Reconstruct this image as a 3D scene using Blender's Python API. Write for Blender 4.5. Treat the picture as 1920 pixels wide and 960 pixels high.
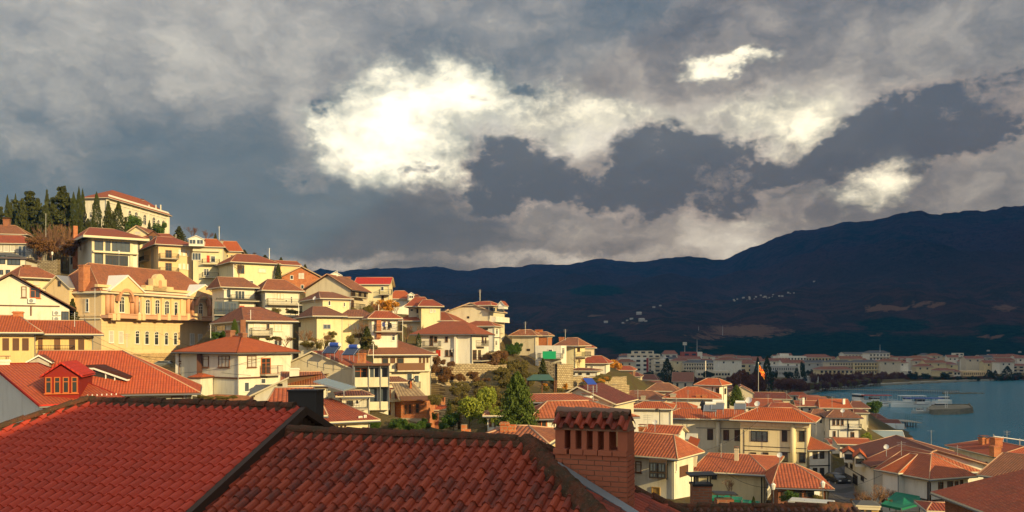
import bpy, math, random
import numpy as np
from mathutils import Vector, Matrix
from mathutils import noise as mnoise
for o in list(bpy.data.objects): bpy.data.objects.remove(o)
S = bpy.context.scene
COL = S.collection
R = math.radians
rnd = random.Random(7)
# ------------------------------------------------------------------ camera
FP, CX, HY, EZ = 1663.0, 960.0, 640.0, 28.0      # focal length, axis and eye level in photo pixels; eye height (m) over the lake
cam = bpy.data.cameras.new('camera'); co = bpy.data.objects.new('camera', cam); COL.objects.link(co)
co.location = (0, 0, EZ); co.rotation_euler = (R(90), 0, 0)
cam.sensor_width = 36; cam.lens = 36*FP/1920; cam.shift_y = 160/1920
cam.clip_start = .5; cam.clip_end = 30000
S.camera = co
S.render.engine = 'CYCLES'
S.view_settings.view_transform = 'Standard'; S.view_settings.look = 'None'
S.view_settings.exposure = 0.28; S.view_settings.gamma = 1; S.view_settings.use_curve_mapping = False
S.cycles.max_bounces = 5; S.cycles.diffuse_bounces = 3; S.cycles.volume_bounces = 0
S.cycles.sample_clamp_indirect = 5
# ------------------------------------------------------------------ sun
SUN_EL = R(17)
SH = Vector((.72, -.69, 0)).normalized()          # horizontally towards the sun: behind the camera, to the right
SV = Vector((SH.x*math.cos(SUN_EL), SH.y*math.cos(SUN_EL), math.sin(SUN_EL)))
sl = bpy.data.lights.new('sun', 'SUN'); sl.energy = 5.0; sl.angle = R(.5); sl.color = (1, .82, .49)
so = bpy.data.objects.new('sun', sl); COL.objects.link(so); so.rotation_euler = SV.to_track_quat('Z', 'Y').to_euler()
# ------------------------------------------------------------------ sky
W = bpy.data.worlds.new('World'); S.world = W; W.use_nodes = True
nt = W.node_tree; nt.nodes.clear()
class G:
    """tiny helper to write node maths"""
    def __init__(s, nt): s.nt = nt
    def n(s, t, **k):
        x = s.nt.nodes.new(t)
        for a, b in k.items(): setattr(x, a, b)
        return x
    def put(s, sock, v):
        if isinstance(v, bpy.types.NodeSocket): s.nt.links.new(v, sock)
        elif v is not None:
            try: sock.default_value = v
            except Exception: sock.default_value = tuple(v)+(1,)
    def m(s, op, a, b=None, c=None, clamp=False):
        x = s.n('ShaderNodeMath', operation=op, use_clamp=clamp)
        for i, v in enumerate((a, b, c)):
            if v is not None: s.put(x.inputs[i], v)
        return x.outputs[0]
    def v(s, op, a, b=None, sc=None):
        x = s.n('ShaderNodeVectorMath', operation=op); s.put(x.inputs[0], a)
        if b is not None: s.put(x.inputs[1], b)
        if sc is not None: s.put(x.inputs['Scale'], sc)
        return x.outputs['Value'] if op in ('LENGTH', 'DOT_PRODUCT') else x.outputs[0]
    def mix(s, f, a, b, bt='MIX'):
        x = s.n('ShaderNodeMix', data_type='RGBA', blend_type=bt); s.put(x.inputs[0], f); s.put(x.inputs[6], a); s.put(x.inputs[7], b)
        return x.outputs[2]
    def rng(s, v, a, b, c=0., d=1., smooth=True):
        x = s.n('ShaderNodeMapRange', interpolation_type='SMOOTHSTEP' if smooth else 'LINEAR', clamp=True)
        for i, q in enumerate((v, a, b, c, d)): s.put(x.inputs[i], q)
        return x.outputs[0]
    def noise(s, vec, scale, detail=4, rough=.55, out='Fac', dist=0):
        x = s.n('ShaderNodeTexNoise'); s.put(x.inputs['Vector'], vec); x.inputs['Scale'].default_value = scale
        x.inputs['Detail'].default_value = detail; x.inputs['Roughness'].default_value = rough; x.inputs['Distortion'].default_value = dist
        return x.outputs[out]
g = G(nt)
tc = g.n('ShaderNodeTexCoord')
sep = g.n('ShaderNodeSeparateXYZ'); nt.links.new(tc.outputs['Generated'], sep.inputs[0])
dx, dy, dz = sep.outputs
az = g.m('ARCTAN2', dx, dy)
hyp = g.m('SQRT', g.m('ADD', g.m('MULTIPLY', dx, dx), g.m('MULTIPLY', dy, dy)))
el = g.m('ARCTAN2', dz, hyp)
cmb = g.n('ShaderNodeCombineXYZ'); g.put(cmb.inputs[0], az); g.put(cmb.inputs[1], el)
p0 = cmb.outputs[0]
def AE(px, py):
    x, z = (px-CX)/FP, (HY-py)/FP
    return math.atan2(x, 1), math.atan2(z, math.hypot(x, 1))
# domain warp: two octaves give billowing cloud edges
stretch = g.v('MULTIPLY', p0, (1, 1.5, 1))
w1 = g.v('SUBTRACT', g.noise(stretch, 7, 5, .6, 'Color'), (.5, .5, .5))
w2 = g.v('SUBTRACT', g.noise(stretch, 26, 5, .65, 'Color'), (.5, .5, .5))
pw = g.v('ADD', p0, g.v('MULTIPLY', w1, (.15, .09, 0)))
pw = g.v('ADD', pw, g.v('MULTIPLY', w2, (.040, .032, 0)))
def blob(p, px, py, rx, ry, rot=0):
    """soft elliptical lobe, centre and radii given in photo pixels, used as angles in the sky"""
    a, e = AE(px, py)
    mp = g.n('ShaderNodeMapping', vector_type='TEXTURE')
    g.put(mp.inputs[0], p); mp.inputs[1].default_value = (a, e, 0); mp.inputs[2].default_value = (0, 0, R(rot))
    mp.inputs[3].default_value = (rx/FP, ry/FP, 1)
    return g.rng(g.v('LENGTH', mp.outputs[0]), 1.0, 0.0)
def total(lst, p):
    acc = None
    for (px, py, rx, ry, rot, a) in lst:
        b = g.m('MULTIPLY', blob(p, px, py, rx, ry, rot), a)
        acc = b if acc is None else g.m('ADD', acc, b)
    return acc
SOFT = [  # high layer: additive luminance of the veil
    (230, 10, 620, 190, 0, .13), (620, 50, 200, 70, -25, .05), (420, 150, 300, 110, 0, .08), (60, 260, 300, 190, 0, -.02), (980, 60, 200, 90, 0, .02), (1250, 30, 500, 110, 0, -.06),
    (330, 270, 330, 150, -18, -.08), (560, 230, 70, 120, 0, .20), (480, 420, 600, 150, 0, -.22), (430, 310, 280, 120, 0, -.10), (780, 440, 380, 110, 0, -.14), (60, 400, 300, 120, 0, -.06), (110, 430, 220, 70, 0, .05),
    (1820, 90, 360, 150, 0, .02), (1860, 340, 260, 120, 0, .02), (1000, 235, 380, 120, 0, .45), (1400, 225, 360, 95, 0, .42), (720, 330, 260, 90, 0, .10),
    (1500, 265, 160, 90, 0, .22), (1180, 400, 800, 100, 0, -.06), (1250, 430, 260, 50, 0, .08), (1420, 420, 200, 60, 0, .12), (1720, 375, 280, 90, 10, .03), (1040, 430, 200, 60, 0, .10),
    (1050, 494, 560, 18, 0, .14), (640, 494, 200, 24, 0, .20), (1330, 470, 160, 40, 0, .22), (850, 395, 90, 50, 0, .16)]
HARD = [  # sunlit breaks
    (770, 200, 260, 165, 22, 1.4), (700, 275, 190, 115, 0, 1.3), (850, 150, 160, 80, 10, 1.1), (940, 190, 190, 90, 0, .7), (1090, 195, 210, 80, 0, 1.0), (1000, 165, 90, 40, 0, .3), (800, 290, 120, 70, 0, .6),
    (1345, 113, 95, 34, -5, 1.3), (1412, 117, 60, 26, 0, 1.0), (1460, 215, 230, 75, -6, 1.15), (1230, 215, 150, 50, 0, .7), (1640, 340, 150, 70, 25, 1.2), (1420, 400, 110, 50, 0, .55), (860, 330, 90, 70, 0, .65), (1020, 255, 170, 50, 0, .55),
    (1500, 275, 90, 70, 0, .85), (620, 215, 60, 60, 0, .6)]
DARK = [  # heavy grey cumulus in front
    (965, 325, 175, 110, 8, 1.35), (905, 365, 120, 60, 0, .8), (1050, 360, 120, 60, 0, .6), (1280, 315, 260, 150, 0, 1.5), (1190, 360, 150, 80, 25, .9), (1400, 335, 140, 90, 0, .8), (1270, 260, 100, 50, 0, .6),
    (1730, 245, 270, 125, 8, 1.55), (1600, 280, 160, 60, 18, .8), (1850, 225, 130, 90, 0, .8), (1520, 400, 90, 40, 0, .4),
    (612, 190, 34, 60, 20, .75), (772, 325, 60, 24, 20, .95), (985, 160, 80, 30, -8, .75), (880, 168, 60, 34, 0, .6), (640, 300, 110, 50, -35, .6), (560, 330, 130, 60, -20, .5)]
fb = g.noise(stretch, 4.5, 9, .58)
fb2 = g.noise(g.v('ADD', stretch, (3.1, 1.7, 0)), 15, 7, .6)
fine = g.noise(g.v('ADD', stretch, (1.1, 4.7, 0)), 60, 5, .62)
streak = g.noise(g.v('MULTIPLY', pw, (1, 3.2, 1)), 6, 7, .6)
soft = g.m('ADD', total(SOFT, pw), .285)
soft = g.m('ADD', soft, g.m('MULTIPLY', g.m('SUBTRACT', fb, .5), .42))
soft = g.m('ADD', soft, g.m('MULTIPLY', g.m('SUBTRACT', fb2, .5), .20))
soft = g.m('ADD', soft, g.m('MULTIPLY', g.m('SUBTRACT', streak, .5), .34))
bil = g.m('ABSOLUTE', g.m('SUBTRACT', g.noise(g.v('ADD', pw, (7.7, 2.2, 0)), 11, 7, .62), .5))
soft = g.m('ADD', soft, g.m('MULTIPLY', g.m('SUBTRACT', bil, .09), .6))
flo = g.m('ADD', .07, g.m('MULTIPLY', g.m('ADD', streak, fb2), .085))
soft = g.m('SMOOTH_MAX', soft, flo, .16)
det = g.m('ADD', g.m('MULTIPLY', g.m('SUBTRACT', fb2, .5), 1.5), g.m('MULTIPLY', g.m('SUBTRACT', fine, .5), .55))
hard = g.m('ADD', total(HARD, pw), det)
hardm = g.rng(hard, .25, 1.1)
det2 = g.m('ADD', g.m('MULTIPLY', g.m('SUBTRACT', fb2, .5), -1.3), g.m('MULTIPLY', g.m('SUBTRACT', fine, .5), .7))
darks = g.m('ADD', total(DARK, pw), det2)
darkm = g.rng(darks, .22, .95)
dcol = g.m('ADD', g.rng(darks, .3, 1.1, .30, .055), g.m('MULTIPLY', g.m('SUBTRACT', g.m('ADD', fb2, streak), 1.0), .50))
dcol = g.m('MAXIMUM', g.m('ADD', dcol, g.m('MULTIPLY', g.m('SUBTRACT', bil, .09), .9)), .055)
warmth = g.rng(soft, .1, .7)
scol = g.mix(warmth, (1.15, .97, .93, 1), (1.0, .985, 1.03, 1))
bluish = g.rng(az, .15, .6)
scol = g.mix(g.m('MULTIPLY', bluish, .55), scol, (.98, .97, 1.10, 1))
softc = g.v('SCALE', scol, None, g.m('MULTIPLY', g.m('POWER', soft, 1.5), 1.12))
bl = g.m('ADD', g.rng(hard, .3, 2.5, .48, 1.2), g.m('MULTIPLY', g.m('SUBTRACT', fb2, .5), 1.1))
bl = g.m('ADD', bl, g.m('MULTIPLY', g.m('SUBTRACT', fine, .5), .35))
bl = g.m('ADD', bl, g.m('MULTIPLY', g.m('SUBTRACT', bil, .12), 2.0))
brightc = g.v('SCALE', (1.0, .985, .96), None, g.m('MULTIPLY', bl, .95))
cl = g.mix(hardm, softc, brightc)
darkc = g.v('SCALE', (1.13, .95, .93), None, dcol)
cl = g.mix(g.m('MULTIPLY', darkm, .95), cl, darkc)
sky = g.n('ShaderNodeTexSky', sky_type='NISHITA', sun_disc=False)
sky.sun_elevation = SUN_EL; sky.sun_rotation = math.atan2(SH.x, SH.y)
cover = g.rng(fb, .2, .35, .88, .97)
# away from the pictured part (behind, overhead) an even broken overcast
away = g.rng(g.m('ADD', g.m('MULTIPLY', dy, -1.0), dz), .05, .6)
cl = g.mix(away, cl, g.v('SCALE', (.95, .99, 1.08), None, g.rng(fb, .35, .7, .28, .72)))
cl10 = g.v('SCALE', cl, None, 10.0)
final = g.mix(cover, sky.outputs[0], cl10)
bg = g.n('ShaderNodeBackground'); g.put(bg.inputs[0], final); bg.inputs[1].default_value = .12
wo = g.n('ShaderNodeOutputWorld'); nt.links.new(bg.outputs[0], wo.inputs[0])
W.cycles.sampling_method = 'MANUAL'; W.cycles.sample_map_resolution = 512
# ------------------------------------------------------------------ helpers
def P(px, py, d): return Vector(((px-CX)/FP*d, d, EZ+(HY-py)/FP*d))
def zpx(py, d): return EZ+(HY-py)/FP*d
def tag(o, label=None, cat=None, group=None, kind=None):
    if label: o['label'] = label
    if cat: o['category'] = cat
    if group: o['group'] = group
    if kind: o['kind'] = kind
    return o
def empty(name, loc, label, cat, group=None):
    o = bpy.data.objects.new(name, None); COL.objects.link(o); o.location = loc
    o.empty_display_size = .5
    return tag(o, label, cat, group)
class MB:
    def __init__(s): s.v = []; s.f = []; s.mi = []; s.uv = {}
    def face(s, pts, mi=0, uv=None):
        i = len(s.v); s.v += [tuple(p) for p in pts]; s.f.append(tuple(range(i, i+len(pts)))); s.mi.append(mi)
        if uv: s.uv[len(s.f)-1] = uv
    def obox(s, o, a, b, c, mi=0):
        """box from corner o with edge vectors a, b, c"""
        o, a, b, c = Vector(o), Vector(a), Vector(b), Vector(c)
        if a.cross(b).dot(c) < 0: a, b = b, a
        i = len(s.v)
        s.v += [tuple(q) for q in (o, o+a, o+a+b, o+b, o+c, o+a+c, o+a+b+c, o+b+c)]
        for q in ((0, 3, 2, 1), (4, 5, 6, 7), (0, 1, 5, 4), (1, 2, 6, 5), (2, 3, 7, 6), (3, 0, 4, 7)):
            s.f.append(tuple(i+k for k in q)); s.mi.append(mi)
    def box(s, c, sx, sy, sz, mi=0, yaw=0):
        cs, sn = math.cos(yaw), math.sin(yaw)
        a = Vector((cs, sn, 0))*sx; b = Vector((-sn, cs, 0))*sy
        s.obox(Vector(c)-a/2-b/2-Vector((0, 0, sz/2)), a, b, (0, 0, sz), mi)
    def tube(s, p, q, r0, r1=None, n=6, mi=0, cap=True):
        p, q = Vector(p), Vector(q); r1 = r0 if r1 is None else r1
        d = (q-p)
        if d.length < 1e-6: return
        d.normalize(); a = d.orthogonal().normalized(); b = d.cross(a)
        i = len(s.v)
        for c, r in ((p, r0), (q, r1)):
            for k in range(n):
                t = 2*math.pi*k/n; s.v.append(tuple(c+a*(r*math.cos(t))+b*(r*math.sin(t))))
        for k in range(n):
            s.f.append((i+k, i+(k+1) % n, i+n+(k+1) % n, i+n+k)); s.mi.append(mi)
        if cap:
            s.f.append(tuple(i+k for k in reversed(range(n)))); s.mi.append(mi)
            s.f.append(tuple(i+n+k for k in range(n))); s.mi.append(mi)
    def build(s, name, mats, parent=None, smooth=False, org=None):
        me = bpy.data.meshes.new(name)
        o0 = Vector(org) if org is not None else (parent_org(parent) if parent else Vector((0, 0, 0)))
        vv = [(x-o0.x, y-o0.y, z-o0.z) for x, y, z in s.v]
        me.from_pydata(vv, [], s.f)
        if not isinstance(mats, (list, tuple)): mats = [mats]
        for m in mats: me.materials.append(m)
        if len(mats) > 1: me.polygons.foreach_set('material_index', s.mi)
        if s.uv:
            ul = me.uv_layers.new(name='UVMap')
            for k, uv in s.uv.items():
                pl = me.polygons[k]
                for li, c in zip(pl.loop_indices, uv): ul.data[li].uv = c
        if smooth: me.shade_smooth()
        o = bpy.data.objects.new(name, me); COL.objects.link(o)
        if parent: o.parent = parent
        elif org is not None: o.location = o0
        return o
def parent_org(o):
    v = Vector((0, 0, 0))
    while o: v += o.location; o = o.parent
    return v
def dup(root, loc, label=None, group=None, scale=None, rz=None, cat=None):
    r = root.copy(); COL.objects.link(r); r.location = loc
    if label: r['label'] = label
    if group: r['group'] = group
    if cat: r['category'] = cat
    if scale: r.scale = scale
    if rz is not None: r.rotation_euler = (0, 0, rz)
    for ch in list(root.children):
        c = ch.copy(); COL.objects.link(c); c.parent = r
        for gch in ch.children:
            d = gch.copy(); COL.objects.link(d); d.parent = c
    return r
# ------------------------------------------------------------------ materials
def newmat(name):
    m = bpy.data.materials.new(name); m.use_nodes = True
    t = m.node_tree; t.nodes.clear()
    o = t.nodes.new('ShaderNodeOutputMaterial'); b = t.nodes.new('ShaderNodeBsdfPrincipled')
    t.links.new(b.outputs[0], o.inputs[0]); return m, G(t), b
def setb(b, g, col=None, rough=.8, metal=0, spec=None, bump=None, bd=.02, bs=.6):
    if col is not None: g.put(b.inputs['Base Color'], col if isinstance(col, bpy.types.NodeSocket) else tuple(col)[:3]+(1,))
    b.inputs['Roughness'].default_value = rough; b.inputs['Metallic'].default_value = metal
    if spec is not None: b.inputs['Specular IOR Level'].default_value = spec
    if bump is not None:
        n = g.n('ShaderNodeBump'); n.inputs['Strength'].default_value = bs; n.inputs['Distance'].default_value = bd
        g.put(n.inputs['Height'], bump); g.put(b.inputs['Normal'], n.outputs[0])
def c4(c, k=1): return (c[0]*k, c[1]*k, c[2]*k, 1)
_M = {}
def plaster(name, c, dirt=.35, rough=.9):
    if name in _M: return _M[name]
    m, g, b = newmat(name); t = g.n('ShaderNodeTexCoord').outputs['Object']
    n1 = g.noise(t, .35, 5, .65); n2 = g.noise(g.v('MULTIPLY', t, (1, 1, .18)), 1.6, 5, .7); n3 = g.noise(t, 9, 4, .6)
    k = g.m('MULTIPLY', g.rng(n2, .45, .75), dirt)
    col = g.mix(k, c4(c), c4((c[0]*.50, c[1]*.46, c[2]*.40)))
    col = g.mix(g.m('MULTIPLY', g.rng(n1, .4, .7), .35), col, c4((c[0]*.82, c[1]*.8, c[2]*.76)))
    col = g.mix(g.m('MULTIPLY', n3, .14), col, c4(c, .7))
    rnd_ = g.n('ShaderNodeObjectInfo').outputs['Random']
    col = g.mix(g.m('MULTIPLY', rnd_, .22), col, (.52, .47, .38, 1))
    setb(b, g, col, rough, 0, .25, n3, .02, .4); _M[name] = m; return m
def flat(name, c, rough=.6, metal=0, spec=.4, var=.25, sc=3):
    if name in _M: return _M[name]
    m, g, b = newmat(name); t = g.n('ShaderNodeTexCoord').outputs['Object']
    n = g.noise(t, sc, 4, .6)
    setb(b, g, g.mix(g.m('MULTIPLY', n, var), c4(c), c4(c, .55)), rough, metal, spec); _M[name] = m; return m
def tile(name, c, c2, old=.3, cw=.26, rl=.36, mort=.0):
    """pan-tile roof: UVs are metres along the eave and up the slope"""
    if name in _M: return _M[name]
    m, g, b = newmat(name)
    uv = g.n('ShaderNodeTexCoord').outputs['UV']; ob = g.n('ShaderNodeTexCoord').outputs['Object']
    s = g.n('ShaderNodeSeparateXYZ'); g.put(s.inputs[0], uv)
    u = g.m('DIVIDE', s.outputs[0], cw); v = g.m('DIVIDE', s.outputs[1], rl)
    fu = g.m('FRACT', u); fv = g.m('FRACT', v)
    arch = g.m('SINE', g.m('MULTIPLY', fu, math.pi))
    hgt = g.m('SUBTRACT', arch, g.m('MULTIPLY', fv, .45))
    cc = g.n('ShaderNodeCombineXYZ'); g.put(cc.inputs[0], g.m('FLOOR', u)); g.put(cc.inputs[1], g.m('FLOOR', v))
    wn = g.n('ShaderNodeTexWhiteNoise', noise_dimensions='2D'); g.put(wn.inputs[0], cc.outputs[0])
    n1 = g.noise(ob, .5, 6, .7); n2 = g.noise(ob, 2.4, 5, .7)
    col = g.mix(wn.outputs[0], c4(c), c4(c2))
    n4 = g.noise(ob, 6.5, 3, .7)
    col = g.mix(g.m('MULTIPLY', g.rng(n4, .54, .64), .75*old), col, (.62, .40, .26, 1)); col = g.mix(g.m('MULTIPLY', g.rng(n4, .46, .36), .8*old), col, (.12, .06, .04, 1))
    dirty = g.m('MULTIPLY', g.rng(g.m('ADD', g.m('MULTIPLY', n1, .6), g.m('MULTIPLY', n2, .4)), .42, .66), old)
    col = g.mix(dirty, col, (.085, .06, .045, 1))
    col = g.mix(g.m('MULTIPLY', g.rng(n2, .62, .75), .35*old+.04), col, (.45, .36, .27, 1))
    rnd_ = g.n('ShaderNodeObjectInfo').outputs['Random']
    col = g.mix(g.m('MULTIPLY', rnd_, .42*min(1, old*3)), col, (.25, .115, .06, 1))
    gap = g.rng(arch, .12, .5, .62, 0.)
    col = g.mix(gap, col, c4(c2, .30))
    row = g.rng(fv, .0, .14, .45, 0.)
    col = g.mix(row, col, c4(c2, .30))
    setb(b, g, col, .78, 0, .3, hgt, .06, .8); _M[name] = m; return m
def masonry(name, c, c2, cm, bw=.5, bh=.25, msz=.04, bump=.03, rough=.95):
    if name in _M: return _M[name]
    m, g, b = newmat(name); t = g.n('ShaderNodeTexCoord').outputs['Object']
    s = g.n('ShaderNodeSeparateXYZ'); g.put(s.inputs[0], t)
    cc = g.n('ShaderNodeCombineXYZ'); g.put(cc.inputs[0], g.m('ADD', s.outputs[0], g.m('MULTIPLY', s.outputs[1], .83))); g.put(cc.inputs[1], s.outputs[2])
    wv = g.v('ADD', cc.outputs[0], g.v('SCALE', g.noise(t, 2.2, 3, .6, 'Color'), None, bw*.16))
    br = g.n('ShaderNodeTexBrick'); g.put(br.inputs[0], wv)
    g.put(br.inputs['Color1'], c4(c)); g.put(br.inputs['Color2'], c4(c2)); g.put(br.inputs['Mortar'], c4(cm))
    br.inputs['Scale'].default_value = 1; br.inputs['Mortar Size'].default_value = msz; br.inputs['Brick Width'].default_value = bw; br.inputs['Row Height'].default_value = bh
    n = g.noise(t, 1.2, 6, .7)
    col = g.mix(g.m('MULTIPLY', g.rng(n, .4, .7), .5), br.outputs[0], c4(c2, .45))
    setb(b, g, col, rough, 0, .2, g.m('SUBTRACT', g.m('MULTIPLY', n, .6), br.outputs[1]), bump, .8); _M[name] = m; return m
def leafmat(name, c, c2):
    if name in _M: return _M[name]
    m, g, b = newmat(name); ge = g.n('ShaderNodeNewGeometry'); t = g.n('ShaderNodeTexCoord').outputs['Object']
    k = g.m('ADD', g.m('MULTIPLY', ge.outputs['Random Per Island'], .6), g.m('MULTIPLY', g.noise(t, 3.5, 3, .6), .5))
    setb(b, g, g.mix(k, c4(c), c4(c2)), .75, 0, .2); _M[name] = m; return m
def glass(name, c=(.02, .025, .03), rough=.08):
    if name in _M: return _M[name]
    m, g, b = newmat(name); t = g.n('ShaderNodeTexCoord').outputs['Object']
    n = g.noise(t, 1.3, 3, .6)
    setb(b, g, g.mix(n, c4(c), c4((c[0]*2.2+.01, c[1]*2+.01, c[2]*1.8+.008))), rough, 0, .7, n, .01, .15); _M[name] = m; return m
CREAM = plaster('cream plaster', (.70, .63, .46), .5)
PALE = plaster('pale plaster', (.74, .71, .60), .45)
WHITE = plaster('white render', (.80, .77, .69), .4)
YELL = plaster('yellow render', (.74, .53, .23), .4)
OCHRE = plaster('ochre render', (.76, .55, .29), .45)
SALMON = plaster('salmon stone', (.60, .30, .17), .3)
BEIGE = plaster('beige render', (.60, .53, .39), .5)
GREY = plaster('grey cement render', (.42, .40, .36), .6)
LEMON = plaster('lemon render', (.76, .68, .42), .45)
CONC = plaster('concrete', (.40, .36, .29), .6)
FARW = plaster('far pale render', (.78, .74, .64), .35)
FARB = plaster('far beige render', (.66, .58, .44), .35)
FARY = plaster('far yellow render', (.70, .58, .34), .35)
FARR = plaster('far red render', (.32, .06, .045), .3)
FARG = plaster('far grey render', (.42, .42, .40), .4)
T_OR = tile('orange clay tiles', (.54, .115, .028), (.44, .085, .025), .12)
T_RD = tile('red clay tiles', (.43, .075, .028), (.32, .055, .024), .35)
T_BR = tile('weathered brown tiles', (.36, .125, .055), (.25, .085, .045), .55)
T_OL = tile('old mixed tiles', (.50, .15, .055), (.32, .085, .04), .5)
T_MA = tile('maroon tiles', (.18, .038, .028), (.12, .028, .024), .3)
T_BRT = tile('bright red sheet tiles', (.60, .035, .02), (.52, .03, .02), .05, .22, .35)
T_CO = tile('coarse red pantiles', (.52, .12, .042), (.36, .075, .033), .25, .34, .42)
T_RED = tile('deep red metal tiles', (.58, .10, .03), (.50, .075, .026), .2, .24, .4)
T_FAR = tile('far dull roof tiles', (.30, .11, .075), (.22, .085, .06), .3)
T_GR = flat('grey roof felt', (.10, .10, .10), .9)
MORT = plaster('pale ridge mortar', (.50, .30, .19), .5)
MORTD = plaster('dark ridge mortar', (.19, .07, .042), .6)
STONE = masonry('rubble stone', (.56, .46, .29), (.40, .31, .19), (.20, .15, .09), .6, .3, .05, .06)
ASHL = masonry('pale ashlar stone', (.60, .42, .22), (.48, .33, .17), (.34, .23, .12), .7, .32, .02)
QUAY = masonry('quay stone', (.30, .26, .18), (.22, .19, .13), (.10, .09, .07), 1.2, .5, .04)
BRICK = masonry('hollow orange brick', (.58, .19, .07), (.48, .14, .055), (.42, .30, .19), .26, .2, .02)
BRICKD = masonry('weathered brick', (.42, .16, .085), (.30, .11, .06), (.28, .20, .14), .3, .09, .014)
WOODD = flat('dark wood', (.055, .032, .02), .7)
WOODB = flat('brown wood', (.17, .075, .035), .65)
SHUT = flat('brown shutter', (.13, .06, .035), .7)
ORW = flat('orange varnished wood', (.50, .13, .03), .5)
WFR = flat('white frame', (.78, .76, .70), .5, var=.1)
DKM = flat('dark metal', (.03, .03, .032), .5, .3)
GRM = flat('grey metal', (.22, .23, .24), .4, .6)
STEEL = flat('galvanised steel', (.55, .56, .57), .35, .7)
FASC = flat('cream fascia', (.70, .62, .45), .7)
FASB = flat('brown fascia', (.12, .05, .03), .7)
CURT = flat('white curtain behind glass', (.55, .53, .47), .35, spec=.6)
DOORR = flat('red door paint', (.55, .05, .02), .5)
DOORY = flat('yellow wood door', (.45, .28, .08), .6)
GLS = glass('window glass')
GLB = glass('bluish glass', (.04, .055, .075))
GTANK = flat('blue tank enamel', (.03, .08, .42), .35)
COLL = flat('solar collector glass', (.015, .03, .085), .15, spec=.9)
COLG = flat('pale solar collector', (.22, .28, .30), .2, spec=.9)
GREENS = flat('green screen netting', (.0, .30, .13), .7)
GREENT = flat('green tarpaulin', (.005, .16, .09), .6)
REDC = flat('red canvas', (.50, .045, .03), .8)
BARK = flat('bark', (.10, .07, .045), .95)
TWIG = flat('bare twigs', (.22, .12, .065), .95, sc=1)
TWIGR = flat('reddish bare twigs', (.13, .065, .045), .95, sc=1)
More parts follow.
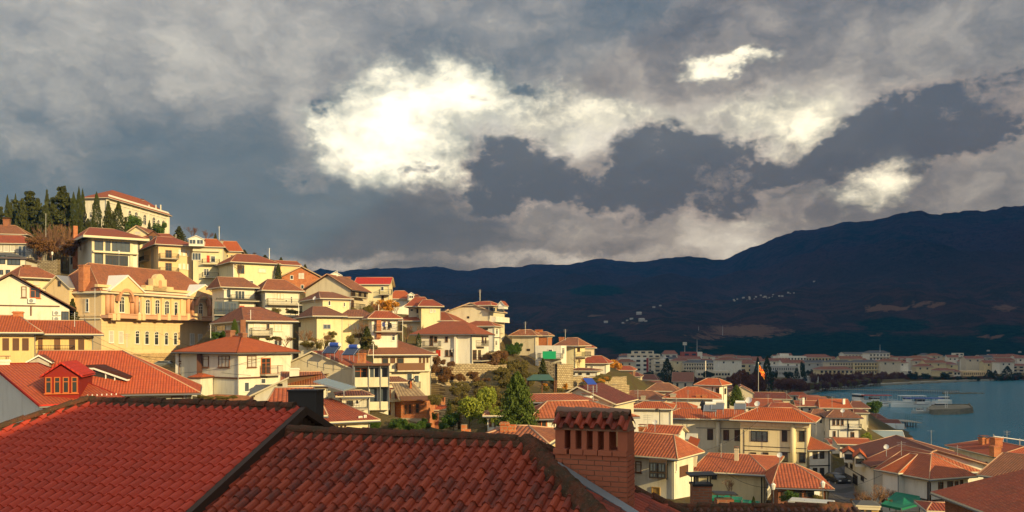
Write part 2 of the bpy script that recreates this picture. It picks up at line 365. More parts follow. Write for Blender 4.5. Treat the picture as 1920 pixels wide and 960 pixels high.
# ------------------------------------------------------------------ buildings
FOOT = []      # footprints (corners, base z) for the ground sheet
WST = {'w': (WFR, GLS, 1), 'b': (WOODB, CURT, 1), 'B': (WOODB, GLS, 1), 'n': (WOODD, GLS, 1), 's': (FASC, CURT, 1), 'g': (DKM, GLB, 3), 'G': (WFR, GLB, 2), 'k': (SHUT, SHUT, 0),
       'd': (WOODB, WOODB, 0), 'r': (DOORR, DOORR, 0), 'y': (DOORY, DOORY, 0), 'c': (WFR, CURT, 1), 'o': (ORW, GLS, 1), 'a': (WFR, GLS, 1), 'p': (GRM, GLB, 2), 'h': (BRICKD, DKM, 0), 't': (CREAM, GLS, 1)}
class B:
    def __init__(s, name, label, cat='house', group=None):
        s.name, s.label, s.cat, s.group = name, label, cat, group; s.root = None; s.walls = []
    def vol(s, xa, da, xb, db, ye, yb, yt=None, dep=None, L=None, Rr=None, ax='F', t=(.3, .7), w=CREAM, r=T_BR, o=.55, ref=None, fas=None, cap=MORT, roof=True, th=.16, ridge=.5, gut=True, deep=4.0, free=False):
        if not free:
            rf0 = ref or ('A' if da <= db else 'B'); ka, kb = (xa-CX)/FP, (xb-CX)/FP
            yw = math.atan2(db-da, kb*db-ka*da); xm = (ka+kb)/2; hi, lo_ = R(13), R(-13)
            if L is not None: hi = max(hi, -math.atan(xm)+R(18))
            if Rr is not None: lo_ = min(lo_, -math.atan(xm)-R(18))
            y2 = min(max(yw, lo_), hi)
            if L is not None: y2 = max(y2, min(-math.atan(xm)+R(12), R(48)))
            if Rr is not None: y2 = min(y2, -math.atan(xm)-R(8))
            if abs(y2-yw) > 1e-4:
                ux, uy = math.cos(y2), math.sin(y2)
                if rf0 == 'A': t_ = (kb*da-ka*da)/(ux-kb*uy); db = da+t_*uy
                else: t_ = (kb*db-ka*db)/(ux-ka*uy); da = db-t_*uy
            ref = rf0
        A = Vector(((xa-CX)/FP*da, da, 0)); Bq = Vector(((xb-CX)/FP*db, db, 0))
        u = (Bq-A); Ln = u.length; u.normalize(); bk = Vector((-u.y, u.x, 0))
        if dep is None:
            if L is not None: k = (L-CX)/FP; q = A
            else: k = (Rr-CX)/FP; q = Bq
            dep = (k*q.y-q.x)/(bk.x-k*bk.y)
            dep = min(max(dep, 2.5), 26)
        rf = ref or ('A' if da <= db else 'B'); dr = da if rf == 'A' else db
        ze, zb = zpx(ye, dr), zpx(yb, dr)
        C = (A+Bq)/2+bk*dep*ridge
        zt = zpx(yt, C.y) if yt is not None else ze
        c0, c1, c2, c3 = A, Bq, Bq+bk*dep, A+bk*dep
        if s.root is None:
            s.root = empty(s.name, (C.x, C.y, zb), s.label, s.cat, s.group)
        FOOT.append(([c0, c1, c2, c3], zb))
        Z = Vector((0, 0, 1))
        m = MB(); zt2 = max(zt, ze+.3)
        wt = ze-.02 if roof else ze
        def wallpt(p, z): return Vector((p.x, p.y, z))
        lo = zb-deep
        # closed wall prism, with gables where the roof ends in one
        gl = roof and ((ax == 'F' and t[0] <= .001)); gr = roof and (ax == 'F' and t[1] >= .999)
        gf = roof and (ax == 'S' and t[0] <= .001); gb = roof and (ax == 'S' and t[1] >= .999)
        rise = zt2-ze; gz = zt2-th*1.3-.05
        mid = {'F': (c0+c1)/2, 'B': (c2+c3)/2, 'L': c0*(1-ridge)+c3*ridge, 'R': c1*(1-ridge)+c2*ridge}
        mid['F'] = c0*(1-ridge)+c1*ridge if ax == 'S' else mid['F']; mid['B'] = c3*(1-ridge)+c2*ridge if ax == 'S' else mid['B']
        for (p, q, key, gab) in ((c0, c1, 'F', gf), (c1, c2, 'R', gr), (c2, c3, 'B', gb), (c3, c0, 'L', gl)):
            pts = [wallpt(p, lo), wallpt(q, lo), wallpt(q, wt)]
            if gab: pts.append(wallpt(mid[key], gz))
            pts.append(wallpt(p, wt)); m.face(pts)
        if not roof: m.face([wallpt(x, wt) for x in (c0, c1, c2, c3)])
        m.build('wall', w, s.root)
        vi = len(s.walls)
        s.walls.append({'F': (A, u, -bk, Ln), 'R': (c1, bk, u, dep), 'L': (c0, bk, -u, dep), 'ze': ze, 'zb': zb, 'zt': zt2, 'C': C, 'u': u, 'bk': bk, 'dep': dep, 'Ln': Ln, 'c': (c0, c1, c2, c3)})
        V = s.walls[-1]
        if roof:
            e = [c0-u*o-bk*o, c1+u*o-bk*o, c2+u*o+bk*o, c3-u*o+bk*o]
            e = [Vector((p.x, p.y, ze)) for p in e]
            Lf, Ld = Ln+2*o, dep+2*o
            if ax == 'F':
                a0 = e[0]+bk*Ld*ridge; r0 = a0+u*Lf*t[0]; r1 = a0+u*Lf*t[1]
            else:
                a0 = e[0]+u*Lf*ridge; r0 = a0+bk*Ld*t[0]; r1 = a0+bk*Ld*t[1]
            r0.z = r1.z = zt2
            rm = MB(); dn = Vector((0, 0, -th))
            if ax == 'F':
                polys = [[e[0], e[1], r1, r0], [e[2], e[3], r0, r1], [e[1], e[2], r1], [e[3], e[0], r0]]
            else:
                polys = [[e[1], e[2], r1, r0], [e[3], e[0], r0, r1], [e[0], e[1], r0], [e[2], e[3], r1]]
            if (r1-r0).length < .05: polys[0] = polys[0][:3]; polys[1] = polys[1][:3]
            loops = []
            for pl in polys:
                au = (pl[1]-pl[0]).normalized(); nn = (pl[1]-pl[0]).cross(pl[-1]-pl[0]).normalized(); av = nn.cross(au)
                if abs(nn.z) > .08:
                    rm.face(pl, 0, [((p-pl[0]).dot(au), (p-pl[0]).dot(av)) for p in pl])
                    rm.face([p+dn for p in reversed(pl)], 1)
            # rim
            rim = [e[0], e[1], e[2], e[3]]
            if ax == 'F':
                rim = [e[0], e[1]] + ([r1] if gr else []) + [e[2], e[3]] + ([r0] if gl else [])
            else:
                rim = [e[0]] + ([r0] if gf else []) + [e[1], e[2]] + ([r1] if gb else []) + [e[3]]
            for k in range(len(rim)):
                p, q = rim[k], rim[(k+1) % len(rim)]
                rm.face([p+dn, q+dn, q, p], 1)
            fm = fas or FASC
            V['roof'] = rm.build('roof', [r, fm], s.root)
            if cap:
                cm = MB()
                segs = [(r0, r1)] if (r1-r0).length > .1 else []
                ends = {'F': ((e[0], r0, gl), (e[3], r0, gl), (e[1], r1, gr), (e[2], r1, gr)), 'S': ((e[0], r0, gf), (e[1], r0, gf), (e[2], r1, gb), (e[3], r1, gb))}[ax]
                for p, q, isg in ends: segs.append((p, q))
                for p, q in segs:
                    cm.tube(p, q, .062, n=6)
                cm.build('ridge_tiles', cap, s.root, smooth=True)
            if gut:
                gm = MB(); e2 = [p+Vector((0, 0, -th-.01)) for p in e]
                sides = [(0, 1), (1, 2), (3, 0)]
                for i, j in sides:
                    if (i, j) == (0, 1) and gf or (i, j) == (1, 2) and gr or (i, j) == (3, 0) and gl: continue
                    gm.tube(e2[i], e2[j], .07, n=5)
                # a downpipe at the near corners
                for cc_ in (c1,):
                    q = cc_-bk*.09+u*.09
                    gm.tube((q.x, q.y, zb-1), (q.x, q.y, ze-th), .05, n=5)
                gm.build('gutter', GRM, s.root)
            # cornice band under the eaves
            if fm is not FASB:
                km = MB()
                for key in ('F', 'R', 'L'):
                    if (key == 'F' and gf) or (key == 'R' and gr) or (key == 'L' and gl): continue
                    q, dd, nn, ll = V[key]
                    km.obox(Vector((q.x, q.y, ze-th-.30))-dd*.0+nn*.0, dd*ll, nn*.14, (0, 0, .26))
                km.build('cornice', fm, s.root)
        return s
    def ray(s, wall, px, vi=-1):
        q, d, n, l = s.walls[vi][wall]; k = (px-CX)/FP
        t = (k*q.y-q.x)/(d.x-k*d.y); return t, q.y+t*d.y
    def rect(s, wall, r, vi):
        x0, y0, x1, y1 = r; t0, d0 = s.ray(wall, x0, vi); t1, d1 = s.ray(wall, x1, vi)
        if t0 > t1: t0, t1 = t1, t0
        d = (d0+d1)/2; return t0, t1, zpx(y1, d), zpx(y0, d)
    def win(s, wall, st, *rects, v=-1, name=None, label=None):
        q, d, n, l = s.walls[v][wall]
        for r in rects:
            s.win_m(wall, st, *s.rect(wall, r, v), v=v, name=name, label=label)
        return s
    def win_m(s, wall, st, t0, t1, z0, z1, v=-1, name=None, label=None):
        q, d, n, l = s.walls[v][wall]; fm, pm, mu = WST[st]
        o = Vector((q.x, q.y, 0)); wd, ht = t1-t0, z1-z0
        if wd < .15 or ht < .15: return
        fw = min(.09, wd*.16)
        def pt(t, z, e): return o+d*t+n*e+Vector((0, 0, z))
        m = MB()
        solid = mu == 0
        nm = name or ('door' if st in 'dry' else 'shutter' if st == 'k' else 'window')
        pr = .09
        m.obox(pt(t0, z0, -.05), d*fw, n*(pr+.05), (0, 0, ht)); m.obox(pt(t1-fw, z0, -.05), d*fw, n*(pr+.05), (0, 0, ht))
        m.obox(pt(t0+fw, z1-fw, -.05), d*(wd-2*fw), n*(pr+.05), (0, 0, fw)); m.obox(pt(t0+fw, z0, -.05), d*(wd-2*fw), n*(pr+.05), (0, 0, fw))
        if not solid:
            k = max(1, min(6, round(wd/.75))) if mu != 3 else max(2, round(wd/.9))
            for i in range(1, k):
                tt = t0+wd*i/k; m.obox(pt(tt-.035, z0+fw, 0), d*.07, n*.07, (0, 0, ht-2*fw))
            if ht > 1.0 and st not in 'gGp': m.obox(pt(t0+fw, z0+ht*.68, 0), d*(wd-2*fw), n*.06, (0, 0, .05))
            if ht > .7 and st not in 'gGpdkn': m.obox(pt(t0-.08, z0-.07, 0), d*(wd+.16), n*.16, (0, 0, .07))
        else:
            k = max(1, int(ht/.11)) if st == 'k' else 2
            for i in range(1, k): m.obox(pt(t0+fw, z0+ht*i/k-.02, .03), d*(wd-2*fw), n*.03, (0, 0, .04))
        if st == 'a':  # arched head
            c = pt((t0+t1)/2, z1, 0); rr = wd/2
            pts = [c+d*(rr*math.cos(x))+Vector((0, 0, rr*math.sin(x)))+n*pr for x in [math.pi*i/8 for i in range(9)]]
            for i in range(8): m.tube(pts[i], pts[i+1], .06, n=4)
            m.tube(c+n*pr, c+n*pr+Vector((0, 0, rr)), .03, n=4)
        w = m.build(nm, fm, s.root)
        if label: w['label'] = label
        p = MB(); p.obox(pt(t0+fw*.5, z0+fw*.5, -.03), d*(wd-fw), n*(.03+.035), (0, 0, ht-fw))
        if st == 'a':
            rr = wd/2-.02; c = pt((t0+t1)/2, z1-.05, .03)
            p.face([c+d*(rr*math.cos(x))+Vector((0, 0, rr*math.sin(x))) for x in [math.pi*i/8 for i in range(9)]])
        p.build('pane' if not solid else 'panel', pm, w)
    def band(s, wall, y, x0, x1, mt, th=.16, pr=.06, v=-1, name='wall_band'):
        t0, d0 = s.ray(wall, x0, v); t1, d1 = s.ray(wall, x1, v); q, d, n, l = s.walls[v][wall]
        z = zpx(y, (d0+d1)/2); m = MB()
        m.obox(Vector((q.x, q.y, z-th/2))+d*min(t0, t1), d*abs(t1-t0), n*pr, (0, 0, th)); m.build(name, mt, s.root); return s
    def post(s, wall, x, y0, y1, mt, w=.16, pr=.08, v=-1, name='corner_trim', rnd_=False):
        t0, d0 = s.ray(wall, x, v); q, d, n, l = s.walls[v][wall]; m = MB()
        if rnd_:
            c = Vector((q.x, q.y, 0))+d*t0+n*(w*.3); m.tube((c.x, c.y, zpx(y1, d0)), (c.x, c.y, zpx(y0, d0)), w/2, n=14)
        else: m.obox(Vector((q.x, q.y, zpx(y1, d0)))+d*(t0-w/2), d*w, n*pr, (0, 0, zpx(y0, d0)-zpx(y1, d0)))
        m.build(name, mt, s.root, smooth=rnd_); return s
    def balc(s, wall, x0, x1, yf, h=.95, dp=1.1, mt=CONC, rail='bars', rmat=DKM, v=-1, slab=.18):
        t0, d0 = s.ray(wall, x0, v); t1, d1 = s.ray(wall, x1, v); q, d, n, l = s.walls[v][wall]
        if t0 > t1: t0, t1 = t1, t0
        z = zpx(yf, (d0+d1)/2); o = Vector((q.x, q.y, z)); m = MB()
        m.obox(o+d*t0+Vector((0, 0, -slab)), d*(t1-t0), n*dp, (0, 0, slab)); bo = m.build('balcony', mt, s.root)
        m = MB(); A, Bq, Cq, D = o+d*t0, o+d*t0+n*(dp-.06), o+d*t1+n*(dp-.06), o+d*t1
        H = Vector((0, 0, h))
        for p, qq in ((A, Bq), (Bq, Cq), (Cq, D)):
            if rail == 'solid':
                e = (qq-p).normalized(); m.obox(p+Vector((0, 0, .0)), qq-p, Vector((-e.y, e.x, 0))*.07, H)
            else:
                m.tube(p+H, qq+H, .035, n=4); m.tube(p+H*.12, qq+H*.12, .02, n=4)
                k = max(2, int((qq-p).length/(.16 if rail == 'bars' else .8)))
                for i in range(k+1):
                    x = p+(qq-p)*i/k; m.tube(x, x+H, .016 if rail == 'bars' else .03, n=3, cap=False)
        m.build('railing', rmat, bo); return s
    def chim(s, px, yt, w=.7, fr=.5, mt=BRICKD, cap='plate', v=-1, d=None):
        V = s.walls[v]; u, bk = V['u'], V['bk']
        A = V['c'][0]+bk*V['dep']*fr; k = (px-CX)/FP
        t = (k*A.y-A.x)/(u.x-k*u.y); p = A+u*t; zt = zpx(yt, p.y); zb = V['ze']
        m = MB(); yaw = math.atan2(u.y, u.x)
        zc = (zt+zb)/2; m.box((p.x, p.y, zc), w, w*.8, zt-zb, yaw=yaw)
        m.box((p.x, p.y, zt-.12), w*1.18, w*.98, .12, yaw=yaw)
        c = m.build('chimney', mt, V.get('roof') or s.root)
        if cap:
            m = MB()
            for a in (-1, 1):
                for b_ in (-1, 1):
                    q = p+u*(a*w*.38)+bk*(b_*w*.28); m.tube((q.x, q.y, zt), (q.x, q.y, zt+.22), .03, n=4)
            m.box((p.x, p.y, zt+.25), w*1.1, w*.95, .06, yaw=yaw); m.build('chimney_cap', MORTD, c)
        return s
    def dorm(s, xl, xr, ysill, yeave, yapex, d, ln=2.2, w=CREAM, r=T_RD, st='w', wins=1, yaw=None, v=-1, trim=WFR):
        V = s.walls[v]; u, bk = V['u'], V['bk']
        if yaw is not None: u = Vector((math.cos(yaw), math.sin(yaw), 0)); bk = Vector((-u.y, u.x, 0))
        A = P(xl, ysill, d); k = (xr-CX)/FP; t = (k*A.y-A.x)/(u.x-k*u.y)
        z0, z1, z2 = A.z, zpx(yeave, d), zpx(yapex, d); Bq = A+u*t
        def at(p, z): return Vector((p.x, p.y, z))
        lo = z0-.35; m = MB(); mid = (A+Bq)/2
        f = [at(A, lo), at(Bq, lo), at(Bq, z1), at(mid, z2-.1), at(A, z1)]; bq = [p+bk*ln for p in f]
        m.face(f); m.face(list(reversed(bq)))
        for i in range(5):
            j = (i+1) % 5; m.face([f[i], bq[i], bq[j], f[j]])
        D = m.build('dormer', w, s.root)
        m = MB(); ov = .25
        eL = at(A, z1)-u*ov-bk*ov+Vector((0, 0, -.12)); eR = at(Bq, z1)+u*ov-bk*ov+Vector((0, 0, -.12)); rp = at(mid, z2)-bk*ov; bb = bk*(ln+ov)
        up = Vector((0, 0, .13))
        for p, q in ((eL, rp), (rp, eR)):
            wv = (q-p).length
            m.face([p+up, q+up, q+up+bb, p+up+bb], 0, [(0, 0), (0, wv), (ln, wv), (ln, 0)]); m.face([p, p+bb, q+bb, q], 1)
            m.face([p, q, q+up, p+up], 1); m.face([p, p+up, p+up+bb, p+bb], 1)
        m.build('dormer_roof', [r, trim], D)
        s.walls.append({'D': (A, u, -bk, t), 'F': (A, u, -bk, t), 'ze': z1, 'zb': z0, 'c': (A, Bq, Bq, A), 'u': u, 'bk': bk, 'dep': ln})
        if wins:
            g0 = .12
            for i in range(wins):
                a = t*(i+.0)/wins+g0*.6; b_ = t*(i+1)/wins-g0*.6
                s.win_m('D', st, a, b_, z0+.05, z1-.08)
        s.walls.pop(); return s
    def ac(s, wall, x, y, v=-1):
        t, d_ = s.ray(wall, x, v); q, d, n, l = s.walls[v][wall]; z = zpx(y, d_); m = MB()
        c = Vector((q.x, q.y, z))+d*t; m.obox(c-d*.42-Vector((0, 0, .3)), d*.84, n*.34, (0, 0, .6))
        a = m.build('air_conditioner', WFR, s.root); m = MB(); f = c+n*.35-d*.08
        m.tube(f, f+n*.02, .24, n=12); m.build('fan_grille', GRM, a); return s
def heater(px, py, d, label, yaw=-.5, sc=1.0, tank=GTANK, coll=COLL, group=None):
    p = P(px, py, d); e = empty('solar_water_heater', p, label, 'solar heater', group)
    u = Vector((math.cos(yaw), math.sin(yaw), 0)); n = Vector((u.y, -u.x, 0)); Z = Vector((0, 0, 1)); o = p
    m = MB(); c = o+Z*1.15*sc+n*(-.35*sc); m.tube(c-u*.75*sc, c+u*.75*sc, .28*sc, n=14); m.build('tank', tank, e, smooth=False)
    m = MB()
    for k in (-1, 1): m.tube(c+u*(k*.6*sc), c+u*(k*.76*sc), .285*sc, n=14)
    m.build('tank_end', WFR, e)
    a = o+Z*.15*sc+n*1.15*sc; b = o+Z*1.0*sc-n*.15*sc; m = MB(); m.obox(a-u*.95*sc, u*1.9*sc, b-a, (b-a).cross(u).normalized()*.09); m.build('collector', coll, e)
    m = MB()
    for k in (-.85, .85):
        m.tube(a+u*k*sc, b+u*k*sc+(0*Z), .035, n=4); m.tube(c+u*k*.8*sc, o+u*k*.8*sc-n*.4*sc-Z*.6, .035, n=4); m.tube(a+u*k*sc, a+u*k*sc-Z*.8, .03, n=4)
    m.build('frame', STEEL, e); return e
def dish(px, py, d, label, r=.45, az_=-.6):
    p = P(px, py, d); e = empty('satellite_dish', p, label, 'satellite dish')
    m = MB(); ax = Vector((math.sin(az_), -math.cos(az_), .5)).normalized(); a = ax.orthogonal().normalized(); b = ax.cross(a); N = 16; c = p+Vector((0, 0, .5))
    rings = []
    for i in range(5):
        f = i/4; rings.append([c+ax*(f*f*.22*r)+a*(r*f*math.cos(2*math.pi*k/N))+b*(r*f*math.sin(2*math.pi*k/N)) for k in range(N)])
    for i in range(4):
        for k in range(N):
            j = (k+1) % N; m.face([rings[i][k], rings[i][j], rings[i+1][j], rings[i+1][k]] if i else [rings[0][0], rings[1][j], rings[1][k]])
    m.build('reflector', WFR, e); m = MB(); m.tube(c-ax*.05, p-Vector((0, 0, .6)), .04, n=5); m.tube(c-b*r*.9, c+ax*r*.9, .02, n=4); m.build('mast', STEEL, e); return e
def antenna(px, yt, yb, d, label, arms=4):
    p = P(px, yb, d); t = P(px, yt, d); e = empty('antenna_mast', p, label, 'antenna'); m = MB(); m.tube(p-Vector((0, 0, .5)), t, .035, n=5); m.build('mast', STEEL, e); m = MB()
    for i in range(arms):
        z = t.z-.15-i*.22; m.tube((t.x-.5+.04*i, t.y+.1, z), (t.x+.5-.04*i, t.y-.1, z), .018, n=3)
    m.tube((t.x, t.y-.3, t.z-.3), (t.x, t.y+.3, t.z-.3), .02, n=3); m.build('aerial', STEEL, e); return e
# ------------------------------------------------------------------ plants
LM = {'cyp': leafmat('cypress foliage', (.016, .030, .008), (.075, .085, .018)), 'con': leafmat('dark conifer foliage', (.020, .030, .010), (.080, .085, .022)),
      'fir': leafmat('mid green fir foliage', (.028, .055, .010), (.12, .16, .03)), 'grn': leafmat('green bush foliage', (.02, .05, .01), (.09, .15, .025)),
      'yel': leafmat('yellow green foliage', (.11, .15, .015), (.32, .34, .05)), 'orn': leafmat('orange autumn foliage', (.35, .14, .015), (.70, .32, .04)),
      'olv': leafmat('olive shrub foliage', (.07, .065, .018), (.22, .17, .05)), 'brn': leafmat('brown dry foliage', (.09, .045, .018), (.24, .12, .05)),
      'red': leafmat('reddish twig foliage', (.07, .03, .02), (.16, .07, .045)), 'far': leafmat('far dark foliage', (.015, .03, .018), (.04, .06, .03))}
def leaves(pts, size, nrm_bias, seed, name, mat, rot=1.0):
    rs = np.random.RandomState(seed); n = len(pts); pts = np.asarray(pts, float)
    a = rs.normal(size=(n, 3)); a /= np.linalg.norm(a, axis=1)[:, None]
    b = rs.normal(size=(n, 3)); b -= a*(a*b).sum(1)[:, None]; b /= np.linalg.norm(b, axis=1)[:, None]
    s = size*(.6+.8*rs.rand(n))[:, None]
    if nrm_bias: a[:, 2] *= nrm_bias; 
    v = np.empty((n, 4, 3)); v[:, 0] = pts-a*s; v[:, 1] = pts+b*s*.6; v[:, 2] = pts+a*s; v[:, 3] = pts-b*s*.6
    me = bpy.data.meshes.new(name); me.from_pydata(v.reshape(-1, 3).tolist(), [], np.arange(n*4).reshape(-1, 4).tolist()); me.materials.append(mat); return me
def crown_pts(kind, n, rs):
    th = rs.rand(n)*2*np.pi; out = []
    if kind == 'cyp':
        h = rs.rand(n)**.9; prof = np.sin(np.clip(h*.93+.07, 0, 1)**.75*np.pi)**.7*.5*(1-.25*h); prof = np.maximum(prof, .02)
        lump = 1+.16*np.sin(th*3+h*17)+.12*np.sin(th*5-h*29)
        r = prof*lump*(.62+.42*np.sqrt(rs.rand(n))); z = .02+h*.97
    elif kind == 'con':
        lay = 11; k = rs.randint(0, lay, n); h = (k+rs.rand(n)**2*.9)/lay; R0 = (1-k/lay)**.8*.5*(.78+.3*np.sin(th*4+k*2.1))
        r = R0*(rs.rand(n)**.55); z = .08+h*.92-.10*r
    elif kind == 'cedar':
        lay = 8; k = rs.randint(0, lay, n); base = (k+.3)/lay
        R0 = (.32+.2*np.sin(k*1.7))*(1.15-k/lay*.75)*(.7+.4*np.sin(th*3+k*1.9)); r = R0*rs.rand(n)**.5; z = .12+base*.85+rs.normal(size=n)*.018+.05*r
    else:
        nb = 9; c = rs.rand(nb, 3); c[:, 0:2] = (c[:, 0:2]-.5)*.62; c[:, 2] = .30+c[:, 2]*.48; rr = .13+rs.rand(nb)*.12
        k = rs.randint(0, nb, n); d = rs.normal(size=(n, 3)); d /= np.linalg.norm(d, axis=1)[:, None]
        q = c[k]+d*(rr[k]*(.55+.5*rs.rand(n)))[:, None]; return q
    return np.stack([r*np.cos(th), r*np.sin(th), z], 1)
def twig_mesh(seed, dense=5, name='branches', up=.5, mat=TWIG, thin=.0035):
    rr = random.Random(seed); m = MB()
    def br(p, d, l, r, lev):
        q = p+d*l; m.tube(p, q, r, r*.6, n=4 if lev < 2 else 3, cap=False)
        if lev >= dense: return
        for _ in range(3 if lev < 4 else 2):
            nd = (d+Vector((rr.uniform(-1, 1), rr.uniform(-1, 1), rr.uniform(-.5, .8)+up*.2))*.72).normalized()
            br(p+d*l*rr.uniform(.45, 1), nd, l*rr.uniform(.6, .82), max(r*.58, thin), lev+1)
    for k in range(3):
        a = k*2.1+rr.random(); br(Vector((0, 0, .12)), Vector((math.cos(a)*.45, math.sin(a)*.45, 1)).normalized(), .26, .016, 1)
    xs = [v[0] for v in m.v]; zs = [v[2] for v in m.v]; sx = max(max(xs), -min(xs))*2; sz = max(zs)
    m.v = [(x/sx, y/sx, z/sz) for x, y, z in m.v]
    me = bpy.data.meshes.new(name); me.from_pydata(m.v, [], m.f); me.materials.append(mat); return me
TR = {}
def tree_proto(kind, var):
    key = (kind, var)
    if key in TR: return TR[key]
    rs = np.random.RandomState(var*17+len(kind))
    t = MB()
    if kind in ('bare', 'barer'):
        me = twig_mesh(var+3, 6 if kind == 'bare' else 6, mat=TWIG if kind == 'bare' else TWIGR); t.tube((0, 0, -.05), (0, 0, .2), .028, .018, n=7)
    else:
        n, sz, pk = {'cyp': (4200, .030, 'cyp'), 'con': (4200, .036, 'con'), 'cedar': (4200, .034, 'cedar'), 'fir': (15000, .020, 'cyp2'), 'far': (900, .06, 'ball'), 'farc': (900, .05, 'cyp')}.get(kind, (3200, .034, 'ball'))
        if pk == 'cyp2':
            th = rs.rand(n)*2*np.pi; h = rs.rand(n)**1.1
            k = np.floor(h*15+th/6.28*3); prof = (1-h)**.62*.50*(1-.5*np.exp(-h*14)); prof *= (1+.20*np.sin(th*5+k*1.3)+.15*np.sin(th*9-h*31))
            r = prof*(.5+.55*rs.rand(n)); pts = np.stack([r*np.cos(th), r*np.sin(th), .03+h*.97], 1)
        else: pts = crown_pts(pk, n, rs)
        mt = {'cyp': 'cyp', 'con': 'con', 'cedar': 'con', 'fir': 'fir', 'far': 'far', 'farc': 'far'}.get(kind, kind)
        me = leaves(pts, sz, 0, var+5, 'crown', LM[mt]); t.tube((0, 0, -.08), (0, 0, .75), .022, .008, n=7)
        for k in range(6):
            a = k*1.1; t.tube((0, 0, .2+k*.08), (math.cos(a)*.2, math.sin(a)*.2, .36+k*.08), .01, .004, n=4)
    tm = bpy.data.meshes.new('trunk'); tm.from_pydata([v for v in t.v], [], t.f); tm.materials.append(BARK)
    TR[key] = (me, tm); return TR[key]
NMK = {'cyp': 'cypress_tree', 'con': 'conifer_tree', 'cedar': 'cedar_tree', 'fir': 'conifer_tree', 'bare': 'bare_tree', 'barer': 'bare_tree', 'far': 'tree', 'farc': 'conifer_tree'}
_tv = [0]
def tree(kind, px, yb, yt, wpx, d, label, cat='tree', group=None, name=None, var=None):
    _tv[0] += 1; var = (_tv[0] % 3) if var is None else var
    me, tm = tree_proto(kind, var); p = P(px, yb, d); h = (yb-yt)/FP*d; w = wpx/FP*d
    e = empty(name or NMK.get(kind, 'bush' if cat != 'tree' else 'tree'), p, label, cat, group); e.scale = (w, w, h); e.rotation_euler = (0, 0, rnd.uniform(0, 6.28))
    c = bpy.data.objects.new('crown', me); COL.objects.link(c); c.parent = e
    t = bpy.data.objects.new('trunk', tm); COL.objects.link(t); t.parent = e
    return e
def bush(kind, px, yb, yt, wpx, d, label, group=None): return tree(kind, px, yb, yt, wpx, d, label, 'bush', group, name='bush')
# ------------------------------------------------------------------ the two roofs right in front of the camera
def fgtile(name, c1, c2, dirt, dcol, amt=.5):
    m, g, b = newmat(name); uv = g.n('ShaderNodeTexCoord').outputs['UV']; ob = g.n('ShaderNodeTexCoord').outputs['Object']
    s = g.n('ShaderNodeSeparateXYZ'); g.put(s.inputs[0], uv); cc = g.n('ShaderNodeCombineXYZ'); g.put(cc.inputs[0], g.m('FLOOR', s.outputs[0])); g.put(cc.inputs[1], g.m('FLOOR', s.outputs[1]))
    wn = g.n('ShaderNodeTexWhiteNoise', noise_dimensions='2D'); g.put(wn.inputs[0], cc.outputs[0])
    n1 = g.noise(ob, .7, 6, .7); n2 = g.noise(ob, 7, 6, .72); n3 = g.noise(ob, 60, 3, .6)
    col = g.mix(wn.outputs[0], c4(c1), c4(c2))
    dk = g.m('MULTIPLY', g.rng(g.m('ADD', g.m('ADD', g.m('MULTIPLY', n1, .45), g.m('MULTIPLY', n2, .45)), g.m('MULTIPLY', wn.outputs[0], .14)), .50, .66), dirt)
    col = g.mix(dk, col, c4(dcol)); col = g.mix(g.m('MULTIPLY', n3, .3), col, c4(c2, .6))
    col = g.mix(g.m('MULTIPLY', g.rng(n2, .70, .78), amt), col, (.30, .24, .17, 1))
    setb(b, g, col, .62, 0, .35, g.m('ADD', g.m('MULTIPLY', n2, .5), g.m('MULTIPLY', n3, .4)), .008, .5); return m
FT1 = fgtile('foreground smooth red tiles', (.56, .062, .026), (.50, .054, .023), .18, (.14, .045, .03), .12)
FT2 = fgtile('foreground old barrel tiles', (.42, .074, .030), (.26, .044, .023), .85, (.10, .04, .028), .4)
MOSS = None
def _moss():
    m, g, b = newmat('mossy lichen mortar'); t = g.n('ShaderNodeTexCoord').outputs['Object']
    n = g.noise(t, 4, 6, .75); n2 = g.noise(t, 22, 5, .7)
    col = g.mix(g.rng(n, .35, .65), (.17, .06, .035, 1), (.075, .055, .035, 1)); col = g.mix(g.m('MULTIPLY', g.rng(n2, .58, .72), .6), col, (.28, .22, .14, 1))
    setb(b, g, col, .95, 0, .1, g.m('ADD', n2, n), .04, 1); return m
MOSS = _moss()
Z3 = Vector((0, 0, 1))
PROF = {'S': [(0, 0), (.07, .022), (.19, .050), (.34, .062), (.49, .050), (.61, .020), (.70, .004), (.85, -.004), (1, 0)],
        'O': [(0, -.012), (.04, .032), (.16, .072), (.31, .088), (.46, .072), (.58, .032), (.62, -.012), (.80, -.022), (1, -.012)]}
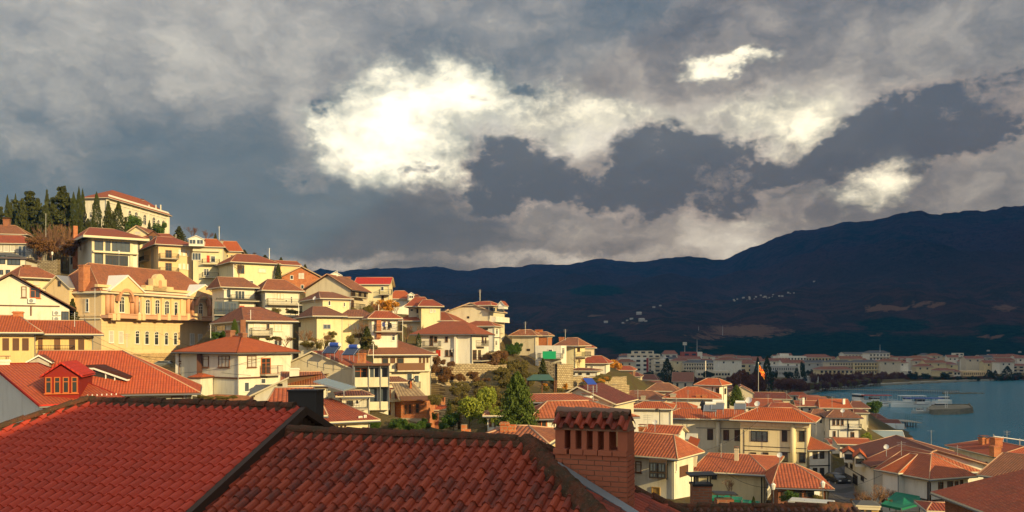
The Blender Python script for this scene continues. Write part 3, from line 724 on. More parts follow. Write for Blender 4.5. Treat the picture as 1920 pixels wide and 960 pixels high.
def tile_patch(O, r, dn, nn, u0, u1, v0, v1, test, cw, rl, style, mat, parent, seed=1, jit=.004, name='roof'):
    rr = random.Random(seed); m = MB(); pf = PROF[style]
    nu, nv = int((u1-u0)/cw)+1, int((v1-v0)/rl)+1
    for j in range(nv):
        for i in range(nu):
            ua, va = u0+i*cw, v0+j*rl
            if not test(ua+cw/2, va+rl/2): continue
            js, jv, jt = rr.uniform(-jit, jit), rr.uniform(-jit, jit)*2, rr.uniform(-1, 1)*jit*1.5
            rows = []
            for (vv, hh, tp) in ((va-.02, .0, .93), (va+rl*.5, .012, .97), (va+rl+jv+.015, .026, 1.0)):
                rows.append([O+r*(ua+cw*(.31+(x-.31)*tp)+js+jt*(vv-va))+dn*vv+nn*(h*tp+hh) for x, h in pf])
            for a in range(2):
                for k in range(len(pf)-1):
                    q = [(i+pf[k][0]*.98+.01, j+.1+.4*a), (i+pf[k+1][0]*.98+.01, j+.1+.4*a), (i+pf[k+1][0]*.98+.01, j+.5+.4*a), (i+pf[k][0]*.98+.01, j+.5+.4*a)]
                    m.face([rows[a][k], rows[a][k+1], rows[a+1][k+1], rows[a+1][k]][::-1], 0, q[::-1])
            lip = [p-nn*.024 for p in rows[2]]
            for k in range(len(pf)-1):
                q = [(i+.5, j+.5)]*4
                m.face([rows[2][k], lip[k], lip[k+1], rows[2][k+1]], 0, q)
    return m.build(name, mat, parent, smooth=False)
def caps(m, p, q, rad, ln, seed, sag=.0, jit=.02):
    """a run of half-round ridge tiles, each one overlapping the next"""
    rr = random.Random(seed); d = (q-p); n = max(1, int(d.length/ln)); d.normalize(); side = d.cross(Z3).normalized(); up = side.cross(d)
    for i in range(n+1):
        a = p+d*(i*ln)+side*rr.uniform(-jit, jit)+up*rr.uniform(-jit, jit)*.6; b = a+d*ln*1.12; ra, rb = rad*1.12, rad*.9
        pa = [a+side*(ra*math.cos(t))+up*(ra*math.sin(t)) for t in [math.pi*k/8 for k in range(9)]]
        pb = [b+side*(rb*math.cos(t))+up*(rb*math.sin(t)) for t in [math.pi*k/8 for k in range(9)]]
        for k in range(8): m.face([pa[k], pb[k], pb[k+1], pa[k+1]])
        ia = [x*1.0 for x in pa]; ctr = a
        m.face([ctr]+pa[::1])
def lumps(m, p, q, wdt, hgt, seed, step=.09):
    """rough mortar bed under the ridge tiles"""
    rr = random.Random(seed); d = (q-p); n = int(d.length/step); d.normalize(); side = d.cross(Z3).normalized(); up = side.cross(d)
    rows = []
    for i in range(n+1):
        a = p+d*(i*step); w = wdt*rr.uniform(.75, 1.2); rows.append([a+side*(w*x)+up*(hgt*y*rr.uniform(.7, 1.25)) for x, y in ((-1, -.6), (-.8, .15), (-.4, .7), (0, .9), (.4, .7), (.8, .15), (1, -.6))])
    for i in range(n):
        for k in range(6): m.face([rows[i][k], rows[i][k+1], rows[i+1][k+1], rows[i+1][k]])
YA, SL = R(20), R(24)
r_ = Vector((math.cos(YA), -math.sin(YA), 0)); h_ = Vector((math.sin(YA), math.cos(YA), 0))
dn_ = -(h_*math.cos(SL))-Z3*math.sin(SL); nn_ = (Z3*math.cos(SL)-h_*math.sin(SL))
# --- left house
K1 = P(562, 766, 18.0)
fh1 = empty('tiled_house', (K1.x-3, K1.y-2.5, 16), 'nearest house at bottom left with a smooth dark red tiled slope and dark bargeboard', 'house')
LR = 5.5
tile_patch(K1, -r_, dn_, nn_, 0.0, 13, .0, 6.6, lambda u, v: u < LR+v*math.cos(SL)*1.0, .222, .283, 'S', FT1, fh1, 3, .002)
m = MB(); e0 = K1-nn_*.03
m.face([e0, e0-r_*LR, e0-r_*(LR+6.2)+dn_*6.6, e0+dn_*6.6]); bk0 = -dn_+2*(dn_.z)*Z3   # the far slope
fd = h_*math.cos(SL)-Z3*math.sin(SL)
m.face([e0+r_*.05, e0+fd*6+r_*.05, e0+fd*6-r_*(LR+6), e0-r_*LR]); m.face([e0-r_*LR, e0-r_*(LR+6)+fd*6, e0-r_*(LR+6.2)+dn_*6.6])
m.build('roof_deck', T_MA, fh1)
m = MB(); caps(m, K1-r_*.1+nn_*.04, K1-r_*LR+nn_*.03, .10, .33, 4); hipd = (-r_-h_)*math.cos(SL)+Vector((0, 0, -math.sin(SL))); hipe = K1-r_*LR+hipd*4.2
caps(m, K1-r_*LR+Z3*.05, hipe+Z3*.05, .10, .33, 5); m.build('ridge_tiles', MOSS, fh1, smooth=False)
m = MB(); lumps(m, K1-r_*.05-Z3*.0, K1-r_*LR, .17, .07, 6); lumps(m, K1-r_*LR-Z3*.02, hipe-Z3*.02, .18, .08, 7); m.build('ridge_mortar', MOSS, fh1)
m = MB(); m.obox(K1+r_*.02-nn_*.16+Z3*.02, r_*.12, dn_*6.8, nn_*.17); m.obox(K1+r_*.02-Z3*.10, r_*.12, fd*3.4, Z3*.15)
m.build('bargeboard', WOODD, fh1)
m = MB(); m.obox(K1+r_*.02+dn_*.35-nn_*.38, r_*.05, dn_*6.4, nn_*.22)
m.build('verge_board', WOODD, fh1)
# thin metal trim running down the verge
m = MB(); m.obox(K1+r_*.16+dn_*.55-nn_*.36, r_*.03, dn_*6.2, nn_*.045); m.build('flashing', STEEL, fh1)
m = MB(); gq = K1-r_*.02; N = 26
for i in range(-N, N):
    t0 = i*.14; d_ = -h_ if i < 0 else h_; x = abs(t0+.07)
    a = gq+h_*t0; top = K1.z-.12-x*math.tan(SL)
    m.obox(Vector((a.x, a.y, K1.z-6)), h_*.132, r_*.03, (0, 0, max(.1, top-(K1.z-6))))
m.build('gable_wall', WOODD, fh1)
m = MB(); c = K1-r_*.1; m.obox(Vector((c.x, c.y, 12))-h_*5.2, h_*10.4, -r_*11, (0, 0, 11.5)); m.build('wall', BEIGE, fh1)
# --- right house
K2 = P(530, 812, 17.45); LR2 = None
k = (990-CX)/FP; tt = (k*K2.y-K2.x)/(r_.x-k*r_.y); E2 = K2+r_*tt; LR2 = tt
fh2 = empty('tiled_house', (K2.x+3, K2.y-2, 15.5), 'nearest house at bottom centre with old barrel tiles and the big brick chimney', 'house')
hb2 = r_*1.0-h_*1.0
SLR = R(33)
tile_patch(K2, r_, dn_, nn_, .02, 11, .0, 6.2, lambda u, v: u < LR2+v*math.cos(SL)*.93, .215, .33, 'O', FT2, fh2, 9, .009)
m = MB(); e0 = K2-nn_*.05; hipL = 6.0
Hd = (r_*.93-h_)*math.cos(SL)-Z3*math.sin(SL)   # the near hip
Hend = E2+Hd*6.0
m.face([e0, E2-nn_*.05, Hend-nn_*.05, e0+dn_*6.0][::-1])
Bk = E2+(h_*1.15+r_*.85)*5*math.cos(SL)-Z3*5*math.sin(SL)
m.build('roof_deck', T_MA, fh2)
# right-hand face of the hip
Q = P(1275, 966, 16.2)
a_, b_ = Hend-E2, Q-E2; fn = a_.cross(b_).normalized(); fn = fn if fn.z > 0 else -fn
rr_ = fn.cross(Z3).normalized(); fdn = (fn.cross(rr_)); fdn = fdn if fdn.z < 0 else -fdn; rr_ = rr_ if rr_.dot(-Hd) < 0 else -rr_
def inface(u, v):
    p = rr_*u+fdn*v; q = Vector((p.x, p.y)); a2, b2 = Vector((a_.x, a_.y)), Vector((b_.x, b_.y)); dt = a2.x*b2.y-a2.y*b2.x
    s, t = (q.x*b2.y-q.y*b2.x)/dt, (a2.x*q.y-a2.y*q.x)/dt
    return s > -.01 and t > -.01 and s+t < 1.9
tile_patch(E2, rr_, fdn, fn, -9, 9, 0, 7, inface, .215, .33, 'O', FT2, fh2, 12, .009, 'hip_slope')
m = MB(); m.face([E2-fn*.05, E2+a_*1.2-fn*.05, E2+b_*1.5-fn*.05]); m.build('hip_deck', T_MA, fh2)
m = MB(); caps(m, K2+r_*.1+nn_*.06, E2-r_*.4+nn_*.06, .105, .34, 14, jit=.02); caps(m, E2+Z3*.08, Hend+Z3*.08, .115, .36, 15, jit=.04)
caps(m, E2+Z3*.05, E2+b_+Z3*.05, .10, .36, 16, jit=.03); m.build('ridge_tiles', MOSS, fh2)
m = MB(); lumps(m, K2+r_*.05-Z3*.02, E2, .20, .10, 17); lumps(m, E2+Z3*.02, Hend+Z3*.02, .22, .19, 18, .06); lumps(m, K2+r_*.1+Z3*.02, E2, .15, .14, 40, .06); lumps(m, E2-Z3*.03, E2+b_, .16, .1, 19); m.build('ridge_mortar', MOSS, fh2)
m = MB(); m.obox(Vector((K2.x, K2.y, 12))-h_*5+r_*.1, h_*9.5, r_*12.5, (0, 0, 10.5)); m.build('wall', BEIGE, fh2)
# --- big brick chimney
CD = 14.7; c0 = P(1041, 850, CD); cw_ = 1.215; cdp = .52; cu, cb = r_, h_
FBR = [flat('chimney brick', (.48, .15, .078), .9, var=.5, sc=9), plaster('chimney mortar', (.30, .15, .09), .5)]
m = MB(); rr = random.Random(5); ch = .083; ztop = c0.z; nrow = 20
for j in range(nrow):
    z = ztop-ch*(j+1); off = .5 if j % 2 else 0; bl = cw_/4.5
    for (O_, d_, L_, inn) in ((c0, cu, cw_, cb), (c0+cu*cw_, cb, cdp, -cu)):
        x = -off*bl
        while x < L_-.01:
            xa, xb = max(0, x)+.006, min(L_, x+bl)-.006
            if xb-xa > .03: m.obox(Vector((O_.x, O_.y, z+.006))+d_*xa-inn*(.012+rr.uniform(-.004, .006)), d_*(xb-xa), inn*.1, (0, 0, ch-.014))
            x += bl
br_ = m.build('chimney', FBR[0], fh2)
tag(br_, 'big brick chimney with tiled cap')
m = MB(); m.obox(Vector((c0.x, c0.y, ztop-ch*nrow))+cu*.004+cb*.004, cu*(cw_-.008), cb*cdp, (0, 0, ch*nrow-.005)); m.build('mortar_core', FBR[1], br_)
zs = ztop; m = MB()
for i in range(5):   # projecting sill course
    m.obox(Vector((c0.x, c0.y, zs))+cu*(cw_*i/5+.008-.03*(i == 0))-cb*.045, cu*(cw_/5-.014), cb*(cdp+.09), (0, 0, .085))
m.build('sill_course', FBR[0], br_)
zo = zs+.085; ho = .31; m = MB()
pw_ = .085; gap_ = (cw_-.18*2-4*pw_)/5; x = 0
xs = [(0, .16)]; x = .16
for i in range(4): x += gap_; xs.append((x, pw_)); x += pw_
xs.append((cw_-.16, .16))
for (xx, ww) in xs:
    for dd in (0, cdp-.12):
        if ww > .1 and dd > 0: continue
        m.obox(Vector((c0.x, c0.y, zo))+cu*xx+cb*dd, cu*ww, cb*(.12 if ww < .1 else cdp), (0, 0, ho))
m.build('pier', FBR[0], br_)
zr = zo+ho; m = MB(); m.obox(Vector((c0.x, c0.y, zr))-cu*.02-cb*.02, cu*(cw_+.04), cb*(cdp+.04), (0, 0, .03)); m.build('cap_slab', FBR[1], br_)
csl = R(32); cdn = -cb*math.cos(csl)-Z3*math.sin(csl); cnn = Z3*math.cos(csl)-cb*math.sin(csl); top = Vector((c0.x, c0.y, zr))+cb*(cdp/2)+Z3*.25-cu*.03
tile_patch(top, cu, cdn, cnn, 0, cw_+.02, 0.02, .33, lambda u, v: True, .178, .36, 'O', FT2, br_, 21, .008, 'cap_tiles')
cdn2 = cb*math.cos(csl)-Z3*math.sin(csl); cnn2 = Z3*math.cos(csl)+cb*math.sin(csl); tile_patch(top+cu*(cw_+.04), -cu, cdn2, cnn2, 0, cw_+.02, 0.02, .33, lambda u, v: True, .178, .36, 'O', FT2, br_, 22, .008, 'cap_tiles')
m = MB(); p1, p2, p3 = Vector((c0.x, c0.y, zr+.03))+cu*(cw_+.0), Vector((c0.x, c0.y, zr+.03))+cu*(cw_+0)+cb*cdp, top+cu*(cw_+.03)-Z3*.02
m.face([p1, p2, p3]); m.face([p1-cu*cw_, p2-cu*cw_, p3-cu*cw_]); m.face([p1, p3, p3-cu*cw_, p1-cu*cw_]); m.build('cap_core', FBR[1], br_)
m = MB(); caps(m, top+Z3*.02, top+cu*(cw_-.26)+Z3*.02, .085, .3, 24, jit=.012); m.build('cap_ridge', MORTD, br_)
m = MB(); lumps(m, top-cu*.02, top+cu*(cw_+.03), .17, .085, 25, .05); m.build('cap_mortar', MOSS, br_)
# metal flashing strip where the chimney meets the tiles
m = MB()
fa, fb_ = P(1045, 868, CD-.12), P(1196, 962, CD-.55)
m.obox(fa, fb_-fa, Vector((.02, -.12, -.12)), fn*.03); m.build('flashing', GRM, br_)
# --- small chimney with a metal hood, on the dark old roof to its right
fh3 = empty('tiled_house', P(1450, 1040, 30), 'near house whose dark mossy ridge just shows beneath the hooded chimney', 'house')
r3, h3_ = Vector((1, 0.02, 0)).normalized(), Vector((-.02, 1, 0)).normalized()
K3 = P(1335, 953, 29); s3 = R(22); dn3 = -h3_*math.cos(s3)-Z3*math.sin(s3); nn3 = Z3*math.cos(s3)-h3_*math.sin(s3)
FT3 = fgtile('darker old tiles', (.14, .06, .04), (.09, .045, .034), .9, (.05, .035, .028), .4)  # darker tile colours than the other near roofs
tile_patch(K3, r3, dn3, nn3, -.9, 4.6, 0, 3.2, lambda u, v: True, .22, .33, 'O', FT3, fh3, 31, .012)
m = MB(); m.face([K3-r3*1.0-nn3*.04, K3+r3*4.6-nn3*.04, K3+r3*4.6+dn3*4, K3-r3*1.0+dn3*4][::-1]); fd3 = h3_*math.cos(s3)-Z3*math.sin(s3)
m.face([K3-r3*1.0, K3+r3*4.6, K3+r3*4.6+fd3*4, K3-r3*1.0+fd3*4]); m.build('roof_deck', T_MA, fh3)
m = MB(); caps(m, K3-r3*1.2+Z3*.06, K3+r3*4.4+Z3*.06, .11, .36, 33, jit=.04); m.build('ridge_tiles', MOSS, fh3)
m = MB(); lumps(m, K3-r3*1.0, K3+r3*4.6, .2, .16, 34, .07); m.build('ridge_mortar', MOSS, fh3)
m = MB(); m.obox(Vector((K3.x-1.2, K3.y-3.5, 12)), (5.6, 0, 0), (0, 7, 0), (0, 0, K3.z-1.7-12)); m.build('wall', BEIGE, fh3)
q = P(1300, 912, 29.5); m = MB(); m.obox(Vector((q.x, q.y, q.z-3)), (.62, 0, 0), (0, .55, 0), (0, 0, 3)); c_ = m.build('chimney', BRICKD, fh3)
m = MB()
m.obox((q.x-.03, q.y-.03, q.z), (.68, 0, 0), (0, .61, 0), (0, 0, .07))
for a in (.04, .58):
    for b__ in (.05, .5): m.tube((q.x+a, q.y+b__, q.z), (q.x+a, q.y+b__, q.z+.33), .018, n=5)
m.obox((q.x-.13, q.y-.13, q.z+.33), (.9, 0, .03), (0, .8, 0), (0, 0, .05)); m.build('metal_hood', DKM, c_)
q = P(1345, 937, 33); m = MB(); m.obox(Vector((q.x, q.y, q.z-1.6)), (.62, 0, 0), (0, .5, 0), (0, 0, 1.6)); c_ = m.build('chimney', BRICKD, fh3)
m = MB()
for a in (.04, .56): m.tube((q.x+a, q.y+.2, q.z), (q.x+a, q.y+.2, q.z+.2), .018, n=5)
m.obox((q.x-.1, q.y-.1, q.z+.2), (.85, 0, -.03), (0, .7, 0), (0, 0, .04)); m.build('metal_hood', DKM, c_)
# --- tall dark flue box rising behind the gable
q = P(540, 734, 30); m = MB(); e = empty('flue_box', (q.x+.5, q.y+.4, 22), 'tall dark slate clad flue box rising behind the dark gable', 'chimney')
m.obox(Vector((q.x, q.y, 22)), Vector((.97, -.05, 0)), Vector((.1, .7, 0)), (0, 0, q.z-22)); m.build('flue_body', flat('dark slate cladding', (.045, .04, .035), .85), e)
m = MB(); m.obox(Vector((q.x-.03, q.y-.03, q.z)), Vector((1.03, -.05, 0)), Vector((.1, .77, 0)), (0, 0, .05)); m.build('flue_rim', DKM, e)
# --- house added out of frame beside the viewpoint to shade the near roofs
m = MB(); e = empty('added_shade_house', (27, -3, 14), 'added unseen tall house right of the viewpoint that shades the near roofs', 'house')
m.obox((18, -24, 10), (14, 0, 0), (0, 32, 0), (0, 0, 28)); m.build('wall', CREAM, e)
m = MB(); q = [Vector(x) for x in ((17.4, -24.6, 38), (32.6, -24.6, 38), (32.6, 8.6, 38), (17.4, 8.6, 38))]; a1, a2 = Vector((25, -17, 41)), Vector((25, 1, 41))
for f in ([q[0], q[1], a1], [q[1], q[2], a2, a1], [q[2], q[3], a2], [q[3], q[0], a1, a2], [q[3], q[2], q[1], q[0]]): m.face(f)
m.build('roof', T_RD, e)
# ------------------------------------------------------------------ the hill, from the top left downwards
b = B('palace', 'long pale stone palace with a red hip roof behind cypresses on the hilltop', 'palace')
b.vol(200, 233, 316, 266, 371, 450, 366, L=158, w=PALE, r=T_RD, t=(.25, .75), o=.8, cap=None, free=True)
b.win('F', 'a', (268, 408, 274, 422), (285, 413, 291, 425), (294, 417, 299, 427), (303, 419, 309, 430), (240, 400, 246, 413), (252, 403, 258, 417), (220, 394, 226, 408))
b.win('L', 'a', (161, 401, 164, 410), (168, 400, 173, 408), (184, 399, 189, 408)).band('F', 384, 203, 315, WFR, .5, .2).band('F', 396, 203, 315, WFR, .2, .15).chim(265, 375, 1.2, .5, CONC)
b.post('F', 201, 373, 450, PALE, 1.2, .25).post('F', 315, 400, 455, PALE, 1.0, .25).band('F', 434, 203, 315, WFR, .3, .15)
for x in (229, 246, 262, 279, 292, 301): b.post('F', x, 384, 440, PALE, .5, .12, name='pilaster')
b = B('house', 'yellow house with a weathered brown roof and chimney at the top left edge'); b.vol(-60, 205, 48, 208, 437, 462, 422, dep=9, w=LEMON, r=T_BR).chim(13, 411, 1.4, .5, BRICKD).win('F', 's', (2, 442, 10, 450), (26, 443, 36, 449))
b = B('house', 'grey green house with a low red hip roof and three white windows, left edge'); b.vol(-60, 190, 62, 192, 455, 505, 441, dep=8, w=GREY, r=T_RD)
b.win('F', 'c', (-3, 457, 3, 471), (7, 457, 16, 472), (19, 458, 27, 472)).win('F', 'G', (34, 461, 49, 482)).balc('F', 30, 63, 483, 1, 1.4, CONC)
b = B('house', 'white house with a dark rimmed sloping roof and large black windows at left edge'); b.vol(-50, 172, 47, 176, 482, 535, 474, dep=8, w=PALE, r=T_GR, fas=FASB, t=(.0, .6), cap=None)
b.win('F', 'g', (-8, 478, 10, 495), (14, 481, 38, 497), (-4, 506, 6, 515), (11, 506, 19, 516), (23, 507, 31, 516))
b = B('house', 'low cream house with an old brown hip roof behind the white gabled house'); b.vol(44, 165, 100, 172, 520, 550, 500, L=10, w=LEMON, r=T_OL, o=1.2).win('F', 's', (62, 527, 74, 534)).chim(50, 497, 1.2, .5, BRICKD, None)
b = B('villa', 'large brick and glass villa with a red hip roof and two floors of windows', 'villa')
b.vol(172, 190, 258, 192, 443, 515, 428, L=130, w=PALE, r=T_RD, o=2.0, th=.5)
b.win('F', 'g', (163+14, 448, 194, 470), (196, 450, 207, 474), (210, 452, 244, 476), (177, 476, 193, 497)).win('F', 'n', (196, 479, 240, 498)).band('F', 474, 173, 257, FASC, .4, 1.0, name='balcony_slab')
b.post('F', 174, 446, 500, CREAM, .5, .3, name='column').post('F', 195, 446, 500, CREAM, .4, .3, name='column').post('F', 246, 450, 500, CREAM, .6, .3, name='column')
b.win('L', 'g', (133, 452, 140, 468), (133, 482, 138, 495)).win('L', 'w', (150, 450, 153, 470)).post('L', 145, 424, 505, BRICK, 1.0, .9, name='brick_pier')
b = B('house', 'small cream gabled house with a white window peeping above the glass villa'); b.vol(240, 212, 274, 212, 437, 460, 427, dep=8, ax='S', t=(0, 1), w=LEMON, r=T_BR).win('F', 's', (253, 434, 264, 440))
b = B('house', 'house with a dark wooden dormer and red roof behind the balcony block'); b.vol(262, 208, 330, 216, 448, 480, 438, dep=10, w=LEMON, r=T_RD)
b.dorm(278, 298, 452, 441, 433, 206, 3, WOODB, T_MA, 'B', 2, trim=FASB)
# apartment block with balconies
b = B('apartment_block', 'beige apartment block with two stacks of iron balconies below the palace', 'apartment block')
b.vol(297, 195, 360, 199, 458, 535, 444, L=262, w=OCHRE, r=T_RD, o=.9)
b.win('F', 's', (334, 468, 340, 479), (342, 468, 348, 480), (350, 469, 356, 481), (334, 494, 340, 505), (342, 494, 348, 505), (350, 495, 356, 506)).win('F', 'B', (310, 469, 322, 484), (310, 493, 322, 509))
b.balc('F', 298, 333, 485, 1, 1.6, CONC).balc('F', 298, 333, 511, 1, 1.6, CONC).win('L', 'w', (266, 470, 270, 480), (266, 498, 270, 508)).balc('L', 268, 280, 490, 1, 1.2, CONC).post('L', 286, 460, 520, CONC, 2.0, .15, name='stair_panel')
b = B('house', 'cream house with a white gabled dormer on its red roof'); b.vol(362, 197, 418, 203, 462, 532, 448, dep=10, w=LEMON, r=T_OR, t=(0, .7)).win('F', 'G', (360, 474, 377, 488)).win('F', 'r', (388, 479, 393, 492))
b.win('F', 'w', (382, 504, 392, 517), (395, 470+10, 404, 492)).balc('F', 380, 412, 495, 1, 1.5, CREAM).band('F', 470, 362, 412, FASC, .5, .6).dorm(354, 382, 458, 448, 442, 195, 3, WFR, T_OR, 'G', 2).balc('F', 380, 410, 520, 1, 1.3, CREAM)
b = B('house', 'house under a long red roof stepping down the ridge behind the dormer house'); b.vol(384, 214, 452, 222, 470, 500, 452, dep=9, w=OCHRE, r=T_OR, t=(.0, .8)).win('F', 't', (411, 474, 418, 482), (423, 477, 428, 483), (432, 478, 438, 484)).chim(415, 452, .9, .4, CONC)
b = B('house', 'yellow house with a broad red brown hip roof and a small white window'); b.vol(438, 188, 517, 193, 491, 535, 477, L=410, w=LEMON, r=T_RD, o=.9)
b.win('F', 's', (484, 503, 499, 511)).win('F', 'n', (445, 497, 458, 513)).win('F', 'w', (460, 526, 475, 533)).post('F', 438, 492, 530, GRM, .2, .1).post('F', 515, 497, 528, GRM, .2, .1)
b = B('house', 'olive brown house with a red sloping roof and skylight on the ridge'); b.vol(526, 212, 560, 226, 496, 530, 489, L=512, w=OCHRE, r=T_RD, t=(0, 1))
b = B('brick_house', 'bare red brick house with a gable and two white windows near the ridge'); b.vol(527, 205, 603, 211, 520, 560, 503, dep=12, ax='S', t=(0, 1), w=BRICK, r=T_RD)
b.win('F', 'c', (560, 512, 564, 522), (565, 512, 570, 522)).win('F', 'w', (544, 516, 550, 524), (564, 534, 570, 542)).dorm(618, 640, 524, 516, 510, 200, 3, WFR, T_RD, 'w', 2, trim=WFR)
b = B('house', 'beige house with a bare grey gable wall and side balconies near the ridge'); b.vol(573, 176, 657, 168, 543, 590, 517, Rr=690, ax='S', t=(0, 1), w=BEIGE, r=T_BR, fas=FASB)
b.win('R', 'B', (658, 541, 666, 556), (672, 545, 677, 558), (682, 548, 686, 560), (658, 563, 663, 577)).balc('R', 656, 678, 557, 1, 1.3, CONC).balc('R', 656, 674, 580, 1, 1.3, CONC)
b = B('house', 'yellow house with a bright scarlet roof on the ridge against the mountain'); b.vol(668, 190, 728, 196, 533, 578, 520, Rr=736, w=LEMON, r=T_BRT, t=(.0, 1)).win('F', 'w', (714, 537, 720, 545)).win('F', 'B', (715, 554, 720, 565)).balc('F', 712, 735, 552, 1, 1.4, CONC).chim(653, 519, 1, .5, BRICK, None)
b = B('house', 'white house with a clean red hip roof right of the scarlet roofed one'); b.vol(733, 214, 773, 216, 560, 590, 545, dep=9, w=WHITE, r=T_OR).win('F', 'w', (762, 565, 767, 570)).dorm(766, 776, 560, 553, 549, 211, 3, WFR, T_RD)
b = B('house', 'small dark red roofed house peeping out behind the white house'); b.vol(772, 226, 790, 228, 562, 580, 552, dep=7, w=BEIGE, r=T_MA)
b = B('house', 'cream house with two crossed red hip roofs on the ridge'); b.vol(766, 190, 800, 190, 574, 605, 557, dep=10, w=CREAM, r=T_RD, o=.8).vol(790, 185, 825, 187, 574, 600, 562, dep=9, w=LEMON, r=T_RD, o=.8)
b.win('F', 'c', (806, 579, 811, 586), (813, 580, 817, 586)).win('F', 'n', (770, 580, 774, 583), (781, 580, 788, 587), v=0)
b = B('shed', 'low white shed with a sloping roof between the ridge houses', 'shed'); b.vol(828, 205, 852, 212, 590, 600, 581, dep=8, w=WHITE, r=T_GR, t=(0, 1), ax='S')
b = B('house', 'tall cream house with a strip of black windows and a roof solar panel'); b.vol(842, 205, 916, 193, 583, 612, 570, Rr=946, w=CREAM, r=T_RD, ax='S', t=(0, 1), ref='B', ridge=.55)
b.vol(872, 200, 918, 193, 572, 590, 565, Rr=945, w=CREAM, r=T_RD, o=.5, ref='B').win('F', 'g', (878, 574, 915, 581)).win('R', 'g', (918, 574, 928, 583), (931, 576, 944, 585)).win('F', 'n', (876, 593, 880, 597), v=0)
b.win('R', 'w', (920, 594, 924, 602), (928, 594, 932, 602), v=0).balc('R', 917, 944, 603, 1, 1.5, WHITE, 'solid', WHITE, v=0).dorm(934, 945, 576, 573, 565, 190, 3, WFR, T_RD, 'w', 1)
b = B('house', 'cream house under a wide brown roof with two pale chimneys'); b.vol(744, 190, 846, 186, 601, 640, 585, dep=12, w=CREAM, r=T_RD, ref='B', o=.9).chim(786, 591, .8, .15, CONC, None).chim(804, 591, .8, .15, CONC, None)
b = B('house', 'tall white house with blue grey corner trims behind the big white house'); b.vol(868, 193, 925, 185, 611, 660, 602, Rr=938, w=WHITE, r=T_RD, ref='B').win('F', 'n', (905, 614, 915, 619)).win('R', 'w', (929, 616, 933, 627), (928, 638, 932, 648)).band('R', 633, 925, 938, GRM, .2).post('R', 926, 612, 655, GRM, .25).post('R', 937, 612, 655, GRM, .25)
b = B('house', 'cream boxy house with a brown hip roof right of the shrubs'); b.vol(960, 203, 1003, 200, 629, 668, 618, Rr=1010, w=BEIGE, r=T_BR, ref='B', o=.7).win('F', 'n', (972, 654, 978, 658), (988, 654, 994, 658))
b = B('brick_house', 'narrow bare orange brick house with twin chimneys beside a cream house'); b.vol(1004, 208, 1026, 205, 629, 650, 622, dep=6, w=BRICK, r=T_BR).chim(1008, 618, 1, .5, BRICK, None).chim(1013, 618, 1, .5, BRICK, None).win('F', 'h', (1006, 634, 1010, 645))
b = B('terrace_house', 'flat roofed white house with a green screened terrace on the slope'); b.vol(1004, 192, 1052, 188, 648, 685, roof=False, Rr=1062, w=WHITE, ref='B').win('F', 'G', (1028, 655, 1036, 662)).win('R', 'w', (1053, 652, 1058, 664)).balc('F', 1014, 1056, 671, 1.0, 2.2, CONC)
m = MB(); q, d, n, l = b.walls[0]['F']; o_ = P(1017, 670, 186)-Z3*.3; m.obox(o_-Vector((0, 1.2, 0)), P(1042, 670, 186)-P(1017, 670, 186), (0, .06, 0), (0, 0, 1.6)); m.build('green_screen', GREENS, b.root)
b = B('house', 'yellow two storey house with a brown hip roof at the end of the hill'); b.vol(1050, 196, 1078, 194, 648, 692, 633, Rr=1097, w=LEMON, r=T_BR, o=1.2, ref='B').win('R', 'B', (1082, 650, 1087, 659)).balc('R', 1078, 1096, 668, 1, 1.6, CONC).chim(1053, 632, 1, .5, BRICK, None)
b = B('house', 'house with a weathered dark red roof stepping down behind the yellow house'); b.vol(1086, 215, 1114, 218, 652, 680, 641, dep=8, w=BEIGE, r=T_RD)
b = B('house', 'low white house with a maroon hip roof and antenna below the ridge end'); b.vol(1090, 208, 1135, 205, 681, 700, 667, dep=9, w=WHITE, r=T_RD, o=.8, ref='B').win('F', 'w', (1096, 686, 1102, 690), (1108, 686, 1112, 690))
b = B('house', 'red brown house right of the orange tree'); b.vol(1158, 232, 1186, 230, 694, 712, 686, dep=8, w=BRICKD, r=T_RD)
b = B('house', 'low row of white walled sheds under a dark red roof above the terraces'); b.vol(1066, 185, 1118, 182, 695, 706, 690, dep=6, w=WHITE, r=T_MA, ref='B').win('F', 'n', (1072, 697, 1078, 703), (1085, 697, 1091, 703), (1100, 697, 1106, 703))
# second row
b = B('house', 'cream house with wide glazed balconies under a long brown roof'); b.vol(420, 162, 477, 167, 538, 580, 520, L=398, w=PALE, r=T_BR, o=.9, t=(.1, .75)).win('F', 'G', (406+18, 542, 433, 558), (440, 545, 459, 562)).balc('F', 430, 484, 564, 1, 1.5, CONC)
b.win('F', 'p', (424, 564, 440, 586)).win('F', 'r', (449, 573, 458, 581)).ac('F', 421, 538+2).band('F', 561, 405, 478, DKM, .3, .3).chim(420, 524, .8, .5, BRICKD)
b = B('glass_annex', 'blue grey glazed annex beside the balcony house', 'annex'); b.vol(402, 158, 446, 160, 565, 600, roof=False, dep=4, w=flat('blue grey steel panel', (.10, .13, .15), .5)).win('F', 'p', (408, 566, 418, 585), (420, 566, 430, 590), (431, 568, 444, 588)).balc('F', 402, 446, 590, 1, .8, CONC)
b = B('house', 'cream house with a tiled hip roof and a long front terrace'); b.vol(498, 163, 560, 166, 544, 592, 524, L=476, w=PALE, r=T_OL, o=.9).win('F', 's', (514, 551, 518, 559), (520, 550, 525, 561), (526, 550, 532, 561)).win('F', 'w', (545, 556, 548, 569), (535, 562, 538, 566)).win('F', 'b', (537, 576, 548, 585)).balc('F', 500, 564, 571, 1, 1.4, CONC).post('F', 498, 545, 590, GRM, .2)
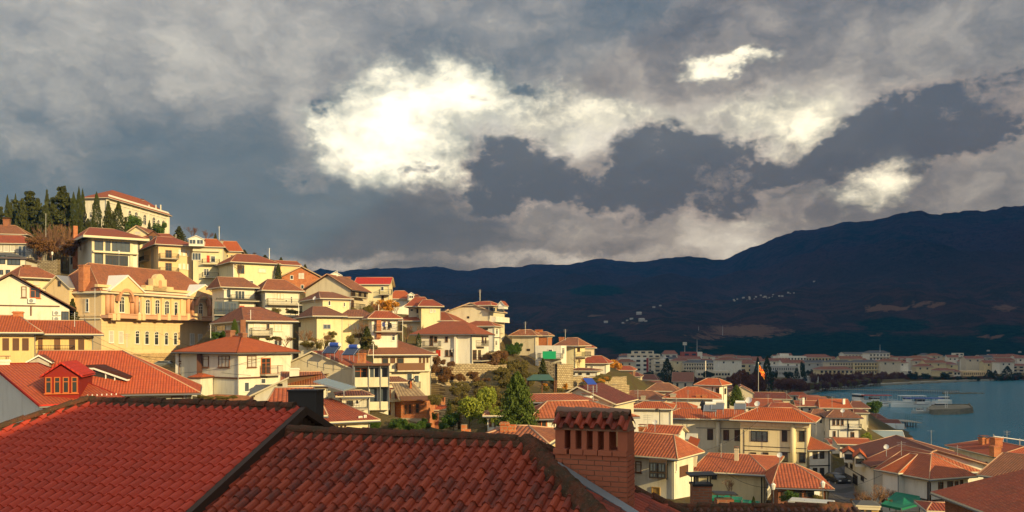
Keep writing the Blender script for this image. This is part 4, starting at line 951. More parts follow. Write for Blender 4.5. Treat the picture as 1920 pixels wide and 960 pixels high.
b = B('house', 'small yellow house with a brown hip roof below the bare gable wall'); b.vol(605, 148, 655, 152, 559, 590, 547, L=567, w=LEMON, r=T_BR, o=.6).win('F', 'w', (615, 564, 620, 573), (644, 567, 647, 575)).chim(620, 547, .5, .5, CONC, None)
b = B('house', 'long cream house with a wavy brown tiled roof and three white windows'); b.vol(594, 136, 640, 136, 592, 645, 575, L=560, w=LEMON, r=T_BR, o=.8, cap=MORTD).vol(640, 141, 698, 142, 594, 650, 581, dep=9, w=LEMON, r=T_BR, o=.6, cap=MORTD)
b.win('F', 'p', (606, 608, 620, 617), v=0).win('F', 's', (654, 607, 659, 618), (662, 608, 666, 618), (669, 608, 674, 618)).win('L', 'n', (560+1, 604, 564, 613), v=0)
b = B('house', 'cream house with a brown roof and a long balcony with hanging laundry'); b.vol(697, 140, 744, 139, 597, 640, 583, L=690, w=WHITE, r=T_RD, o=.8).win('F', 'B', (708, 602, 712, 616), (719, 603, 723, 617), (727, 603, 731, 617)).balc('F', 700, 750, 621, 1, 1.6, CONC).win('F', 'w', (734, 627, 741, 639)).chim(710, 632, .7, -.1, BRICK)
b = B('house', 'cream house with an old red hip roof, bare vines and small front balcony'); b.vol(466, 124, 547, 127, 601, 665, 576, L=404, w=PALE, r=T_OL, o=.8, cap=MORTD).win('F', 'c', (476, 607, 488, 618)).win('F', 's', (514, 607, 529, 621)).win('F', 'w', (513, 637, 529, 649)).win('F', 'B', (500, 607, 505, 617)).balc('F', 470, 508, 627, .9, 1.1, CONC).post('F', 466, 603, 640, GRM, .18).post('F', 545, 604, 655, GRM, .18).win('L', 'p', (407, 609, 423, 620), (455, 608, 462, 616)).chim(455, 627, .7, -.2, BRICKD)
b = B('house', 'big white house with a broad red hip roof and a plain blank front panel'); b.vol(781, 160, 884, 155, 626, 682, 602, Rr=916, w=WHITE, r=T_RD, o=1.0, fas=FASB, ref='B', t=(.32, .68), cap=None)
b.win('F', 'B', (806, 630, 812, 648), (814, 631, 820, 641), (835, 631, 840, 641), (835, 656, 841, 668), (843, 656, 849, 668)).win('F', 'r', (818, 656, 826, 668)).win('R', 'B', (903, 631, 906, 642), (909, 633, 911, 643), (886, 656, 893, 674), (896, 656, 901, 674)).balc('F', 797, 827, 649, .9, 1.5, CONC).balc('R', 892, 906, 648, .9, 1.1, CONC).balc('R', 886, 915, 675, 1, 1.6, CONC)
b.post('F', 884, 627, 680, GRM, .25).post('F', 855, 628, 682, WHITE, .4, .5, name='pilaster').ac('F', 852, 657).chim(858, 602, .7, .5, BRICKD, None).band('F', 652, 800, 830, WHITE, .1, 1.2, name='canopy')
# orange palace
b = B('mansion', 'ornate orange yellow mansion with balustrades, columns and arched windows', 'mansion')
b.vol(190, 150, 402, 176, 546, 690, 502, L=92, w=OCHRE, r=T_OL, o=.7, th=.35, t=(.12, .88), fas=FASC, free=True)
F_ = 'F'
b.win(F_, 'a', (223, 562, 233, 586), (211, 561, 214, 583), (258, 565, 262, 587), (272, 567, 281, 589), (290, 568, 299, 590), (308, 570, 317, 591), (326, 571, 333, 592), (372, 574, 380, 594))
b.win(F_, 'c', (204, 620, 213, 643), (222, 621, 231, 644), (356, 625, 364, 647), (371, 626, 379, 647)).win(F_, 'a', (253, 625, 261, 645), (271, 626, 279, 646), (289, 627, 297, 647), (308, 628, 315, 647), (325, 628, 332, 647))
b.win(F_, 'w', (204, 665, 212, 672), (222, 665, 229, 677), (310, 667, 318, 677), (327, 667, 335, 677)).win(F_, 'c', (252, 666, 264, 686)).win(F_, 'B', (273, 666, 280, 680)).win('L', 'w', (161, 560, 167, 585)).win('L', 'n', (117, 555, 121, 562), (133, 554, 137, 561))
for x in (247, 265, 284, 303, 321, 339): b.post(F_, x, 556, 592, OCHRE, .55, .3, name='pilaster')
for x in (200, 208, 246, 254, 351, 359, 391, 399): b.post(F_, x, 553, 589+(x-190)*.03, SALMON, .75, .9, name='column', rnd_=True)
b.band(F_, 597, 189, 403, SALMON, .55, 1.7, name='balcony_slab').band(F_, 551, 189, 403, FASC, .55, .45, name='entablature').band(F_, 660, 190, 403, OCHRE, .4, .25).band('L', 592, 95, 190, OCHRE, .35, .2).band('L', 598, 95, 190, FASC, .2, .25).band('L', 551, 92, 190, FASC, .5, .3)
for y in (609, 614, 619, 652): b.band(F_, y, 190, 403, OCHRE, .07, .05, name='string_course')
q, d, n, l = b.walls[0]['F']; m = MB(); zb_ = zpx(595.5, 155)
def mzt(px, py): t, dd = b.ray('F', px, 0); return Vector((q.x, q.y, 0))+d*t+n*1.55+Z3*zpx(py, dd)
p1, p2 = mzt(190, 588.5), mzt(402, 595); m.tube(p1, p2, .12, n=6); p1b, p2b = mzt(190, 595.5), mzt(402, 601); m.tube(p1b, p2b, .12, n=6)
for i in range(96):
    a, c_ = p1+(p2-p1)*(i+.5)/96, p1b+(p2b-p1b)*(i+.5)/96
    m.tube(a, c_, .09, .05, n=5, cap=False)
m.build('balustrade', SALMON, b.root); m = MB()
for px in (197, 205, 245, 253, 282, 301, 320, 338, 352, 360, 392, 399):
    t, dd = b.ray('F', px, 0); o_ = Vector((q.x, q.y, zpx(600.5, dd)))+d*t; m.obox(o_+n*1.35, d*.7, n*.4, (0, 0, zpx(588, dd)-zpx(600.5, dd)))
m.build('balustrade_pier', OCHRE, b.root)
def pediment(px0, px1, yb_, yt_):
    t0, d0 = b.ray('F', px0, 0); t1, d1 = b.ray('F', px1, 0); A = Vector((q.x, q.y, 0))+d*t0; C_ = Vector((q.x, q.y, 0))+d*t1; z0 = zpx(yb_, d0); M_ = (A+C_)/2; z2 = zpx(yt_, (d0+d1)/2)
    m = MB(); A.z = C_.z = z0; M_.z = z2; f = [A+n*1.0, C_+n*1.0, M_+n*1.0]; bq = [p-n*4.0 for p in f]
    m.face(f); m.face([f[0], bq[0], bq[1], f[1]]); m.face([f[1], bq[1], bq[2], f[2]]); m.face([f[2], bq[2], bq[0], f[0]]); pe = m.build('pediment', OCHRE, b.root)
    m = MB()
    for a, c_ in ((f[0], f[2]), (f[2], f[1])): m.obox(a-n*4.2+Z3*.02, c_-a, n*4.5, (0, 0, .28))
    m.build('pediment_cornice', WFR, pe)
    m = MB(); w_ = (C_-A).length; c_ = (A+C_)/2+n*1.05-Z3*1.6; r1, r2 = w_*.23, w_*.18
    for i in range(12):
        a0, a1 = math.pi*i/12, math.pi*(i+1)/12
        pts = [c_+d*(rr_*math.cos(x))+Z3*(rr_*math.sin(x)*1.25) for rr_, x in ((r1, a0), (r1, a1), (r2, a1), (r2, a0))]
        m.face(pts); m.face([pts[3], pts[2], pts[2]-n*.8, pts[3]-n*.8]); m.face([pts[0], pts[1], pts[1]-n*.8, pts[0]-n*.8])
    m.build('arch', SALMON, pe)
pediment(196, 262, 546, 519); pediment(345, 404, 556, 536)
t0, d0 = b.ray('F', 296, 0); c_ = Vector((q.x, q.y, zpx(546, d0)))+d*t0; m = MB()
m.obox(c_-d*3.4-n*.6, d*6.8, n*1.1, (0, 0, .9)); m.obox(c_-d*1.7-n*.6, d*3.4, n*1.1, (0, 0, 2.2)); m.tube(c_-n*.5+Z3*2.0, c_+n*.55+Z3*2.0, 1.15, n=16); m.obox(c_-d*14-n*.3, d*24, n*.7, (0, 0, .45)); at_ = m.build('attic_gable', OCHRE, b.root)
m = MB(); m.tube(c_+n*.56+Z3*1.6, c_+n*.6+Z3*1.6, .42, n=12); m.obox(c_+n*.53-d*.4+Z3*.6, d*.8, n*.06, (0, 0, 1)); m.build('niche', SALMON, at_)
b.chim(158, 497, 1.4, .3, BRICK, None).chim(200, 496, 1.3, .6, BRICK, None); b.win(F_, 'n', (294, 531, 299, 539))
# stone base course
q, d, n, l = b.walls[0]['F']; m = MB(); z1 = zpx(661, 151); m.obox(Vector((q.x, q.y, z1-7.5))-d*.02, d*l, n*.22, (0, 0, 7.5)); m.build('stone_plinth', ASHL, b.root)
# left gable of the mansion
b.vol(86, 153, 130, 151, 540, 600, 518, dep=5, ax='S', t=(0, 1), w=OCHRE, r=STEEL, o=.4, cap=None, gut=False, deep=1).win('F', 'n', (109, 527, 114, 537))
# ------------------------------------------------------------------ left foreground rows
b = B('house', 'white gabled house with a dark roof verge and air conditioners at the left'); b.vol(-92, 106.2, 130, 112, 579, 705, 519, dep=14, free=True, ref='B', ax='S', t=(0, 1), w=PALE, r=T_MA, o=.8, fas=FASB, cap=None, gut=False)
b.win('F', 'b', (40, 537, 50, 558)).win('F', 'o', (56, 539, 76, 559)).win('F', 'g', (115, 584, 129, 602)).band('F', 573, -80, 112, FASB, .16, .06).post('F', 58, 573, 592, FASB, .16, .06, name='wall_band').ac('F', 60, 564).ac('F', 107, 587).ac('F', 107, 598)
b = B('house', 'yellow house with brown shutters, a balcony and a crossed orange tiled roof'); b.vol(62, 95.6, 172, 98, 626, 760, 601, dep=10, free=True, ref='B', w=YELL, r=T_OR, o=1.2, t=(0, .75)).vol(-90, 90.9, 64, 94, 623, 760, 591, dep=10, free=True, ref='B', w=YELL, r=T_OR, o=.9)
b.win('F', 'k', (5, 634, 17, 657), (24, 634, 36, 657), (42, 634, 54, 657)).win('F', 'k', (130, 636, 141, 658), (147, 636, 158, 658), v=0).win('F', 'd', (72, 634, 80, 664), (102, 635, 113, 664), v=0).balc('F', 66, 140, 665, 1, 1.2, CONC, v=0).chim(34, 584, 1.0, .5, BRICK, None)
b = B('house', 'red tiled house with a white framed roof window strip and solar panels'); b.vol(70, 77, 356, 81, 735, 830, 657, dep=12, w=PALE, r=T_RED, o=.9, t=(.0, .5), fas=FASB, ref='B', free=True)
b.win('F', 'b', (253, 746, 293, 764), (321, 743, 344, 764), v=0).post('F', 359-10, 738, 790, GRM, .12, v=0)
m = MB(); A, C_ = P(146, 694, 80.5), P(245, 715, 78.5); pts = [P(146, 697, 80.1), P(164, 692.5, 80.1), P(178, 692.5, 80.1), P(240, 714, 80.1), P(195, 714, 80.1)]
bk_ = Vector((.0, 1.6, 0)); m.face(pts); dr = m.build('eyebrow_dormer', GLS, b.root); m = MB()
for i in range(3): m.obox(pts[i]+Z3*.0-Vector((0, .25, 0)), pts[i+1]-pts[i], (0, 2.4, 0), (0, 0, .14))
m.build('dormer_rim', WFR, dr); m = MB()
for i in range(3): m.obox(pts[i]+Z3*.145-Vector((0, .15, 0)), pts[i+1]-pts[i], (0, 2.6, 0), (0, 0, .25))
m.build('dormer_roof', T_MA, dr); m = MB()
for x, y0, y1 in ((172, 693, 702), (197, 701, 713), (214, 707, 714)): m.obox(P(x, y1, 80.0), (.08, 0, 0), (0, .08, 0), (0, 0, (y1-y0)/FP*78))
m.build('dormer_mullion', WFR, dr)
m = MB(); m.obox(P(191, 688, 82.3), P(213, 686, 82.3)-P(191, 688, 82.3), Vector((.35, 1.5, .5)), Z3*.1); m.build('skylight', GLB, b.root)
b.dorm(54, 92, 682, 679, 668, 79, 3, GREY, T_MA, 'w', 0)
b = B('house', 'bright red roofed house with a wide orange dormer at the left edge'); b.vol(80, 60, 234, 64, 758, 900, 681, dep=20, w=WHITE, r=T_RED, o=.35, t=(.0, .55), fas=T_BRT, cap=T_BRT, free=True).dorm(83, 148, 739, 705, 682, 61.6, 6, T_BRT, T_BRT, 'o', 4, trim=T_BRT, yaw=.3)
b.chim(5, 674, .8, .5, WHITE, 'c')
m = MB(); V = b.walls[0]
for i in range(7):
    m = MB(); m.obox(P(163+i*9, 743-i*.4, 63.2), (.06, 0, 0), (0, .05, 0), (0, 0, .12))
    if i < 6: m.build('snow_guard', WFR, V['roof'])
m.build('snow_guard', WFR, V['roof'])
for k, (x0, x1) in enumerate(((92, 149), (141, 204))):
    e = empty('roof_collector', P((x0+x1)/2, 672, 85), ('left', 'right')[k]+' of the two dark flat solar panels on the red roof beside the mansion', 'solar panel'); m = MB()
    a, c_, d_ = P(x0+20, 673, 83.5), P(x1, 673, 83.5), P(x0, 661.5, 86.5)
    m.obox(a, c_-a, d_-a, (0, 0, .1)); m.build('collector', COLL, e); m = MB(); m.tube(a, c_, .05, n=4); m.tube(d_, d_+(c_-a), .05, n=4)
    for t in (.1, .9): p_ = a+(c_-a)*t; m.obox(p_-Z3*.8, (.5, 0, 0), (0, .2, 0), (0, 0, .8))
    m.build('frame', WOODD, e)
# centre white house with orange roof
b = B('house', 'white house with brown window frames under a flat pitched orange red roof'); b.vol(340, 106, 447, 100, 660, 745, 630, Rr=545, w=PALE, r=T_OR, o=.8, ref='B', t=(.42, .58), fas=FASB, cap=T_OR, free=True)
b.win('F', 'b', (381, 667, 392, 689), (410, 667, 431, 689), (388, 710, 399, 731)).win('R', 'b', (463, 667, 480, 689)).band('F', 708, 380, 447, FASB, .18, .12).band('R', 708, 447, 500, FASB, .18, .12)
b.win('R', 'o', (489, 671, 507, 702), name='door').balc('R', 487, 520, 701, .95, 1.0, CONC, rmat=BRICKD).chim(432, 619, .9, .5, BRICKD, None).chim(455, 624, .8, .5, BRICKD, None).win('F', 'w', (372, 714, 379, 727)).win('R', 'G', (457, 716, 467, 735), (488, 709, 498, 720))
b.vol(329, 107.5, 352, 106, 662, 740, roof=False, dep=4, w=WHITE).win('F', 'b', (336, 663, 352, 678), (336, 681, 352, 703))
m = MB(); m.obox(P(369, 664, 103.5), P(378, 664, 103.5)-P(369, 664, 103.5), (0, 1.5, 0), (0, 0, -2.8)); m.build('brown_panel', FASB, b.root)
b.vol(356, 101, 376, 100, 707, 722, 700, dep=2.5, w=PALE, r=T_OR, o=.2, fas=FASB, gut=False, cap=None)
b = B('house', 'house with a big blank beige gable wall beside its solar water heaters'); b.vol(520, 116, 664, 108, 693, 745, 657, Rr=712, w=BEIGE, r=T_RD, o=.35, ref='B', ax='S', t=(0, 1), ridge=.47, cap=None, gut=False).chim(678, 662, .9, .2, BRICK, 'c')
b.vol(664, 104, 728, 107.5, 684, 770, roof=False, dep=5, w=PALE)
b.win('F', 'o', (664, 690, 688, 710), name='door').win('F', 'G', (692, 688, 711, 709), (714, 688, 727, 709)).win('F', 'G', (692, 726, 708, 757), (711, 724, 727, 754)).win('F', 'n', (672, 732, 688, 758)).band('F', 683, 660, 730, FASB, .25, 1.3, name='terrace_roof').balc('F', 662, 729, 722, .95, .9, CREAM, 'solid', CREAM).balc('F', 690, 729, 765, .8, .9, CREAM, 'solid', CREAM)
for x in (664, 690, 712, 728): b.post('F', x, 685, 768, GRM, .1, .95, name='terrace_post')
heater(625, 664, 108, 'left of two solar water heaters with blue ended tanks on the blank gabled house', -.35, 1.0)
heater(661, 667, 107, 'right of two solar water heaters with blue ended tanks on the blank gabled house', -.35, .95)
b = B('house', 'beige house with an overhanging upper floor, brown balcony and old tiled hip roof'); b.vol(700, 139, 806, 135, 664, 770, 638, L=632, w=CREAM, r=T_OL, o=1.0, ref='B')
b.win('F', 'B', (716, 668, 728, 682), (744, 668, 757, 682)).win('F', 'k', (732, 667, 741, 681), (786, 666, 790, 680), (793, 666, 797, 681), (800, 666, 803, 680)).balc('F', 742, 793, 694, 1.1, 1.3, CREAM, 'solid', WOODB).win('F', 'G', (762, 700, 773, 720), (776, 703, 786, 717)).balc('F', 748, 786, 727, .9, 1.0, CONC).band('F', 694, 698, 806, CREAM, .4, .6).chim(728, 634, 1, .6, BRICKD)
# bricks house under construction
b = B('unfinished_house', 'orange hollow brick house under construction with bare concrete slabs', 'building site'); b.vol(752, 116, 800, 114, 752, 812, roof=False, dep=8, w=BRICK)
b.vol(716, 117, 752, 117, 730, 812, roof=False, dep=8, w=BRICK); b.win('F', 'h', (759, 759, 763, 777), (767, 758, 771, 776), (779, 756, 787, 775), v=0); b.band('F', 790, 716, 752, CONC, .45, .9, name='floor_slab').band('F', 750, 716, 755, CONC, .4, .7, name='floor_slab').band('F', 787, 752, 801, CONC, .4, .5, v=0, name='floor_slab').win('F', 'h', (726, 755, 733, 785), (703+16, 770, 724, 782))
for x, y0, y1 in ((737, 730, 790), (744, 792, 812), (716, 730, 800)): b.post('F', x, y0, y1, CONC, .5, .25, name='concrete_post')
for x in (764, 772, 786): b.post('F', x, 790, 812, CONC, .35, .6, v=0, name='concrete_post')
m = MB(); a, c_, d_ = P(748, 751, 113.5), P(806, 750, 113), P(733, 718, 119); g_ = c_-a; h2 = d_-a
m.face([a, c_, c_+h2*1.0-g_*.25, d_], 0, [(0, 0), (4, 0), (4, 5), (0, 5)]); rf = m.build('roof', tile('pale new tiles', (.50, .38, .22), (.34, .25, .15), .2, .5, .4), b.root)
m = MB(); m.obox(P(752, 752, 113.4), g_*.98, h2*.2, (0, 0, .15)); m.build('eaves_board', WOODB, b.root)
b.vol(716, 121, 760, 122, 716, 760, 706, dep=6, w=PALE, r=T_BR, o=.7, gut=False)
b = B('house', 'low house with a red sheet roof, roof terrace and a row of narrow windows'); b.vol(600, 82, 690, 86, 790, 840, 748, L=520, w=CREAM, r=T_RD, o=.9).win('F', 'B', (622, 792, 626, 805), (630, 790, 634, 804), (638, 789, 642, 803), (645, 787, 649, 801)).win('F', 'c', (672, 780, 679, 795), (682, 778, 687, 793)).vol(640, 90, 690, 93, 742, 770, 732, dep=5, w=PALE, r=T_MA, o=.6).win('F', 'w', (666, 742, 673, 758)).win('F', 'n', (650, 744, 662, 762)).balc('F', 640, 688, 764, 1, 1.6, CONC, rmat=GRM)
e = empty('roof_collector', P(620, 722, 90), 'pale flat solar panel laid on the low red roof before the beige gable', 'solar panel'); m = MB(); a, c_, d_ = P(645, 733, 88), P(668, 727, 90), P(588, 716, 90); m.obox(a, c_-a, d_-a, (0, 0, .1)); m.build('collector', COLG, e); m = MB(); m.tube(a, d_, .07, n=4); m.tube(c_, a, .07, n=4); m.tube(a, a-Z3*.7, .06, n=4); m.build('frame', STEEL, e)
b = B('house', 'brown roofed house with a slanting cream wall in front of the beige gable'); b.vol(478, 95, 540, 91, 742, 770, 700, dep=9, w=PALE, r=T_BR, o=.4, ref='B', ax='S', t=(0, 1), ridge=.98, cap=None, gut=False).vol(536, 94, 612, 97, 722, 760, 697, dep=9, w=PALE, r=T_OL, o=.6, t=(0, .8)).chim(552, 690, 1.0, .2, PALE, None).win('F', 'n', (522, 719, 530, 724), v=0)
b = B('house', 'old house with coarse orange pantiles behind the dark flue box'); b.vol(500, 70, 600, 71, 779, 830, 727, dep=9, w=OCHRE, r=T_CO, o=.6, t=(.2, .8))
b = B('house', 'low orange tiled house with two stub chimneys just behind the near ridge'); b.vol(885, 52, 1018, 50, 829, 1000, 798, dep=7, w=OCHRE, r=T_OL, o=.4, t=(.4, .6), cap=MORT).chim(946, 791, .45, .3, BRICK, None).chim(960, 796, .4, .3, BRICK, None)
b = B('chimney_stack', 'small round topped brick chimney stack at the near ridge beside the stone walls', 'chimney'); b.vol(865, 45, 882, 45, 806, 1040, roof=False, dep=.5, w=BRICK, ref='A').win('F', 'h', (868, 797+10, 871, 813)); m = MB(); c_ = P(871, 806, 45.2); m.box((c_.x-.02, c_.y, c_.z+.12), .3, .3, .3); m.build('chimney_pot', BRICK, b.root)
b = B('hut', 'tiny tiled hut left of the big green conifer', 'hut'); b.vol(914, 92, 944, 92, 778, 800, 768, dep=4, w=PALE, r=T_OL, o=.5).win('F', 'd', (917, 782, 922, 800), (926, 781, 930, 800))
b = B('shed', 'small red tiled lean to beside the unfinished brick house', 'shed'); b.vol(802, 118, 830, 117, 768, 792, 760, dep=3, w=BRICKD, r=T_OR, o=.4, t=(0, 1))
# ------------------------------------------------------------------ centre and right
b = B('house', 'dark timber house with a large orange tiled hip roof left of the brick chimney'); b.vol(1003, 86, 1180, 90, 783, 850, 751, L=988, w=WOODD, r=T_CO, o=.8, fas=FASB, t=(.22, .6)).vol(1000, 93, 1110, 95, 752, 790, 738, dep=8, w=WOODD, r=T_CO, o=.5, fas=FASB, t=(.15, .8))
b.win('F', 'o', (1014, 786, 1025, 804), v=0).win('F', 'c', (1026, 785, 1037, 800), (1040, 786, 1048, 802), v=0).band('F', 806, 1003, 1060, WOODB, .15, .8, v=0, name='balcony_slab')
b = B('house', 'cream gabled house with a dark maroon roof carrying a blue solar panel'); b.vol(1040, 109, 1150, 102, 757, 810, 721, Rr=1188, w=CREAM, r=T_MA, o=.5, ref='B', ax='S', t=(0, 1), ridge=.42, fas=FASC, cap=None).win('R', 'w', (1164, 769, 1174, 779)).chim(1100, 742, 1.0, -.15, WHITE, 'c').vol(1060, 101, 1130, 98, 768, 800, 757, dep=6, w=CREAM, r=T_OR, o=.3, ref='B')
e = empty('roof_collector', P(1106, 722, 104), 'blue tilted solar panel on the maroon roof in the centre', 'solar panel'); m = MB(); a, c_, d_ = P(1102, 721, 103), P(1119, 721, 103), P(1093, 710, 104.5); m.obox(a, c_-a, d_-a, (0, 0, .08)); m.build('collector', GTANK, e); m = MB(); m.tube(a, a-Z3*.9, .06, n=4); m.tube(c_, c_-Z3*.9, .06, n=4); m.build('frame', STEEL, e)
b = B('house', 'white walled house with a thin bright orange roof right of the maroon gable'); b.vol(1184, 124, 1256, 120, 766, 812, 753, dep=8, w=WHITE, r=T_OR, o=.5, ref='B').win('F', 'n', (1248, 769, 1250, 778)); m = MB()
e = empty('street_lamp', P(1237, 796, 118), 'black lamp post with a small lantern before the white wall', 'street lamp'); m.tube(P(1237, 800, 118), P(1237, 768, 118), .06, n=5); m.tube(P(1237, 768, 118), P(1231, 766, 118), .05, n=4); m.build('post', DKM, e); m = MB(); c_ = P(1231, 769, 118); m.box(c_, .3, .3, .35); m.build('lantern', DKM, e)
b = B('house', 'house with a low orange hip roof between two white houses'); b.vol(1246, 145, 1300, 143, 769, 800, 754, dep=9, w=WHITE, r=T_OR, o=.5, ref='B')
b = B('house', 'white house with an orange pyramid roof left of the turret'); b.vol(1250, 168, 1345, 162, 747, 790, 725, dep=11, w=WHITE, r=T_OR, o=.8, ref='B', t=(.4, .6)).chim(1262, 738, 1, .0, CONC, None).chim(1309, 740, .8, .0, BRICK, None).chim(1321, 740, .9, .0, BRICK, None)
b = B('turret_house', 'white turret house with black trims and a pointed orange roof'); b.vol(1310, 179, 1348, 173, 722, 780, 709, Rr=1363, w=WHITE, r=T_OR, o=.8, ref='B').win('F', 'n', (1342, 728, 1347, 740)).win('R', 'n', (1358, 728, 1361, 739)).win('F', 'n', (1339, 754, 1343, 764)).post('F', 1336, 724, 745, DKM, .15).post('F', 1348, 723, 770, DKM, .15).post('R', 1356, 724, 770, DKM, .12).band('F', 748, 1310, 1348, WHITE, .3, .4)
b = B('house', 'brown roofed low house behind the orange pyramid roof'); b.vol(1215, 195, 1266, 192, 733, 760, 718, dep=9, w=BEIGE, r=T_BR, o=.7, ref='B').win('F', 'n', (1226, 736, 1230, 742), (1236, 736, 1240, 742))
b = B('house', 'long brown tiled house in the centre behind the maroon gable'); b.vol(1155, 188, 1243, 182, 750, 775, 732, dep=11, w=BEIGE, r=T_BR, o=.5, ref='B').chim(1206, 742, .9, .0, CONC, None)
b = B('house', 'cream gabled house with pale walls left of the flagpole'); b.vol(1368, 238, 1412, 232, 737, 765, 722, dep=12, w=BEIGE, r=T_MA, o=.3, ref='B', ax='S', t=(0, 1))
b = B('villa', 'big cream villa with round columns and black framed windows in the middle', 'villa'); b.vol(1388, 121.3, 1512, 121, 790, 890, 764, Rr=1520, w=LEMON, r=T_OR, o=1.3, ref='B', cap=MORT).vol(1246, 137, 1390, 132, 785, 885, 766, dep=9, w=PALE, r=T_OR, o=1.2, ref='B', t=(.25, .95))
b.win('F', 'n', (1326, 804, 1337, 825), (1356, 806, 1367, 826), (1377, 806, 1388, 827)).win('F', 'g', (1408, 808, 1440, 828), v=0).win('F', 'n', (1466, 807, 1476, 828), (1498, 807, 1509, 828), (1407, 848, 1418, 863), (1430, 848, 1441, 865), (1466, 848, 1477, 866), (1498, 848, 1510, 868), v=0)
b.post('F', 1346, 790, 870, PALE, .75, name='column', rnd_=True).post('F', 1487, 795, 882, LEMON, .75, v=0, name='column', rnd_=True)
for y in (806, 838.5, 847): b.band('F', y, 1394, 1512, DKM, .09, .04, v=0)
b.band('F', 803, 1305, 1390, DKM, .08, .04).post('F', 1395, 806, 868, DKM, .1, .05, v=0).band('F', 796, 1390, 1518, CREAM, .5, .4, v=0, name='frieze')
for k, (x, y, s_) in enumerate(((1332, 772, 1.0), (1346, 768, 1.0), (1388, 768, .9))): heater(x, y, 129, ('leftmost', 'middle', 'rightmost')[k]+' slanted solar water heater on the roof of the cream villa', -.3, s_, WFR, GRM)
dish(1404, 757, 131, 'white satellite dish on the roof of the cream villa', .5)
e = empty('water_tank', P(1318, 765, 131), 'small dark onion shaped vent cowl on the cream villa roof', 'roof vent'); m = MB(); c_ = P(1318, 765, 131)
for z0, z1, r0, r1 in ((-.3, .3, .3, .3), (.3, .55, .5, .45), (.55, .9, .45, .3), (.9, 1.15, .3, .1)): m.tube(c_+Z3*z0, c_+Z3*z1, r0, r1, n=10)
m.build('cowl', DKM, e); m = MB(); m.tube(c_-Z3*.6, c_-Z3*.3, .12, n=6); m.build('pipe', DKM, e)
b = B('house', 'white two storey house with black corner lines and three brown windows'); b.vol(1522, 186, 1555, 185, 782, 835, 767, dep=9, w=WHITE, r=T_BR, o=.6, fas=FASB).vol(1555, 178, 1611, 176, 783, 830, 768, dep=9, w=WHITE, r=T_BR, o=.7, fas=FASB, ref='B')
b.win('F', 'B', (1561, 786, 1566, 797), (1569, 786, 1574, 797), (1577, 786, 1582, 797), (1562, 808, 1567, 819), (1595, 810, 1602, 820)).win('F', 'n', (1526, 788, 1531, 796), (1537, 786, 1541, 793), (1545, 808, 1549, 815), v=0).band('F', 806, 1555, 1611, DKM, .12).post('F', 1590, 785, 828, DKM, .15).post('F', 1556, 785, 806, DKM, .15).post('F', 1572, 806, 828, DKM, .12).balc('F', 1591, 1614, 802, .8, 1.0, WHITE)
b = B('house', 'shaded white house with two windows under a brown hip roof beside the alley'); b.vol(1518, 122, 1558, 122.5, 842, 905, 812, dep=9, w=WHITE, r=T_RD, o=.6, fas=FASB, t=(.0, .45)).win('F', 'n', (1524, 846, 1533, 860), (1537, 846, 1545, 860), (1524, 877, 1532, 890), (1537, 877, 1545, 893)).band('F', 873, 1517, 1556, DKM, .12).post('F', 1554, 843, 900, DKM, .15)
b = B('pavilion', 'open fronted pavilion with a coarse red hip roof beside the alley', 'pavilion'); b.vol(1459, 97.5, 1548, 96.5, 914, 950, 869, dep=9, w=BRICKD, r=T_CO, o=.8, t=(.2, .45), ref='B', fas=FASB)
b.win('F', 'n', (1466, 922, 1482, 940), (1488, 920, 1504, 936), (1510, 918, 1528, 932)).post('F', 1538, 912, 950, STONE, .5, .7, name='pillar')
b = B('house', 'cream house with a red tiled hip roof and bare wires across its blank front'); b.vol(1310, 108.5, 1432, 106, 888, 950, 851, Rr=1457, w=LEMON, r=T_CO, o=.9, ref='B', t=(.08, .62)).win('F', 'n', (1334, 890, 1344, 899)).win('R', 'G', (1436, 895, 1446, 912), (1436, 915, 1446, 930)).post('F', 1428, 890, 945, DKM, .12).chim(1381, 841, .5, .3, BEIGE, 'c')
b = B('house', 'white house with a dark framed bay window and creeper on its sunlit side'); b.vol(1130, 93, 1262, 88.5, 857, 940, 812, Rr=1300, w=PALE, r=T_CO, o=.9, ref='B', t=(.25, .8), free=True)
b.win('F', 'b', (1192, 865, 1203, 886)).win('F', 'y', (1222, 913, 1238, 935), name='door').win('R', 'k', (1274, 873, 1289, 893)).win('R', 'w', (1266, 862, 1268, 884)); b.vol(1217, 87.8, 1249, 86.8, 863, 897, roof=False, dep=1.4, w=WOODD, ref='B', deep=.05).win('F', 'g', (1218, 867, 1232, 884), (1234, 868, 1248, 885), (1218, 886, 1232, 895), (1234, 887, 1248, 896)).win('R', 'g', (1250, 868, 1254, 894))
b = B('house', 'small house with a narrow red tiled roof and white gable behind the bay window house'); b.vol(1212, 106, 1268, 102, 814, 860, 797, Rr=1284, w=WHITE, r=T_CO, o=.4, ref='B', t=(0, 1)).win('R', 'w', (1270, 808, 1275, 818)).chim(1205, 800, .8, .3, BRICK, 'c')
b = B('house', 'flat roofed cream annex with white tubes and a tilted red awning'); b.vol(1284, 112, 1306, 110, 825, 880, roof=False, dep=8, w=CREAM).win('F', 'n', (1290, 830, 1302, 840)); m = MB(); a = P(1287, 836, 108); m.obox(a, P(1306, 842, 108)-a, Vector((.9, 2.2, .9)), (0, 0, .08)); m.build('awning', T_OR, b.root)
